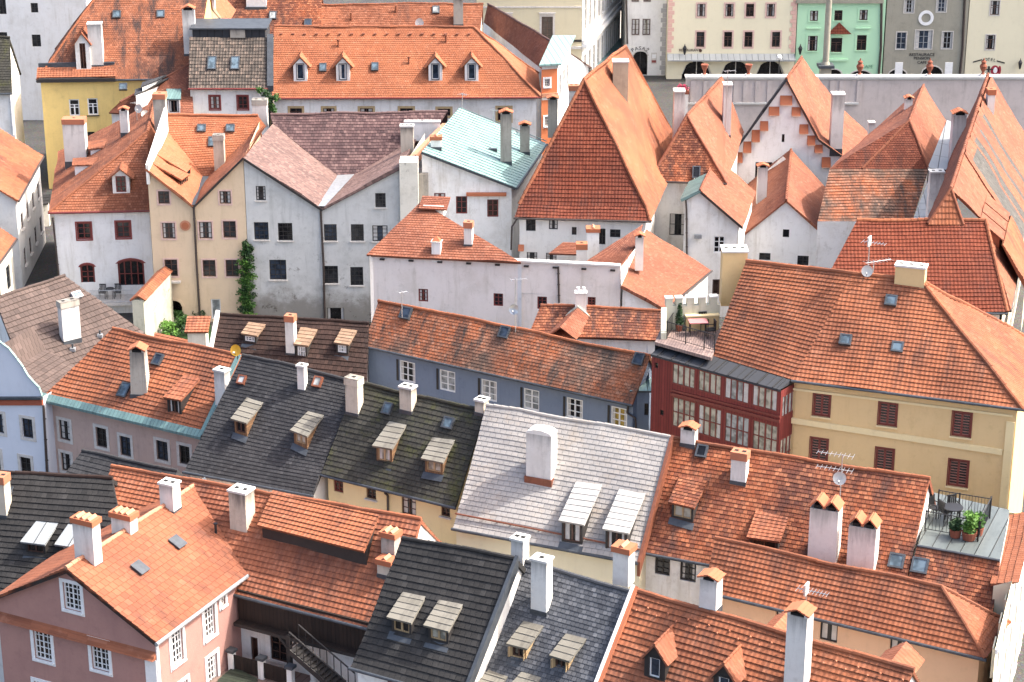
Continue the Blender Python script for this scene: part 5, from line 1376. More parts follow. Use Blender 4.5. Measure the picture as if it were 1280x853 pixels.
# --- small blue annex between the blue house and the gallery
a, b = U(789, 487, 6.6), U(812, 487, 6.6)
h = House('annex', 'tiny blue annex with a teal sheet roof squeezed against the red gallery', Vector((a.x, a.y, 0)), 'house', TG)
w = h.wall([a, b], M['blue']); h.wall([b, b + Vector((0, 3, 1.6))], M['blue']); h.wall([a + Vector((0, 3, 1.6)), a], M['blue']); h.win(w, 808, 512, 5, 15, 'plainblack')
mb = MB(); q = [a + Vector((-.1, -.2, 0)), b + Vector((.1, -.2, 0)), AY(813, 462, b.y + 2.2), AY(808, 463, a.y + 2.2)]; mb.uvpoly(q, M['teal']); mb.prism([p - Z * .12 for p in q], Z * .1, M['lead']); mb.build('sheet_roof', h.e)
h.done()
# --- low orange roof in front of the wall
h = gable_house('long_house', 'low white annex under an orange roof with a small gabled cross roof', (660, 420), (832, 426), 6.5, 38, (675.8, 381), (834, 388.5), 'white', 'ember', course=.2, step=.03, rm='orange', gut=None)
pl = h.pl; A, B = pl.hit(700, 428), pl.hit(722, 393); n = pl.n; d = pl.d
Tf = Vector((A.x, A.y, pl.z(A))) + Z * .95; Tb = pl.hit(722, 396) + Z * .55
for sg in (-1, 1):
    e0, e1 = Tf + d * (sg * .95) - Z * .75, Tb + d * (sg * .95) - Z * .75
    if sg < 0: patch(h.roof, e1, e0, Tf, Tb, M['pink'], .2, .02, .08, 0)
    else: patch(h.roof, e0, e1, Tb, Tf, M['pink'], .2, .02, .08, 0)
mb = MB(); mb.prism([Tb + d * -1.05 - Z * .8, Tb + d * 1.05 - Z * .8, Tb + Z * .12], n * .25, M['mossy']); mb.build('cross_gable', h.e)
chim(h, U(726, 383, 8.0), 726, 383, 14, 361, .5, 'lilac', 'pots', capmat='whitepaint', flash=False)
h.done()
# --- tall steep hipped roof in the middle
h = House('steep_house', 'white house under a tall steep red hipped roof in the middle of town', AY(730, 290, 133), 'house', TG)
a, b = U(643, 272, 8.3), U(813, 276.5, 8.3); p1 = Plane(a, b, 42); a1, b1 = p1.hit(649, 256), p1.hit(808, 259)
T_ = AY(730, 99, 138.2); T2 = U(782, 57, T_.z); bb = U(843, 170, 8.5)
patch(h.roof, a, b, b1, a1, M['deep'], .28, .045); patch(h.roof, a1, b1, T_, T_, M['deep'], .28, .045)  # front hip darker than the sides: its shade is put into the tile colour
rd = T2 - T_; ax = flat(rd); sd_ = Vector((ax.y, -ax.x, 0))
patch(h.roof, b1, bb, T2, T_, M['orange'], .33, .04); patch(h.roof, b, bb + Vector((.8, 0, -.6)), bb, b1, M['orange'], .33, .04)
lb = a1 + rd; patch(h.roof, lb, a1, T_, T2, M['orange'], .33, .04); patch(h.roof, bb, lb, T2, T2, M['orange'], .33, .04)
for p, q in ((a1, T_), (b1, T_), (T_, T2), (b, b1)): ridge(h.roof, p, q, M['orange'], .15)
d = p1.d; n = p1.n; wa, wb = a + d * .3 + n * .4, b - d * .3 + n * .4; w = h.wall([wa, wb], M['whiteold'])
h.wall([wb, Vector((bb.x - .6, bb.y, 8.3))], M['whiteold']); h.wall([lb, wa], M['whiteold']); h.wall([Vector((bb.x - .6, bb.y, 8.3)), lb], M['whiteold'])
h.wins_(w, [(663.6, 282, 12, 14), (691.7, 281, 11, 12), (717.7, 289, 6, 10), (752.8, 296, 8, 20), (769, 292, 13, 10), (665, 321, 13, 11), (689, 322, 13, 11)], 'plainblack')
h.gutter(a, b, .07, M['pipe']); h.pipe(w, [(646, 274), (640, 283), (639, 312)], .06)
for x0, x1, y in ((648, 655, 312),):
    u0, z = w.uz(x0, y); u1 = w.uz(x1, y)[0]; mb = MB(); mb.prism([w.P(u0, z, 0), w.P(u0, z, .4), w.P(u0, z + .35, 0)], w.a * (u1 - u0), M['tcap']); mb.build('tiled_ledge', h.e)
pr = QP(); pr.N = (bb - b1).cross(T_ - b1).normalized(); pr.hit = lambda x, y: hit(x, y, b1, pr.N); pr.d = Vector((1, 0, 0)); pr.n = Vector((0, 1, 0))
chim(h, pr.hit(775, 138), 774, 138, 19, 77, .9, 'sandstone', 'slab', pl=pr, pots=1)
chim(h, AY(717, 128, 152), 717, 128, 12, 108, .6, 'chimney', 'brick', capmat='brickcap', flash=False)
# small canopy roof, stacks in the yard in front
ca = [AY(686, 317, 131), AY(733, 318.5, 131), AY(733, 304, 132.6), AY(704, 303, 132.6)]
patch(h.roof, *ca, M['rust'], .2, .03, .1, .01)
chim(h, AY(727, 336, 127.5), 727, 336, 13, 306, .6, 'lilac', 'brick', capmat='tcap', flash=False, pots=1); chim(h, AY(741, 322, 129), 741, 322, 15, 283, .7, 'white', 'tiles', flash=False, pots=1)
h.done()
# --- the steep roof to its right, with the wing
h = House('steep_house', 'white house with a steep hipped orange roof and small gabled wing beside the stepped gable', AY(845, 280, 142), 'house', TG)
a, b = U(812, 226, 8.3), U(908, 229, 8.3); p1 = Plane(a, b, 56); T_ = p1.hit(858.6, 145); T2 = U(902, 97.5, T_.z)
patch(h.roof, a, b, T_, T_, M['ember'], .18, .03); rd = T2 - T_
be = U(930, 165, 8.3); patch(h.roof, b, be, T2, T_, M['pink'], .2, .03); lb = a + rd; patch(h.roof, lb, a, T_, T2, M['orange'], .2, .03); patch(h.roof, be, lb, T2, T2, M['pink'], .2, .03)
for p, q in ((a, T_), (b, T_), (T_, T2)): ridge(h.roof, p, q, M['pink'], .13)
wa, wb = a + Vector((.3, .35, .2)), b + Vector((-.3, .35, .2)); w = h.wall([wa, wb], M['white']); h.win(w, 847.4, 281, 21, 27, 'plainblack')
h.wall([wb, be + Vector((-.3, 0, 0))], M['white']); h.wall([lb, wa], M['white']); h.wall([be, lb], M['white']); h.gutter(a, b, .07, M['pipe'])
pr = QP(); pr.N = (be - b).cross(T_ - b).normalized(); pr.hit = lambda x, y: hit(x, y, b, pr.N); pr.d = Vector((1, 0, 0)); pr.n = Vector((0, 1, 0))
chim(h, pr.hit(908, 172), 907, 172, 10, 106, .9, 'chimney', 'slab', pl=pr, pots=1)
chim(h, AY(848, 172, 146), 848, 172, 13, 114, .9, 'chimney', 'slab', pl=pr, pots=1, flash=False)
skylight(h, p1, 870.5, 216, 10, 15, 'lead', 'gdark')
# wing
YW = 137.0
A, T3, B = AY(856, 247, YW), AY(874.5, 237, YW), AY(928, 283, YW)
w = h.wall([A, T3 - Z * .12, B - Z * .05 + Vector((-.25, 0, .2))], M['white'])
h.win(w, 899, 306, 14, 21, 'white'); h.win(w, 895, 359, 9, 19, 'door'); e = B + Vector((-.25, 0, .15)); 
Bb = U(945, 240, B.z); h.wall([e, Bb + Vector((-.25, 0, .15))], M['white']); Tb = T3 + (Bb - B); fo2 = Vector((0, -.3, 0))
patch(h.roof, B + fo2, Bb, Tb, T3 + fo2, M['pink'], .2, .03); Al = A + Vector((-.3, 0, -.1)); ff = (Bb - B) * .5; patch(h.roof, Al + ff, Al + fo2, T3 + fo2, T3 + ff, M['tealdark'], .6, .02); verge(h, [A + fo2, T3 + fo2, B + fo2])
ridge(h.roof, T3 + fo2, Tb, M['pink'], .1); h.wall([A + (Bb - B), A], M['white'])
u, z = w.uz(872, 297); mb = MB(); mb.box(w.P(u - .25, z, 0), w.a * .5, w.n * .3, Z * .25, M['zinc']); mb.build('wall_box', h.e)
h.pipe(w, [(857, 250), (858, 262), (858.5, 320)], .06)
h.done()
# --- stepped gable
Y9 = 154.0
h = House('gable_house', 'white house whose tall gable carries red tiled steps under a steep orange roof', AY(985, 220, Y9), 'house', TG)
Tp = AY(982.5, 97, Y9); L1 = AY(902, 208, Y9); R1, R2 = AY(1023, 173, Y9), AY(1069, 206, Y9); Tb = U(1002, 71, Tp.z); dy = Tb - Tp
w = h.wall([L1 + Z * .0, Tp - Z * .22, R1 - Z * .2, R2 - Z * .2], M['bluewhite'])
for (x, y, ww, hh) in ((982.5, 124.5, 15, 10), (967.4, 138, 13, 9), (995, 138.5, 11, 9), (955, 156.5, 10, 10), (944.5, 169, 10, 13), (934, 183, 10, 12), (922.5, 196, 11, 11), (1004.6, 160.5, 11, 10), (1013.8, 174.5, 10, 10), (1023, 185, 10, 8), (1032.5, 202, 11, 11)):
    u0 = w.uz(x - ww / 2, y)[0]; u1 = w.uz(x + ww / 2, y)[0]; z1 = w.uz(x, y - hh / 2)[1]; z0 = w.uz(x, y + hh / 2)[1]
    mb = MB(); mb.prism([w.P(u0, z0, 0), w.P(u0, z0, .32), w.P(u0, z1, .02)], w.a * (u1 - u0), M['tcap']); mb.prism([w.P(u0, z0, .3), w.P(u0, z0 - .07, .34), w.P(u0, z0 - .07, 0), w.P(u0, z0, 0)], w.a * (u1 - u0), M['tcaplight']); mb.build('tiled_step', h.e)
h.win(w, 979, 173, 3.5, 10, 'hole'); h.win(w, 954.5, 214, 21, 22, 'plainblack')
n_ = Vector((0, -.3, 0)); dyy = dy + Vector((0, 6, 0)) * 0
R1b, R2b = U(1044, 126, R1.z) , U(1090, 172, R2.z)
patch(h.roof, R1 + n_, R1b, Tb, Tp + n_, M['pink'], .2, .03); patch(h.roof, R2 + n_, R2b, R1b, R1 + n_, M['pink'], .2, .03)
patch(h.roof, L1 + dy, L1 + n_, Tp + n_, Tb, M['darksheet'], .5, .02); ridge(h.roof, Tp + n_, Tb, M['pink'], .12)
h.wall([R2 - Z * .2, R2b - Z * .2], M['bluewhite']); h.wall([L1 + dy, L1], M['bluewhite'])
mb = MB()
for p, q in ((L1, Tp), (Tp, R1), (R1, R2)): mb.prism([p + n_ - Z * .18, q + n_ - Z * .18, q + n_ + Z * .02, p + n_ + Z * .02], Vector((0, .08, 0)), M['blackwood'])
mb.build('verge_board', h.e)
pr = QP(); pr.N = (R2b - R2).cross(R1 - R2).normalized(); pr.hit = lambda x, y: hit(x, y, R2, pr.N); pr.d = Vector((1, 0, 0)); pr.n = Vector((0, 1, 0))
chim(h, pr.hit(1045, 189), 1044.5, 189, 15, 118, .9, 'chimney', 'slab', pl=pr, pots=1)
h.done()
# --- small gable house in front of it
h = gfront('gable_house', 'small white gable house with a pink orange roof in front of the stepped gable', (1049, 309.6), (916, 303.5), 4.05, (982.5, 250), (1004.5, 201), 'bluewhite', 'pink', backR=(1059.5, 267), course=.2, step=.03, over=.2)
w = h.wf; h.win(w, 982.5, 292, 8, 10, 'hole'); h.win(w, 1003.7, 326, 14, 12, 'plainblack'); h.win(w, 956, 321, 14, 9, 'plainblack')
q = hit(951.5, 262, h.plf.o, h.plf.N); chim(h, AY(951.5, 265, 146), 951.5, 265, 12, 205, .5, 'chimney', 'gable', flash=False)
h.done()
# --- brown streaked roof
h = House('steep_house', 'house with a rusty hipped roof between two valleys, lower slope streaked dark', AY(1100, 240, 142), 'house', TG)
lo0, lo1 = AY(1022, 277, 138.5), AY(1140, 277, 138.5); p1 = Plane(lo0, lo1, 25); k0, k1 = p1.hit(1037, 211), p1.hit(1161, 211)
patch(h.roof, lo0, lo1, k1, k0, M['mottle'], .3, .05)
p2 = Plane(k0, k1, 55); T_ = p2.hit(1136.5, 151); T2 = U(1154.5, 106.5, T_.z); kc = k0.lerp(k1, .33)
patch(h.roof, kc, k1, T_, T_, M['hipred'], .17, .03); patch(h.roof, k0, kc, T_, T_, M['hipred'], .17, .03)
rb = U(1188, 160, k1.z); patch(h.roof, k1, rb, T2, T_, M['pink'], .2, .03); lb = U(1090, 165, k0.z + .6); patch(h.roof, lb, k0, T_, T2, M['rust'], .2, .03)
patch(h.roof, rb, lb, T2, T2, M['rust'], .2, .03)
for p, q in ((k1, T_), (T_, T2), (kc, T_)): ridge(h.roof, p, q, M['pink'], .12)
h.wall([lo0 + Z * .0, lo1], M['white']); h.wall([lo1, Vector((rb.x, rb.y, lo1.z))], M['white']); h.wall([Vector((lb.x, lb.y, lo0.z)), lo0], M['white'])
pr = QP(); pr.N = (rb - k1).cross(T_ - k1).normalized(); pr.hit = lambda x, y: hit(x, y, k1, pr.N); pr.d = Vector((1, 0, 0)); pr.n = Vector((0, 1, 0))
va, vb, vc, vd = k1 + Vector((-.1, -.1, .12)), U(1199, 214, k1.z), U(1211, 160, k1.z + .5), Vector((rb.x - .3, rb.y, k1.z + .6))
r2 = MB(); patch(r2, va, vb, vc, vd, M['silversheet'], 3, .01, .1, .02); r2.build('valley_sheet', h.e)
g0, g1 = p1.hit(1161, 224), p1.hit(1197, 224); lr = AY(1188, 277, 138.5)
patch(h.roof, lo1 - Z * .05, lr - Z * .05, g1 - Z * .05, g0 - Z * .05, M['greysheet'], .6, .02); h.wall([Vector((va.x, va.y - .1, va.z)), Vector((vb.x, vb.y - .1, vb.z))], M['darkplank'], 4)
mb = MB(); mb.box(va.lerp(vb, .1) + Vector((0, -.15, -.2)), (vb - va) * .8, Vector((0, .1, 0)), Z * .12, M['lead']); mb.build('valley_sheet', h.e)
chim(h, T_.lerp(T2, .45) - Z * .6 - Vector((.5, 0, 0)), 1142.5, 134, 9, 120, .5, 'chimney', 'gable', flash=False)
chim(h, AY(1089, 172, 152), 1089, 172, 7, 153, .5, 'chimney', 'slab', flash=False, pots=1)
chim(h, AY(1168, 272, 134.5), 1167.5, 272, 17, 215, .7, 'chimney', 'slab', flash=False, pots=2)
h.done()
# --- long roof along the street on the right
Rf, Rb = U(1188.5, 236, 14), U(1231, 106, 14); ax = flat(Rb - Rf); rt = Vector((ax.y, -ax.x, 0)); LL = (Rb - Rf).length
h = House('long_house', 'long house along the right street under a tall orange roof with grey patched strips', Vector((Rf.x, Rf.y, 0)), 'house', TG)
A = U(1262, 388, 8.0); off = A - Rf; sdist = off.dot(rt)
def RP(t, s):   # t along the ridge in metres, s from 0 (ridge) to 1 (eave)
    return Rf + ax * t + rt * (sdist * s) + Z * (-(14 - 8.0) * s)
t0 = off.dot(ax); pat = [(t0, 12, 'pink')]
tm = 8.5
NR = (RP(5, 1) - RP(0, 1)).cross(RP(0, 0) - RP(0, 1)).normalized(); Qp = hit(1233, 279, Rf, NR); sq, tq = (Qp - Rf).dot(rt) / sdist, (Qp - Rf).dot(ax)
patch(h.roof, RP(t0, 1), RP(tm, 1), RP(tm, sq), RP(tq, sq), M['pink'], .3, .03); patch(h.roof, RP(tq, sq), RP(tm, sq), RP(tm, 0), RP(0, 0), M['pink'], .3, .03)
for a_, b_, m_, s_ in ((8.5, 9.4, 'pink', .04), (9.4, 12.4, 'greypatch', .14), (12.4, 12.9, 'pink', .04), (12.9, 14.2, 'greypatch', .1), (14.2, 16, 'pink', .04), (16, 16.8, 'greypatch', .12), (16.8, 19.4, 'pink', .04), (19.4, 20.3, 'greypatch', .1), (20.3, LL + 3, 'pink', .04)):
    lift = Vector((0, 0, .22))
    patch(h.roof, RP(a_, 1.0) + lift, RP(b_, 1.0) + lift, RP(b_, s_) + lift * .6, RP(a_, s_) + lift * .6, M[m_], .2, .03)
    if s_ > .05: patch(h.roof, RP(a_, s_) + lift * .6, RP(b_, s_) + lift * .6, RP(b_, 0) + lift * .3, RP(a_, 0) + lift * .3, M['pink'], .2, .03)
le = lambda t: Rf + ax * t - rt * 1.9 - Z * 5
patch(h.roof, le(LL + 3), le(-1.5), Rf, Rf + ax * (LL + 3), M['rust'], .2, .03)
hf0, hf1 = U(1160, 281, 12), U(1204, 281, 12); patch(h.roof, hf0, hf1, Rf, Rf, M['orange'], .33, .05)
ridge(h.roof, Rf, Rf + ax * (LL + 3), M['pink'], .15); ridge(h.roof, hf0, Rf, M['pink']); ridge(h.roof, hf1, Rf, M['pink'])
e0, e1 = RP(t0, 1) - rt * .4, RP(LL + 3, 1) - rt * .4
w = h.wall([e0 - Z * .1, e1 - Z * .1], M['palecream']); h.wall([le(LL + 3) + rt * .4, le(-1.5) + rt * .4], M['white'])
for k in range(12):
    u = 1.2 + 2.4 * k
    if u + 1 < w.len:
        for z0 in (1, 4.4): h.win(w, 0, 0, 0, 0, 'creamw', rect=(u, u + 1, z0, z0 + 1.7))
h.gutter(RP(t0, 1), RP(8.5, 1), .08, M['pipe'])
PRr = Plane(RP(t0, 1), RP(12, 1), math.degrees(math.atan(6 / sdist)))
for t in (6.2, 4.2, 2.2):
    f0, f1 = RP(t, .72), RP(t + 1.6, .72); b0, b1 = RP(t, .42), RP(t + 1.6, .42)
    mb = MB(); up = Z * .75; W0, W1 = f0 + up, f1 + up
    mb.poly([f0, f1, W1, W0], M['gdark']); mb.poly([f0, W0, b0], M['tcap']); mb.poly([f1, W1, b1], M['tcap']); o = mb.build('dormer', h.e)
    r = MB(); patch(r, W0 + rt * .25 - Z * .04 - ax * .1, W1 + rt * .25 - Z * .04 + ax * .1, b1 + ax * .1 + Z * .04, b0 - ax * .1 + Z * .04, M['pink'], .2, .02, .07, 0); r.build('dormer_roof', o)
patch(h.roof, RP(1, 1.2) + Z * .9, RP(7, 1.2) + Z * .9, RP(7, .8) + Z * 1.3, RP(1, .8) + Z * 1.3, M['orange'], .3, .04)
h.wall([RP(1, 1.15) + Z * .8, RP(7, 1.15) + Z * .8], M['palecream'], 5)
chim(h, AY(1196.5, 196, 144.5), 1196.5, 196, 16, 138, .8, 'chimney', 'gable', flash=False)
chim(h, RP(23, .18), 1231.5, 140, 9, 113, .7, 'chimney', 'brick', capmat='tcap', flash=False, pots=1)
h.done()
# --- deep red roof behind the yellow house
h = gable_house('town_house', 'white house under a wide deep red pantile roof behind the yellow house', (1012, 388), (1259, 391), 8, 43, (1071, 276.5), (1232, 275), 'lilac', 'deep', hipR=True, course=.26, step=.045, rm='orange', rr=.16)
h.done()
# --- orange roof by the white wall
h = House('annex', 'low house with a curved orange roof folded against the long lilac white wall', AY(820, 370, 123), 'house', TG)
p1, p2, p3, p4 = AY(733, 326.5, 123.2), AY(776, 332, 122.4), AY(797, 304, 125.6), AY(803.5, 279.5, 129.3)
patch(h.roof, p1, p2, p3, p4, M['rust'], .2, .03)
A_, B_, C_, D_ = AY(831, 387, 121.6), AY(889, 338, 130), AY(808, 285, 132), AY(776.5, 358, 122)
patch(h.roof, A_, B_, C_, D_, M['pink'], .2, .03)
mb = h.wmb; mb.uvpoly([D_ - Z * .3, p2, p3, C_, D_.lerp(C_, .5) - Z * .3], M['white'])
w = h.wall([D_ - Z * .15 + Vector((.1, .2, 0)), A_ - Z * .15 + Vector((-.2, .2, 0))], M['white']); h.wall([A_ - Z * .15 + Vector((-.2, .2, 0)), B_ - Z * .15 + Vector((-.2, 0, 0))], M['white'])
h.gutter(A_, B_, .06, M['pipe'])
chim(h, AY(799, 329, 124.6), 799, 329, 10, 292, .5, 'chimney', 'gable', flash=False)
h.done()
# ================================================================ the top of the picture: the square and the houses before it
# --- grey roofed house at the far left
h = gable_house('town_house', 'white house at the far left edge under a weathered grey slate roof', (-70, 117), (15, 116.5), 8.8, 48, (-70, 45), (12, 47), 'white', 'moss', course=.25, step=.03)
h.pipe(h.wf, [(13, 118), (17, 168)], .07, M['whitepipe']); h.done()
# --- big white house behind
a, b = AY(-120, 60, 190), AY(112, 60, 190)
h = House('town_house', 'big plain white house in the far left corner with a few small dark windows', Vector((a.x, 190, 0)), 'house', TG)
a.z = b.z = 18; w = h.wall([a, b], M['bluewhite']); e = b + Vector((0, 12, 0)); h.wall([b, e], M['bluewhite']); h.wall([a + Vector((0, 12, 0)), a], M['bluewhite']); h.wall([e, a + Vector((0, 12, 0))], M['bluewhite'])
h.wins_(w, [(3, 8, 9, 20), (43, 10, 9, 12), (45.5, 51, 11, 15), (4, 45, 10, 9), (17, 108, 6, 26)], 'plainblack')
patch(h.roof, a, b, b + Vector((0, 6, 5)), a + Vector((0, 6, 5)), M['orange']); patch(h.roof, e, a + Vector((0, 12, 0)), a + Vector((0, 6, 5)), b + Vector((0, 6, 5)), M['orange'])
h.done()
lw0, lw1 = U(18, 148, 0), U(55, 148, 0)
mb = MB(); mb.box(lw0, lw1 - lw0, Vector((0, .4, 0)), Z * 1.3, M['greystone']); mb.box(lw0 + Vector((-.1, -.1, 1.3)), (lw1 - lw0) * 1.05, Vector((0, .6, 0)), Z * .12, M['lead'])
tag(mb.build('low_wall', None, lw0), 'low grey stone wall closing the far end of the dark lane', 'wall')
g0, g1 = U(31, 286, 0), U(62, 283, 0)
mb = MB(); mb.box(g0, g1 - g0, Vector((0, .4, 0)), Z * 1.9, M['stained'])
patch(mb, g0 + Vector((-.1, -.25, 1.9)), g1 + Vector((.1, -.25, 1.9)), g1 + Vector((.1, .7, 2.4)), g0 + Vector((-.1, .7, 2.4)), M['black'], .3, .03, .08, 0)
tag(mb.build('gate_wall', None, g0), 'short wall with a dark slate coping across the lane', 'wall')
# --- yellow house with parapet, big stained roof
h = gable_house('town_house', 'yellow house with a parapet and two white windows under a huge soot streaked roof', (46, 101), (243, 98), 9.2, 50, (131, -20), (262, -20), 'yellow', 'sooty', hipL=True, course=.18, step=.025, rm='orange', over=.25)
w = h.wf; pl = h.pl
h.win(w, 93, 134.7, 13, 21, 'creamwhite'); h.win(w, 116, 133.6, 13, 21, 'creamwhite'); h.win(w, 113.5, 168.5, 10, 7, 'plainblack')
u0, u1 = -.25, w.uz(145, 98)[0]; z1 = w.uz(96, 100)[1]
mb = MB(); mb.box(w.P(u0, z1 - .1, -.3), w.a * (u1 - u0), w.n * .75, Z * .28, M['blackwood']); mb.box(w.P(u0 + .1, z1 + .18, -.3), w.a * (u1 - u0 - .2), w.n * .5, Z * .12, M['slab']); mb.build('cornice', h.e)
mb = MB(); patch(mb, w.P(u0, z1 + .3, .3), w.P(u1, z1 + .3, .3), w.P(u1, z1 + .95, -.5), w.P(u0, z1 + .95, -.5), M['terra'], .2, .03, .1, .01); mb.build('parapet_roof', h.e)
mb = MB(); mb.box(w.P(u0 + .1, z1 + .9, -.75), w.a * (u1 - u0 - .2), w.n * .25, Z * .38, M['lead']); mb.build('parapet_ledge', h.e)
ps = pl.hit(104, 84)
gdorm(h, pl, 105, 88, 18, 54, 41, M['old'], 'white', 'dormer', over=.15, wfrac=.4)
chim(h, pl, 121, 84, 17, 30, .9, 'chimney', 'slab')
for q in ((146, 18.5, 10, 9), (201, 18, 10, 9), (154, 112 - 3, 10, 8)): skylight(h, pl, *q)
chim(h, pl, 238, 70, 15, 7, .8, 'chimney', 'gable')
h.done()
# --- small roofs at its foot
h = gable_house('annex', 'low annex with a brown orange roof and teal topped dormer below the yellow house', (136, 141), (242, 143), 7.4, 33, (150, 127), (238, 80), 'whiteold', 'rust', course=.2, step=.03, gut=None)
shed(h, h.pl, (207, 124), (226, 124), (226.5, 111), (208, 111), M['tealdark'], 'white', 'dormer', s2=6, over=.12, course=3, step=.01)
for (a, b, c, d) in (((168, 119), (169, 112), (212, 97), (198, 107)), ((176, 109), (178, 103), (214, 92), (206, 96))):
    A_, D_ = h.pl.hit(*c), h.pl.hit(*d); zt = (A_.z + D_.z) / 2; F1, F2 = U(b[0], b[1], zt - .2), U(a[0], a[1], zt - .2)
    side_dormer(h, (F1, F2, D_, A_), [F2 + Vector((.1, .1, -.1)), Vector((F2.x + .1, F2.y + .1, h.pl.z(F2))), D_ + Vector((0, .1, -.05))], 'darksheet')
h.done()
# --- white house with grey tiles
h = gable_house('town_house', 'narrow white house with dark red windows under a dark grey tile roof, two skylights', (236, 110.5), (334, 110.5), 9.2, 48, (237, 47), (334, 47), 'white', 'greytile', course=.3, step=.04, gut='red', rtiles=False, sideover=.05)
h.wins_(h.wf, [(268.5, 128.5, 13, 17), (303.5, 128.5, 13, 17)], 'redwin')
skylight(h, h.pl, 265, 79.5, 11, 16); skylight(h, h.pl, 294, 79.5, 11, 16)
r0, r1 = h.rid; mb = MB(); mb.box(r0 + Vector((.2, .3, -1.5)), (r1 - r0) - Vector((.4, 0, 0)), Vector((0, 3.4, 0)), Z * 2.1, M['darksheet']); mb.box(r0 + Vector((0, .1, .6)), (r1 - r0), Vector((0, 3.8, 0)), Z * .12, M['lead'])
mb.box(r0.lerp(r1, .52) + Vector((0, .15, -.3)), Vector((1.2, 0, 0)), Vector((0, .3, 0)), Z * 1.0, M['chimgrey']); mb.build('flat_top', h.e)
a, b = h.eave[1], h.rid[1]; mb = MB(); mb.prism([a - Z * .3, a + Z * .2, b + Z * .3, b - Z * .3], Vector((.5, 0, 0)), M['lead']); mb.build('fire_wall', h.e)
h.done()
# --- long bright orange roof with four dormers
h = gable_house('town_house', 'long white house under a bright orange roof with four white gabled dormers', (340, 122.5), (676, 121.5), 8.5, 50, (343, 33.5), (592, 33.5), 'white', 'fresh', hipR=True, course=.19, step=.028, rm='orange', gut='red')
pl = h.pl
for x in (375.8, 429, 544.4, 589.6): gdorm(h, pl, x, 101, 17, 80, 71, M['fresh'], 'white', 'dormerblue', over=.12, ov=.32, wfrac=.5, trim='blackwood')
skylight(h, pl, 403.7, 85, 9, 10); skylight(h, pl, 468.7, 84, 9, 10)
for x, y in ((423, 59), (511, 80), (557.5, 53)):
    P = pl.hit(x, y); mb = MB(); mb.tube(P, P + Z * .55, .07, M['copper'], 8); mb.tube(P + Z * .5, P + Z * .6, .12, M['copper'], 8); mb.build('vent_pipe', h.e)
h.wins_(h.wf, [(370, 140, 15, 9), (411, 140, 14, 9), (458, 140, 16, 9), (508, 140, 16, 9), (555, 140.5, 16, 9), (630, 143, 16, 16)], 'ochw')
mb = h.roof; a, b = h.rid
for k in range(17):
    p = a.lerp(b, (k + .5) / 17) - pl.up * .75 + pl.N * .06; mb.box(p, pl.d * .22, pl.up * .12, pl.N * .08, M['copper'])
h.done()
# --- rosy roof behind it to the right
e1, e0, r1, r0 = U(679, 88, 9), U(604, 28, 9), U(693, 54, 11), U(610, 5, 11)
h = House('town_house', 'house under a rosy brown roof running back beside the long orange one', Vector((e1.x, e1.y, 0)), 'house', TG)
patch(h.roof, e0, e1, r1, r0, M['pink'], .2, .03); o = (r1 - e1); o.z = 0
f0, f1 = r0 + Vector((3.2, .6, -2.2)), r1 + Vector((3.2, .6, -2.2)); patch(h.roof, f1, f0, r0, r1, M['rosy'], .2, .03); ridge(h.roof, r1, r0, M['rosy'], .12)
h.wall([e1 + Vector((.3, .1, 0)), r1 - Z * .2 + Vector((0, .3, 0)), f1 - Vector((.3, -.1, 0))], M['white']); h.wall([e0, e1], M['white']); h.wall([f1, f0], M['white'])
h.done()
# --- orange roofs at the upper edge
h = gable_house('town_house', 'house at the upper edge under a worn orange roof with a white box dormer', (262, 45), (402, 45), 9.5, 45, (262, -12), (402, -12), 'white', 'ember', course=.18, step=.03)
skylight(h, h.pl, 341, 20, 9, 9, 'lead', 'gpale'); skylight(h, h.pl, 385, 29, 9, 8, 'lead', 'gblue')
shed(h, h.pl, (307, -3), (333, -3), (333, -8), (307, -8), M['zinc'], 'white', 'dormerwhite', s2=5, over=.1, course=3) if 0 else None
P = h.pl.hit(320, 11); mb = MB(); s = ppm(P); mb.box(P + Vector((-12 / s, .05, -.1)), Vector((25 / s, 0, 0)), Vector((0, 3, 0)), Z * 1.9, M['whitepaint']); mb.box(P + Vector((-13 / s, -.1, -.1)), Vector((27 / s, 0, 0)), Vector((0, .2, 0)), Z * .25, M['lead']); mb.build('dormer', h.e)
h.done()
h = gable_house('town_house', 'house at the upper edge under an orange roof with small red vents', (402, 43), (600, 42), 9.5, 45, (402, 6), (604, 5), 'white', 'orangeplain', course=.18, step=.03)
skylight(h, h.pl, 545, 13, 9, 9, 'lead', 'gpale'); chim(h, h.pl, 573, 33, 12, -4, .7, 'chimgrey', 'slab')
for x, y in ((439, 26), (495, 17)):
    P = h.pl.hit(x, y); mb = MB(); mb.tube(P, P + Z * .7, .09, M['copper'], 8); mb.build('vent_pipe', h.e)
h.done()
mb = MB(); a, b = AY(252, 33, 176), AY(284, 33, 176); h = House('town_house', 'small white gable wall squeezed between the chimney and the worn orange roof', Vector((a.x, 176, 0)), 'house', TG)
h.wall([a + Z * 2.6, a + Z * 2.2 + Vector((.8, 0, 0)), b], M['white']); q = [a + Vector((.0, 0, 2.7)), b + Z * .1]; patch(h.roof, q[1], q[1] + Vector((0, 6, 0)), q[0] + Vector((0, 6, 0)), q[0], M['fresh'], .2, .03)
chim(h, AY(262, 22, 176.5), 258, 22, 14, -2, .6, 'chimney', 'slab', flash=False); h.done()
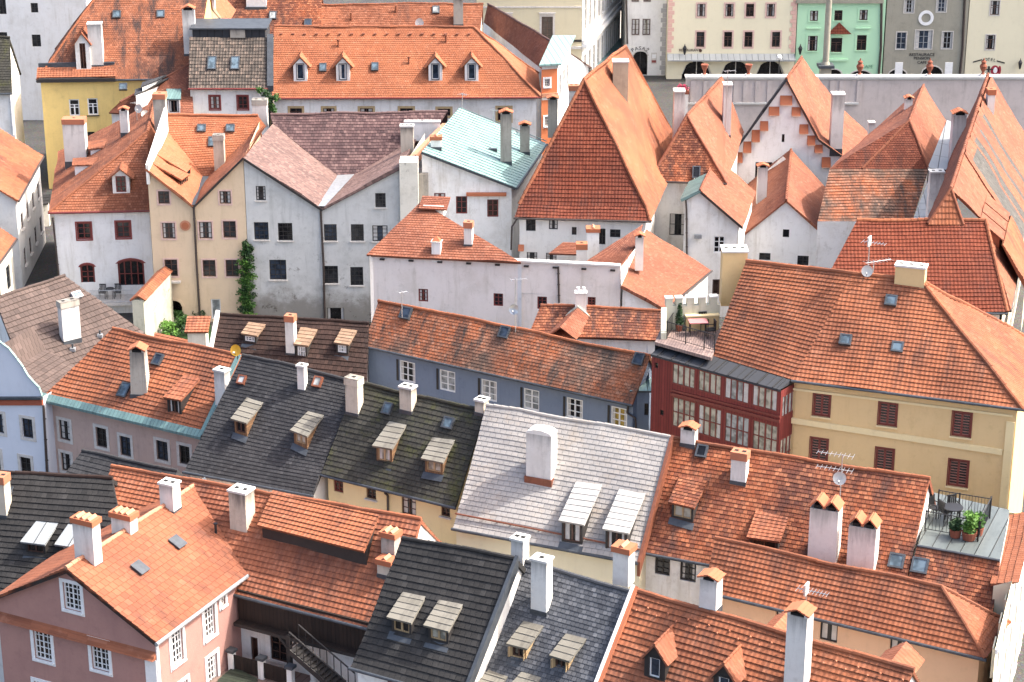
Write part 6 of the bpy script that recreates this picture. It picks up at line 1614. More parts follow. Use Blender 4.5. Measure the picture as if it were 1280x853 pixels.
# --- narrow coral house with a teal roof
a, b = AY(677, 80, 166), AY(697, 79, 166.4); b.z = a.z; c = b + Vector((1.2, 6, 0))
h = House('narrow_house', 'narrow coral red house with a pale teal roof between the orange and red roofs', Vector((a.x, 176, 0)), 'house', TG)
w = h.wall([a, b], M['coral']); w2 = h.wall([b, c], M['white']); h.wall([c, c - Vector((1.8, 0, 0))], M['white'])
h.win(w, 684, 103.7, 6.5, 10, 'facade'); h.win(w, 684, 152, 6, 12, 'facade')
h.band(w, 85, 677, 697, .25, .1, M['stonesur']); h.band(w, 119.5, 677, 697, .3, .12, M['tcaplight']); h.band(w, 124, 677, 697, .2, .06, M['stonesur'])
for k in range(3): h.win(w2, 0, 0, 0, 0, 'facade', rect=(.6 + 1.8 * k, 1.5 + 1.8 * k, a.z - 3.2, a.z - 1.2))
mb = MB(); q = [a + Vector((-.2, -.3, 0)), b + Vector((.3, -.3, 0)), c + Vector((.4, 0, .9)), c + Vector((-1.5, 0, .9))]; mb.uvpoly(q, M['teal']); mb.prism([p - Z * .15 for p in q], Z * .13, M['teal']); mb.build('sheet_roof', h.e)
h.done()
# ---------------------------------------------------------------- buildings round the square
def facade(name, label, x0, x1, D, wallm, ztop=19, depth=10, roofm='orange', D1=None, cat='building', sidemat=None, fall=None):
    a, b = AY(x0, 60, D), AY(x1, 60, D1 or D); a.z = b.z = ztop
    h = House(name, label, Vector(((a.x + b.x) / 2, a.y, 0)), cat, 'old fronts round the square')
    w = h.wall([a, b], M[wallm]); n = -w.n * depth
    h.wside = h.wall([b, b + n], M[sidemat or wallm]); h.wall([b + n, a + n], M[wallm]); h.wl = h.wall([a + n, a], M[wallm])
    m0, m1 = a + n * .5 + Z * 5, b + n * .5 + Z * 5
    patch(h.roof, a + w.n * .4, b + w.n * .4, m1, m0, M[roofm], .3, .04); patch(h.roof, b + n, a + n, m0, m1, M[roofm], .3, .04)
    return h, w
h, w = facade('civic_building', 'large cream building with hooded tall windows and a long white side front', 596, 727, 198, 'stonecream', depth=3)
for x in (631, 684): h.win(w, x, 36, 14, 30, 'tall')
for y, t, o, m in ((51, .2, .15, 'blackwood'), (59.5, .25, .2, 'stonesur'), (102, .25, .15, 'stonesur'), (9, .15, .1, 'stonesur')): h.band(w, y, 596, 727, t, o, M[m])
P0 = AY(727.5, 60, 198); P0.z = 19; dv = Vector((4.5, 19, 0)).normalized(); P1 = P0 + dv * 23
h.walls.remove(h.wside); ws = h.wall([P0, P1], M['white'])
for k in range(10):
    u = 1.0 + 2.2 * k
    for z0, z1 in ((1.2, 4.0), (6.3, 9.4), (11, 14)): h.win(ws, 0, 0, 0, 0, 'facade', rect=(u, u + 1.05, z0, z1))
for zz, t, o in ((5.0, .35, .5), (5.5, .2, .3), (10.2, .35, .5)):
    mb = MB(); mb.box(ws.P(0, zz, 0), ws.a * ws.len, ws.n * o, Z * t, M['whitepaint']); mb.build('cornice', h.e)
mb = MB(); q = [ws.P(7, 1.6, 0), ws.P(20, 1.6, 0), ws.P(20, 1.0, 1.1), ws.P(7, 1.0, 1.1)]; mb.uvpoly(q, M['teal']); mb.prism([p - Z * .1 for p in q], Z * .09, M['teal']); mb.build('awning_roof', h.e)
h.done()
h, w = facade('arcade_house', 'plain white house with a dark arched passage below the word PASAZ', 782, 832, 207.5, 'whiteold', D1=207.5, sidemat='beige')
h.wins_(w, [(794.4, 34, 9.5, 20), (808, 34, 9.5, 20), (794, -2, 9, 9), (809, -2, 9, 9)], 'blackpale'); h.win(w, 800.4, 79.5, 18, 30, 'archp')
u, z = w.uz(817.5, 68); mb = MB(); mb.box(w.P(u - .28, z - 1.0, 0), w.a * .56, w.n * .05, Z * 1.15, M['stonesur']); mb.box(w.P(u - .2, z - .4, .05), w.a * .4, w.n * .02, Z * .4, M['whitepaint']); mb.box(w.P(u - .22, z - .85, .05), w.a * .44, w.n * .02, Z * .25, M['redlight']); mb.build('notice_board', h.e)
mb = MB()
for k in range(15):
    zz = .1 + k * .48; q = .55 if k % 2 else .38; mb.box(w.P(w.len - q, zz, 0), w.a * (q + .03), w.n * .06, Z * .44, M['quoingrey'])
mb.build('quoins', h.e); u, z = w.uz(800, 60.5); text('lettering', 'PASAŽ', w.P(u, z, .01), w.a, .52, M['blackwood'], h.e, bend=.75)
h.pipe(w, [(783, 0), (784, 55)], .08)
h.done()
h, w = facade('restaurant_house', 'cream house with pink quoins and an arcade below a grey ledge', 834, 994, 206, 'palecream')
h.wins_(w, [(x, 13, 10, 16) for x in (876.6, 911.8, 937.5, 963.4)] + [(x, 49.5, 10, 19) for x in (875.5, 910, 935.5, 970)], 'pinkw')
mb = MB()
for u0 in (0, w.len - .65):
    mb = MB()
    for k in range(36):
        zz = 2.7 + k * .42; q = .62 if k % 2 else .42; mb.box(w.P(u0 if u0 == 0 else w.len - q, zz, 0), w.a * q, w.n * .05, Z * .38, M['quoin'])
    mb.build('quoins', h.e)
mb = MB(); zz = w.uz(900, 73)[1]; q = [w.P(0, zz, .9), w.P(w.len, zz, .9), w.P(w.len, zz + .45, 0), w.P(0, zz + .45, 0)]; mb.uvpoly(q, M['greysheet']); mb.prism([p - Z * .12 for p in q], Z * .11, M['zinc']); mb.build('ledge_roof', h.e)
for x, ww in ((871, 38), (920, 38), (963, 34)): h.win(w, x, 88, ww, 23, 'archw')
u, z = w.uz(862, 63); text('lettering', 'RESTAURANT', w.P(u, z, .01), w.a, .34, M['brownwood'], h.e); mb = MB(); u, z = w.uz(875.5, 63.5); mb.tube(w.P(u, z, 0), w.P(u, z, .05), .16, M['brownwood'], 12); mb.build('round_sign', h.e)
h.done()
h, w = facade('mint_house', 'mint green house with a red tiled gablet over its middle window', 995, 1104, 206, 'mint')
h.wins_(w, [(1017.5, 20, 10, 13), (1048, 19.5, 10, 13), (1079.5, 19, 10, 13), (1015.7, 54.5, 12, 19), (1045.5, 56.5, 14, 18), (1077, 53.6, 12, 19)], 'mintw')
for x0, x1, y in ((1008, 1026, 35.5), (1069, 1088, 35.5)): h.band(w, y, x0, x1, .12, .15, M['mint'], 'ledge')
h.band(w, 75, 1028, 1060, .2, .18, M['mint'], 'ledge'); h.band(w, 1.5, 995, 1104, .35, .3, M['greystone'], 'cornice')
u0, z0 = w.uz(1033, 41.5); u1 = w.uz(1063.5, 41)[0]; zt = w.uz(1048, 28)[1]; um = (u0 + u1) / 2; mb = MB()
patch(mb, w.P(u0, z0, .5), w.P(um, z0, .5), w.P(um, zt, .06), w.P(um, zt, .06), M['deep'], .3, .04, .08, 0); patch(mb, w.P(um, z0, .5), w.P(u1, z0, .5), w.P(um, zt, .06), w.P(um, zt, .06), M['deep'], .3, .04, .08, 0); mb.build('gablet', h.e)
h.win(w, 1042, 93, 24, 12, 'arch'); h.win(w, 1076, 94, 30, 11, 'arch'); u, z = w.uz(1084, 83.5); text('lettering', 'CAFE', w.P(u, z, .01), w.a, .5, M['mintdark'], h.e)
h.pipe(w, [(1102, -5), (1101, 60), (1098, 98)], .12)
h.done()
h, w = facade('stone_house', 'grey brown stone house with a white ring above its windows', 1105.5, 1207, 206, 'greystone')
h.wins_(w, [(1136.5, 8, 12, 16), (1177, 7, 12, 16), (1126.5, 51, 12, 21), (1154.6, 49.7, 21, 23), (1184, 50.5, 13, 21)], 'stonew')
u, z = w.uz(1157.5, 22.6); mb = MB()
for k in range(24):
    a0, a1 = k * math.pi / 12, (k + 1) * math.pi / 12; c = lambda r, t, o: w.P(u + r * math.cos(t), z + r * math.sin(t), o)
    mb.prism([c(.46, a0, 0), c(.75, a0, 0), c(.75, a1, 0), c(.46, a1, 0)], w.n * .08, M['whitepaint'])
mb.build('white_ring', h.e)
for y, t, s in ((68.5, 'RESTAURACE', .42), (73, 'PENSION', .4), (78.3, 'CAFE', .4)): u, z = w.uz(1152.5, y); text('lettering', t, w.P(u, z, .01), w.a, s, M['blackwood'], h.e)
h.win(w, 1122, 94, 27, 15, 'arch'); h.win(w, 1165, 92, 30, 18, 'arch'); h.pipe(w, [(1206, -5), (1203, 60), (1199, 100)], .12)
h.done()
h, w = facade('hotel_house', 'pale yellow house with the arched word HOTEL above a red and white crest', 1208, 1330, 206, 'palecream')
h.wins_(w, [(1243.6, 10, 11, 18), (1238, 53, 11, 18), (1290, 10, 11, 18), (1288, 53, 11, 18)], 'creamw')
u, z = w.uz(1236, 74.5); text('lettering', 'HOTEL', w.P(u, z, .01), w.a, .42, M['blackwood'], h.e, bend=.35)
for x, s in ((1221.5, 1), (1251, -1)):
    u, z = w.uz(x, 77); mb = MB(); mb.prism([w.P(u - .4, z - .12 * s, 0), w.P(u + .4, z + .1 * s, 0), w.P(u + .4, z + .22 * s, 0), w.P(u - .4, z + .0 * s, 0)], w.n * .04, M['blackwood']); mb.build('scroll', h.e)
mb = MB(); u, z = w.uz(1244, 88)
def disc(uu, zz, rx, rz, mat, o): mb.prism([w.P(uu + rx * math.cos(t), zz + rz * math.sin(t), o) for t in [k * math.pi / 8 for k in range(16)]], w.n * .03, mat)
disc(u - .05, z, .42, .5, M['crest'], .0); disc(u + .0, z, .2, .3, M['whitepaint'], .03); disc(u + .42, z, .16, .45, M['crest'], .0); mb.box(w.P(u - .75, z - .5, 0), w.a * .2, w.n * .06, Z * .9, M['blackwood']); mb.box(w.P(u - 1.2, z + .05, 0), w.a * 1.0, w.n * .05, Z * .1, M['iron'])
mb.build('crest', h.e); h.win(w, 1236, 100, 30, 12, 'arch')
h.done()
# --- terrace wall
a, b = AY(858, 97.5, 180), AY(1300, 102.5, 180); a.z = b.z = 6.4; zt = 6.4
tw = thing('terrace_wall', 'long pale terrace wall with panelled left end and urns along its coping', 'wall', Vector((a.x, 180, 0)))
w = Wall([a, b], -.5, M['parapet']); mb = MB(); w.emit(mb); mb.box(w.P(0, -.5, 0), -w.n * .5, w.a * w.len, Z * (zt + .5), M['parapet']) if 0 else None
q = [w.P(0, -.5, 0), w.P(0, -.5, -.6), w.P(0, zt, -.6), w.P(0, zt, 0)]; mb.poly(q, M['parapet']); mb.uvpoly([w.P(0, -.5, -.6), w.P(w.len, -.5, -.6), w.P(w.len, zt, -.6), w.P(0, zt, -.6)], M['parapet'])
mb.build('wall', tw); mb = MB(); mb.box(w.P(-.1, zt, -.75), w.a * (w.len + .2), w.n * .95, Z * .16, M['slab']); mb.box(w.P(-.05, zt - .12, -.7), w.a * (w.len + .1), w.n * .8, Z * .11, M['slab']); mb.build('coping', tw)
for x in (866, 882, 903, 920, 932, 947, 962, 978, 1000, 1022, 1040, 1052, 1074):
    u = w.uz(x, 110)[0]; mb = MB(); mb.box(w.P(u - .2, 4.3, 0), w.a * .4, w.n * .1, Z * 1.9, M['parapet']); mb.build('pilaster', tw)
mb = MB(); u1 = w.uz(1074, 110)[0]; mb.box(w.P(0, 4.1, 0), w.a * u1, w.n * .22, Z * .16, M['slab']); mb.build('ledge', tw)
tag(tw, None, None)
UR = [(881, 92), (936, 93), (1075, 97), (1162, 99), (1229, 100)]
for i, (x, y) in enumerate(UR):
    u = w.uz(x, y)[0]; p = w.P(u, zt + .16, -.3); mb = MB()
    mb.box(p - Vector((.25, .25, 0)), Vector((.5, 0, 0)), Vector((0, .5, 0)), Z * .12, M['slab'])
    pp = p + Z * .12; mb.lathe(pp, [(.2, 0), (.1, .12), (.1, .2), (.28, .5), (.33, .72), (.2, .92), (.16, 1.0), (.24, 1.06), (.2, 1.14), (.08, 1.22), (.05, 1.36), (.02, 1.42)] if i > 1 else [(.2, 0), (.1, .12), (.12, .3), (.24, .55), (.34, .85), (.3, .88), (.05, .8)], M['pot'], 14)
    lab = ['open terracotta urn on the terrace wall nearest the white flowers post', 'open terracotta urn on the terrace wall above the steep orange roof', 'lidded terracotta urn before the mint house', 'lidded terracotta urn before the stone house with white ring', 'lidded terracotta urn before the hotel crest'][i]
    tag(mb.build('urn', None, p), lab, 'urn', 'urns along the terrace wall')
# --- column in the square
p = U(1031, 100, 0); p = AY(1031, 100, 196); p.z = 0
cm = thing('column', 'tall grey stone column standing in the square before the mint house', 'monument', p)
mb = MB(); mb.cbox(p, Vector((1, 0, 0)), Vector((0, 1, 0)), 1.4, 1.4, 0, 2.4, M['greystone']); mb.build('pedestal', cm)
mb = MB(); mb.cbox(p, Vector((1, 0, 0)), Vector((0, 1, 0)), 1.0, 1.0, 2.4, 3.6, M['greystone']); mb.cbox(p, Vector((1, 0, 0)), Vector((0, 1, 0)), 1.5, 1.5, 3.6, 3.85, M['lead']); mb.build('plinth', cm)
mb = MB(); mb.lathe(Vector((p.x, p.y, 3.85)), [(.42, 0), (.3, .3), (.29, 5), (.25, 9.2), (.4, 9.5), (.42, 9.8)], M['greystone'], 18); mb.build('shaft', cm)
# --- lamp and menu boards before the houses
p = AY(973, 98, 199); p.z = 0; lm = thing('street_lamp', 'slim street lamp with a white globe before the cream arcade', 'street lamp', p)
mb = MB(); mb.tube(p, p + Z * 3.6, .06, M['iron'], 8); mb.tube(p, p + Z * .6, .12, M['iron'], 8); mb.build('post', lm)
mb = MB(); mb.lathe(p + Z * 3.55, [(.05, 0), (.2, .1), (.27, .27), (.2, .45), (.05, .52)], M['whitepaint'], 14); mb.build('globe', lm)
for x, y, lab in ((1122.5, 92, 'white menu board standing in the left arch of the stone house'), (1184.5, 95, 'white menu board standing right of the stone arches')):
    p = AY(x, y + 6, 203); p.z = 0; mb = MB(); mb.box(p + Vector((-.32, 0, 0)), Vector((.08, 0, 0)), Vector((0, .08, 0)), Z * 2.2, M['alu']); mb.box(p + Vector((.28, 0, 0)), Vector((.08, 0, 0)), Vector((0, .08, 0)), Z * 2.2, M['alu']); mb.box(p + Vector((-.35, -.03, .9)), Vector((.74, 0, 0)), Vector((0, .05, 0)), Z * 1.5, M['whitepaint'])
    tag(mb.build('menu_board', None, p), lab, 'sign', 'menu boards')
for x, y, D, lab in ((856, 60, 205.6, 'wall lantern above the restaurant lettering'), (1275.5, 78, 205.6, 'wall lantern right of the hotel crest'), (1000.5, 60, 205.6, 'wall lantern on the left corner of the mint house')):
    p = AY(x, y, D) ; mb = MB(); mb.lathe(p - Z * .7, [(.05, 0), (.1, .1), (.2, .6), (.22, .65), (.05, .95), (.02, 1.1)], M['iron'], 6); mb.tube(p, p + Vector((0, .45, 0)), .03, M['iron'], 6)
    tag(mb.build('lantern', None, p), lab, 'lantern', 'lanterns on the fronts')
# ================================================================ things on the roofs, terraces and in the yards
def leafmat(name, a, b):
    m, nt = new_mat(name); pos = nd(nt, 'ShaderNodeNewGeometry').outputs['Position']
    oi = nd(nt, 'ShaderNodeTexWhiteNoise', {'Vector': nd(nt, 'ShaderNodeVectorMath', {0: pos, 1: (9, 9, 9)}, operation='MULTIPLY').outputs[0]}).outputs[0]
    c = mixc(nt, ramp(nt, nz(nt, pos, 3.0, 3.0), .35, .65), a, b); finish(nt, c, .6, None, spec=.25); return m
M['leaf'] = leafmat('leaf', (.045, .11, .02), (.02, .06, .012)); M['leafbright'] = leafmat('leaf_bright', (.10, .22, .03), (.05, .12, .02)); M['leafdark'] = leafmat('leaf_dark', (.025, .06, .018), (.012, .03, .01))
M['flower'] = plain('flower', (.45, .04, .1), .7); M['black'+'seat'] = plain('black_seat', (.015, .015, .017), .5); M['tablepink'] = plain('table_pink', (.55, .22, .22), .5); M['dishyellow'] = plain('dish_yellow', (.75, .42, .04), .5)
def leaves(mb, ctr, rad, n, mat, size=.12, flat_=None):
    for _ in range(n):
        while 1:
            q = Vector((random.uniform(-1, 1), random.uniform(-1, 1), random.uniform(-1, 1)))
            if q.length < 1: break
        q = q * (.55 + .45 * random.random()) if q.length > .3 else q
        p = ctr + Vector((q.x * rad[0], q.y * rad[1], q.z * rad[2]))
        a = Vector((random.gauss(0, 1), random.gauss(0, 1), random.gauss(0, .6))).normalized(); b = a.orthogonal().normalized(); s = size * random.uniform(.6, 1.3)
        mb.poly([p - a * s, p + b * s * .5, p + a * s, p - b * s * .5], M[mat])
# ivy on the corner between the beige house and the grey one
st = thing('ivy', 'tall strip of green ivy climbing the corner between beige and grey house', 'ivy', FW(307, 398))
mb = MB()
for k in range(46):
    t = k / 45; x = 308 + 4 * math.sin(k * 1.1) + random.uniform(-2, 2); y = 396 - 92 * t; p = AY(x, y, 135.75); r = (.62 if t < .75 else .62 * (1.15 - t) / .4)
    leaves(mb, p, (max(.2, r), .24, .3), 62, random.choice(['leaf', 'leaf', 'leafdark', 'leafbright']), .1)
mb.build('foliage', st); mb = MB(); mb.line([AY(306 + 3 * math.sin(k), 398 - 9 * k, 135.9) for k in range(11)], .035, M['brownwood'], 6); mb.build('stem', st)
# garden below it
gp = [U(x, y, .02) for x, y in ((188, 412), (196, 398), (262, 398), (268, 440), (190, 440))]
mb = MB(); mb.poly(gp, M['leafdark']); structure('garden_soil', mb)
for i, (x, y, r, n, m, lab) in enumerate(((203, 414, .9, 420, 'leafdark', 'leafy shrub against the stained garden wall'), (219, 402, .8, 340, 'leaf', 'shrub before the dark arched doorway'), (232, 412, 1.0, 420, 'leaf', 'broad shrub in the middle of the garden'), (246, 401, .7, 260, 'leafdark', 'dark shrub at the foot of the downpipe'), (214, 421, .9, 380, 'leafbright', 'brightest shrub at the front of the garden'), (240, 421, .8, 300, 'leafdark', 'low shrub beside the tiled gate pier'))):
    p = U(x, y, 0); sh = thing('shrub', lab, 'shrub', p, 'garden shrubs'); mb = MB()
    for k in range(6): leaves(mb, p + Vector((random.uniform(-.5, .5), random.uniform(-.4, .4), .35 + random.uniform(0, .5) * r)), (.5 * r, .5 * r, .38 * r), n // 6, m, .11)
    mb.build('foliage', sh); mb = MB(); mb.tube(p - Z * .1, p + Z * .6, .04, M['brownwood'], 6); mb.build('stem', sh)
# garden wall with tile coping, gate pier, low wall
a, b = AY(166, 392, 131.6), AY(200, 345, 135.6); a0, b0 = Vector((a.x, a.y, 0)), Vector((b.x, b.y, 0)); za, zb = hit(166, 376, a, Vector((0, 1, 0))).z, hit(199, 339, b, Vector((0, 1, 0))).z
gw = thing('garden_wall', 'stained garden wall with a sloping orange tile coping beside the balcony', 'wall', a0)
dx = Vector((.75, .0, 0)); mb = MB(); mb.prism([a0 - Z * .5, a0 + Z * za, b0 + Z * zb, b0 - Z * .5], dx, M['mossy']); mb.build('wall', gw)
mb = MB(); e = b0 + Z * (zb + .1) - a0 - Z * (za + .1); s0 = a0 + Z * (za + .35) + dx * .5; A1 = a0 + Z * za - dx * .2; B1 = b0 + Z * zb - dx * .2
patch(mb, b0 + Z * (zb - .0) - dx * .2, A1, s0, s0 + e, M['orange'], .2, .03, .08, .01); patch(mb, a0 + Z * za + dx * 1.2, b0 + Z * zb + dx * 1.2, s0 + e, s0, M['orange'], .2, .03, .08, .01); mb.build('tile_coping', gw)
p0, p1 = U(235.5, 438, 1.5), U(258, 438, 1.5); gt = thing('gate_pier', 'mossy masonry pier with a sloping tile cap at the garden corner', 'pier', Vector((p0.x, p0.y, 0)))
wd = (p1 - p0); mb = MB(); zt = hit(246, 414, p0, Vector((0, 1, 0))).z; mb.box(Vector((p0.x, p0.y, 0)), wd, Vector((0, 1.2, 0)), Z * zt, M['stained']); mb.build('wall', gt)
mb = MB(); c0, c1 = Vector((p0.x - .15, p0.y - .2, zt)), Vector((p1.x + .2, p1.y - .2, zt)); patch(mb, c0, c1, c1 + Vector((0, 1.5, .55)), c0 + Vector((0, 1.5, .55)), M['terra'], .25, .04, .1, .01); mb.build('tile_cap', gt)
w0, w1 = U(192, 424, 1.4), U(236, 434, 1.4); mb = MB(); mb.box(Vector((w0.x, w0.y, 0)), Vector((w1.x - w0.x, w1.y - w0.y, 0)), Vector((0, .45, 0)), Z * 1.4, M['stained']); q = Vector((w1.x - w0.x, w1.y - w0.y, 0)); o = Vector((w0.x, w0.y, 1.4))
patch(mb, o + Vector((0, -.15, 0)), o + q + Vector((0, -.15, 0)), o + q + Vector((0, .6, .25)), o + Vector((0, .6, .25)), M['terra'], .25, .04, .08, .01); tag(mb.build('garden_wall', None, Vector((w0.x, w0.y, 0))), 'low garden wall with a row of pale orange tiles behind the orange roof', 'wall')
st = thing('vine', 'dark green vine hanging at the corner of the long white house', 'vine', AY(333, 135, 164.5)); mb = MB()
for x, y, r in ((325, 113, .5), (332, 117, .6), (338, 124, .6), (345, 122, .5), (340, 133, .5), (334, 128, .5), (343, 138, .35)): leaves(mb, AY(x, y, 164.3), (r * .7, .3, r * .75), 80, random.choice(['leaf', 'leafdark']), .13)
mb.build('foliage', st)
# ---- furniture
def chair(loc, rot, label, group, mat='blackseat'):
    t = thing('garden_chair', label, 'chair', loc, group); c, s = math.cos(rot), math.sin(rot); dx, dy = Vector((c, s, 0)), Vector((-s, c, 0)); m = M[mat]
    mb = MB(); mb.box(loc - dx * .23 - dy * .23 + Z * .42, dx * .46, dy * .46, Z * .05, m); mb.build('seat', t)
    mb = MB(); o = loc - dx * .23 + dy * .2 + Z * .5
    for k in range(5): mb.box(o + dx * (.02 + .095 * k), dx * .06, dy * .04, Z * .45, m)
    mb.box(o + Z * .42, dx * .46, dy * .05, Z * .06, m); mb.build('backrest', t)
    for sx in (-.2, .2):
        for sy in (-.2, .2):
            mb = MB(); p = loc + dx * sx + dy * sy; mb.tube(p, p + Z * .44, .022, m, 6); mb.build('leg', t)
        mb = MB(); p = loc + dx * (sx * 1.12); mb.tube(p - dy * .2 + Z * .65, p + dy * .22 + Z * .65, .025, m, 6); mb.tube(p - dy * .2 + Z * .42, p - dy * .2 + Z * .65, .02, m, 6); mb.build('armrest', t)
    return t
def table(loc, r, h_, label, mat='blackseat', square=None, rot=0.0):
    t = thing('garden_table', label, 'table', loc); mb = MB()
    if square:
        c, s = math.cos(rot), math.sin(rot); dx, dy = Vector((c, s, 0)), Vector((-s, c, 0)); mb.box(loc - dx * square[0] / 2 - dy * square[1] / 2 + Z * h_, dx * square[0], dy * square[1], Z * .05, M[mat])
    else: mb.lathe(loc + Z * h_, [(r, 0), (r, .04)], M[mat], 20)
    mb.build('tabletop', t)
    for sx in (-1, 1):
        for sy in (-1, 1):
            q = (square[0] * .42, square[1] * .42) if square else (r * .6, r * .6); p = loc + Vector((sx * q[0], sy * q[1], 0)); mb = MB(); mb.tube(p, p + Z * h_, .025, M['blackseat'], 6); mb.build('leg', t)
    return t
def railing(pts, hgt, label, name='railing', gap=.13, mat='iron', rails=(1.0,)):
    t = thing(name, label, 'railing', pts[0]); m = M[mat]
    for a, b in zip(pts, pts[1:]):
        mb = MB(); mb.tube(a + Z * hgt, b + Z * hgt, .025, m, 6); mb.build('rail', t); mb = MB(); mb.tube(a + Z * .1, b + Z * .1, .018, m, 6); mb.build('rail', t)
        mb = MB(); L = (b - a).length; k = int(L / gap)
        for i in range(k + 1): p = a.lerp(b, i / k); mb.tube(p + Z * .1, p + Z * hgt, .011, m, 4, caps=False)
        o = mb.build('bars', t)
        mb = MB(); mb.tube(a, a + Z * (hgt + .05), .035, m, 6); mb.build('post', t)
    mb = MB(); mb.tube(pts[-1], pts[-1] + Z * (hgt + .05), .035, m, 6); mb.build('post', t)
    return t
# balcony of the white house
w, u0, u1, bz = BAL
for x, lab in ((129.5, 'left chair of the two on the white balcony with red arched window'), (148.5, 'right chair of the two on the white balcony with red arched window')):
    u = w.uz(x, 360)[0]; chair(w.P(u, bz, .75), 0, lab, 'balcony chairs')
table(w.P(w.uz(139, 360)[0], bz, .8), .3, .7, 'small dark table between two balcony chairs')
# roof terrace above the gallery
A_, B_, C_, D_ = GT; e = flat(B_ - A_); n = Vector((-e.y, e.x, 0))
T0 = Vector((0, 0, TZ))
def TP(x, y): return U(x, y, TZ + .02)
railing([TP(833.5, 423.5), TP(857, 430), TP(880, 436.5), TP(893, 440)], .95, 'black iron railing along the front of the terrace above the red gallery')
railing([TP(833.5, 423.5), TP(842, 411)], .95, 'short black iron railing on the left side of the terrace above the gallery')
table(TP(872, 418), .5, .72, 'pink topped table on the terrace above the red gallery', 'tablepink', (1.0, .7), .1)
chair(TP(879, 413), .2, 'chair behind the pink topped terrace table', 'terrace chairs'); chair(TP(888, 422), -1.4, 'chair right of the pink topped terrace table', 'terrace chairs')
p = TP(849, 413.5); t = thing('potted_conifer', 'small dark conifer in a pot at the corner of the gallery terrace', 'plant', p); mb = MB(); mb.lathe(p, [(.14, 0), (.2, .3), (.2, .33)], M['pot'], 10); mb.build('pot', t); mb = MB()
for k in range(7): leaves(mb, p + Z * (.45 + k * .17), (.32 - k * .04, .32 - k * .04, .14), 60, 'leafdark', .08)
mb.build('foliage', t)
c0, c1 = TP(832.5, 412.5), TP(899, 410.5); c1 = Vector((c1.x, c0.y + .3, c1.z)); cw = thing('battlement_wall', 'weathered wall with five battlements behind the gallery terrace', 'wall', c0); W = Wall([c0 + Z * 1.45, c1 + Z * 1.45], TZ - .5, M['mossy']); mb = MB(); mb.box(W.P(0, TZ - .4, 0), W.a * W.len, -W.n * .35, Z * 1.75, M['mossy'])
for x0, x1 in ((832.5, 841), (845, 853.5), (859, 868), (873.5, 882.5), (888, 896.8)):
    ua, ub = W.uz(x0, 375)[0], W.uz(x1, 375)[0]; mb.box(W.P(ua, TZ + 1.35, 0), W.a * (ub - ua), -W.n * .35, Z * .42, M['mossy']); mb.box(W.P(ua - .03, TZ + 1.77, .04), W.a * (ub - ua + .06), -W.n * .43, Z * .07, M['slab'])
mb.build('wall', cw)
ua, ub = W.uz(857, 390)[0], W.uz(897.5, 390)[0]; mb = MB(); mb.box(W.P(ua, TZ, .02), W.a * (ub - ua), W.n * .25, Z * .82, M['ochre']); mb.box(W.P(ua - .04, TZ + .82, -.01), W.a * (ub - ua + .08), W.n * .34, Z * .06, M['cream']); mb.build('inner_parapet', cw)
l0 = TP(833, 424); mb = MB(); mb.prism([c0 - Z * .2, l0 - Z * .2, l0 + Z * .35, c0 + Z * 1.3], W.a * -.3, M['mossy']); mb.build('side_wall', cw)
# terrace sunk in the ember roof
tz = TERR[0].z
def TT(x, y): return U(x, y, tz + .02)
railing([TT(1156, 663.5), TT(1187, 669), TT(1222, 677)], .95, 'black iron railing across the front of the sunken roof terrace', gap=.14)
railing([TT(1222, 677), TT(1237, 646)], .95, 'black iron railing on the right side of the sunken roof terrace', gap=.14)
railing([TT(1172, 637), TT(1198, 641.5), TT(1237, 648)], .95, 'black iron railing along the back of the sunken roof terrace by the yellow wall', gap=.14)
table(TT(1190, 653), .45, .72, 'round black table among the roof terrace chairs'); chair(TT(1181, 650), 2.0, 'black chair left of the round roof terrace table', 'roof terrace chairs'); chair(TT(1191, 645.5), .3, 'black chair behind the round roof terrace table', 'roof terrace chairs'); chair(TT(1168, 646), .8, 'black chair under the roof verge of the sunken terrace', 'roof terrace chairs')
for x, y, r, hh, m, lab in ((1194, 671, .27, .35, 'leafdark', 'left wooden tub with small dark plant on the roof terrace'), (1211, 674, .34, .95, 'leafbright', 'middle wooden tub with tall bright green plant on the roof terrace'), (1221, 668, .3, .55, 'leaf', 'right wooden tub with low green plant on the roof terrace')):
    p = TT(x, y); t = thing('planter', lab, 'planter', p, 'roof terrace planters'); mb = MB(); mb.lathe(p, [(r * .8, 0), (r, .36), (r * .9, .36), (r * .85, .3)], M['pot'], 14); mb.build('tub', t); mb = MB()
    for k in range(5): leaves(mb, p + Vector((random.uniform(-.1, .1), random.uniform(-.1, .1), .45 + hh * k / 5)), (r * 1.0, r * 1.0, .22), 90, m, .1)
    mb.build('foliage', t)
# ---- aerials and dishes
def dish(p, r, face, mat='alu', label='', mast=None):
    t = thing('satellite_dish', label, 'satellite dish', p - Z * (mast or 0)); f = face.normalized(); a = f.orthogonal().normalized(); b = f.cross(a); mb = MB(); rings = []
    for k in range(5):
        q = k / 4; rings.append([p + (a * math.cos(s) + b * math.sin(s)) * (r * q) + f * (.3 * r * q * q) for s in [i * math.pi / 10 for i in range(20)]])
    for A, B in zip(rings, rings[1:]):
        for i in range(20): j = (i + 1) % 20; mb.poly([A[i], A[j], B[j], B[i]], M[mat])
    mb.build('reflector', t); mb = MB(); e = p + f * r * 1.1 - Z * .1; mb.tube(p - Z * r * .9 + f * .2 * r, e, .015, M['iron'], 5); mb.tube(e - f * .08, e + f * .05, .045, M['slab'], 8); mb.build('receiver', t)
    if mast: mb = MB(); mb.tube(p - f * .08 - Z * mast, p - f * .08 + Z * .1, .025, M['iron'], 6); mb.build('mast', t)
    return t
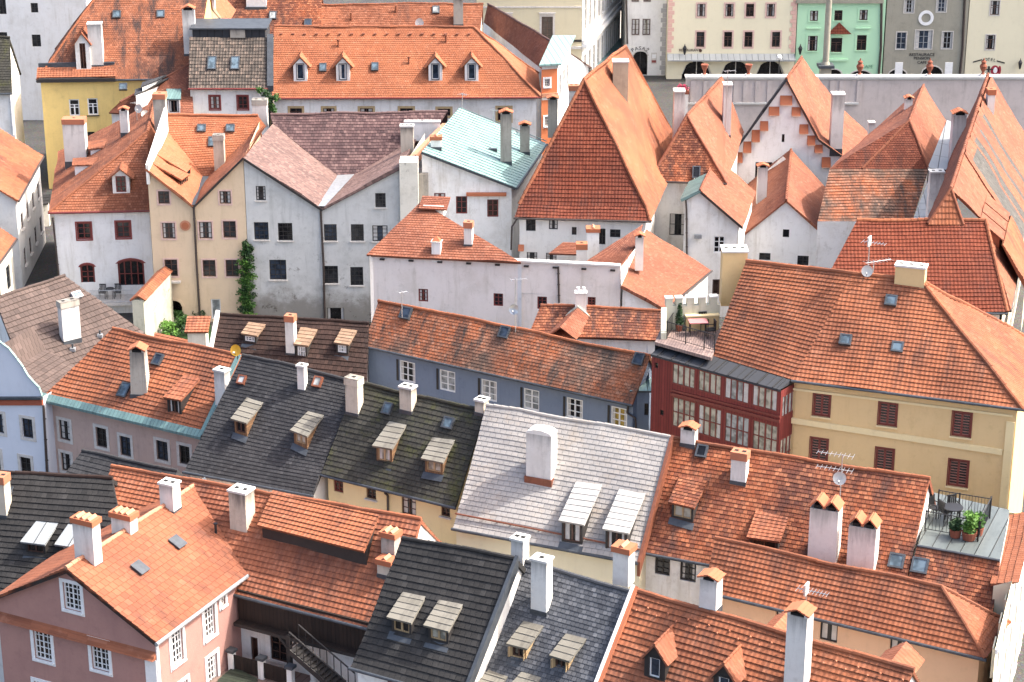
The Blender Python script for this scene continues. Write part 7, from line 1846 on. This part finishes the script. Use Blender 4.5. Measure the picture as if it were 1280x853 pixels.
def yagi(p, hgt, dirv, n, label, L=1.2, rows=1, panel=False):
    t = thing('tv_aerial', label, 'aerial', p, 'roof aerials'); mb = MB(); mb.tube(p - Z * .3, p + Z * hgt, .028, M['alu'], 6); mb.build('mast', t); d = dirv.normalized(); s = Vector((-d.y, d.x, 0))
    for r in range(rows):
        mb = MB(); c = p + Z * (hgt - .05 - r * .7); mb.tube(c - d * L * .3, c + d * L * .7, .016, M['alu'], 5)
        for k in range(n): q = c + d * (L * (k / (n - 1) - .3)); ll = .32 - .1 * k / n; mb.tube(q - s * ll, q + s * ll, .009, M['alu'], 4)
        mb.build('boom', t)
    if panel:
        mb = MB(); c = p + Z * (hgt - .25); mb.box(c - s * .22 - d * .05, s * .44, d * .08, Z * .5, M['slab']); mb.build('panel', t)
    return t
FR = Vector((-.35, -.85, .25))
p = U(295.6, 446, 11.2); dish(AY(295.6, 438, p.y), .3, FR, 'dishyellow', 'round yellow satellite dish at the corner of the near black slate roof', .5)
p = AY(644.4, 411, 112.4); t = yagi(p, 3.0, Vector((1, .2, 0)), 4, 'tall thin aerial mast rising before the long lilac wall', .9); dish(AY(643, 387, 112.3), .3, FR, 'alu', 'dish on the tall mast before the lilac wall')
yagi(AY(502.5, 391, 115.5), 1.3, Vector((.9, .4, 0)), 3, 'small cross shaped aerial on the ridge of the blue house', .5)
rp = YEL.rid[0].lerp(YEL.rid[1], .18); p = hit(1084, 350, rp, Vector((0, 1, 0))); t = yagi(p, 2.1, Vector((.8, -.4, 0)), 8, 'white panel aerial mast on the ridge of the big yellow house', 1.2, panel=True); dish(p + Vector((-.05, -.2, .55)), .3, FR, 'slab', 'dish on the panel aerial mast of the yellow house')
yagi(hit(1091, 347, rp, Vector((0, 1, 0))), .9, Vector((1, .45, 0)), 9, 'long slanting aerial beside the panel mast on the yellow house', 1.5)
p = TERR[4].hit(1050, 622); yagi(p, 2.1, Vector((-.9, .35, 0)), 9, 'long aerial above the blotchy ember roof', 1.6, rows=2); dish(hit(1050, 598, p - Vector((0, .25, 0)), Vector((0, 1, 0))), .3, FR, 'slab', 'white dish on the aerial mast of the ember roof')
p = AY(1007, 762, 78.3); yagi(p, .95, Vector((1, -.5, 0)), 10, 'short many toothed aerial above the peach house roof', 1.3, panel=True)
p = AY(172, 160, 148.5); yagi(p, 1.9, Vector((.6, -.6, 0)), 5, 'aerial on the hip of the white house with red windows', .8); dish(AY(174, 136, 148.4), .32, FR, 'slab', 'large white dish on the hip of the white house with red windows'); dish(AY(181, 143, 148.8), .3, Vector((.4, -.8, .3)), 'slab', 'small white dish right of the large one on the orange hip')
dish(AY(525, 29, 178), .4, FR, 'slab', 'white dish on the orange roof at the upper edge', .6)
yagi(AY(578, 134, 148), 1.0, Vector((.7, -.6, 0)), 4, 'small aerial at the top corner of the teal sheet roof', .6); yagi(AY(617, 152, 147.5), .9, Vector((.7, -.6, 0)), 4, 'small aerial left of the tall stone chimney on the teal roof', .6)
yagi(AY(907, 160, 147), 4.2, Vector((1, .2, 0)), 3, 'tall thin aerial in front of the white chimney on the steep orange roof', .8)
# flowers on the terrace wall's end
p = AY(853, 112, 179.5); t = thing('flower_box', 'pink red flowers spilling at the left end of the terrace wall', 'flowers', p); mb = MB(); mb.box(p + Vector((-.6, -.2, -.4)), Vector((1.2, 0, 0)), Vector((0, .4, 0)), Z * .3, M['pot']); mb.box(p + Vector((-.5, -.15, -6.9)), Vector((1.0, 0, 0)), Vector((0, .3, 0)), Z * 6.5, M['lilac']); mb.build('box', t); mb = MB()
leaves(mb, p + Z * .1, (.7, .3, .4), 160, 'leafdark', .12); leaves(mb, p + Vector((0, -.1, .2)), (.6, .3, .4), 160, 'flower', .1); mb.build('blossoms', t)
# person in the lane
p = U(46.5, 288, 0); pe = None
# ---------------------------------------------------------------- camera, sun and sky
cam = bpy.data.cameras.new('camera'); co = bpy.data.objects.new('camera', cam); COL.objects.link(co)
co.location = CAM; co.rotation_euler = (math.pi / 2 - PITCH, 0, 0)
cam.sensor_fit = 'HORIZONTAL'; cam.sensor_width = 36; cam.lens = FPX / 1280 * 36; cam.clip_start = 1; cam.clip_end = 6000
sc.camera = co
SUN_EL, SUN_AZ = math.radians(50), math.radians(3)       # azimuth counted from +X towards +Y
sd = Vector((math.cos(SUN_EL) * math.cos(SUN_AZ), math.cos(SUN_EL) * math.sin(SUN_AZ), math.sin(SUN_EL)))
sl = bpy.data.lights.new('sun', 'SUN'); sl.energy = 2.0; sl.angle = math.radians(.6); sl.color = (1, .955, .89)
so = bpy.data.objects.new('sun', sl); COL.objects.link(so); so.rotation_euler = sd.to_track_quat('Z', 'Y').to_euler(); so.location = (60, 60, 120)
w = bpy.data.worlds.new('World'); sc.world = w; w.use_nodes = True
nt = w.node_tree; nt.nodes.clear()
sky = nd(nt, 'ShaderNodeTexSky', None, sky_type='NISHITA', sun_disc=False, sun_elevation=SUN_EL, sun_rotation=math.pi / 2 - SUN_AZ, altitude=500.0, air_density=1.0, dust_density=9.5, ozone_density=.25)
bg = nd(nt, 'ShaderNodeBackground', {0: sky.outputs[0], 1: .15})
ow = nd(nt, 'ShaderNodeOutputWorld'); nt.links.new(bg.outputs[0], ow.inputs[0])
sc.view_settings.view_transform = 'Standard'; sc.view_settings.look = 'None'; sc.view_settings.gamma = 1
sc.view_settings.use_curve_mapping = False; sc.view_settings.exposure = 1.78
sc.render.engine = 'CYCLES'; sc.cycles.max_bounces = 5; sc.cycles.diffuse_bounces = 3
print('objects', len(bpy.data.objects), 'faces', sum(len(m.polygons) for m in bpy.data.meshes))
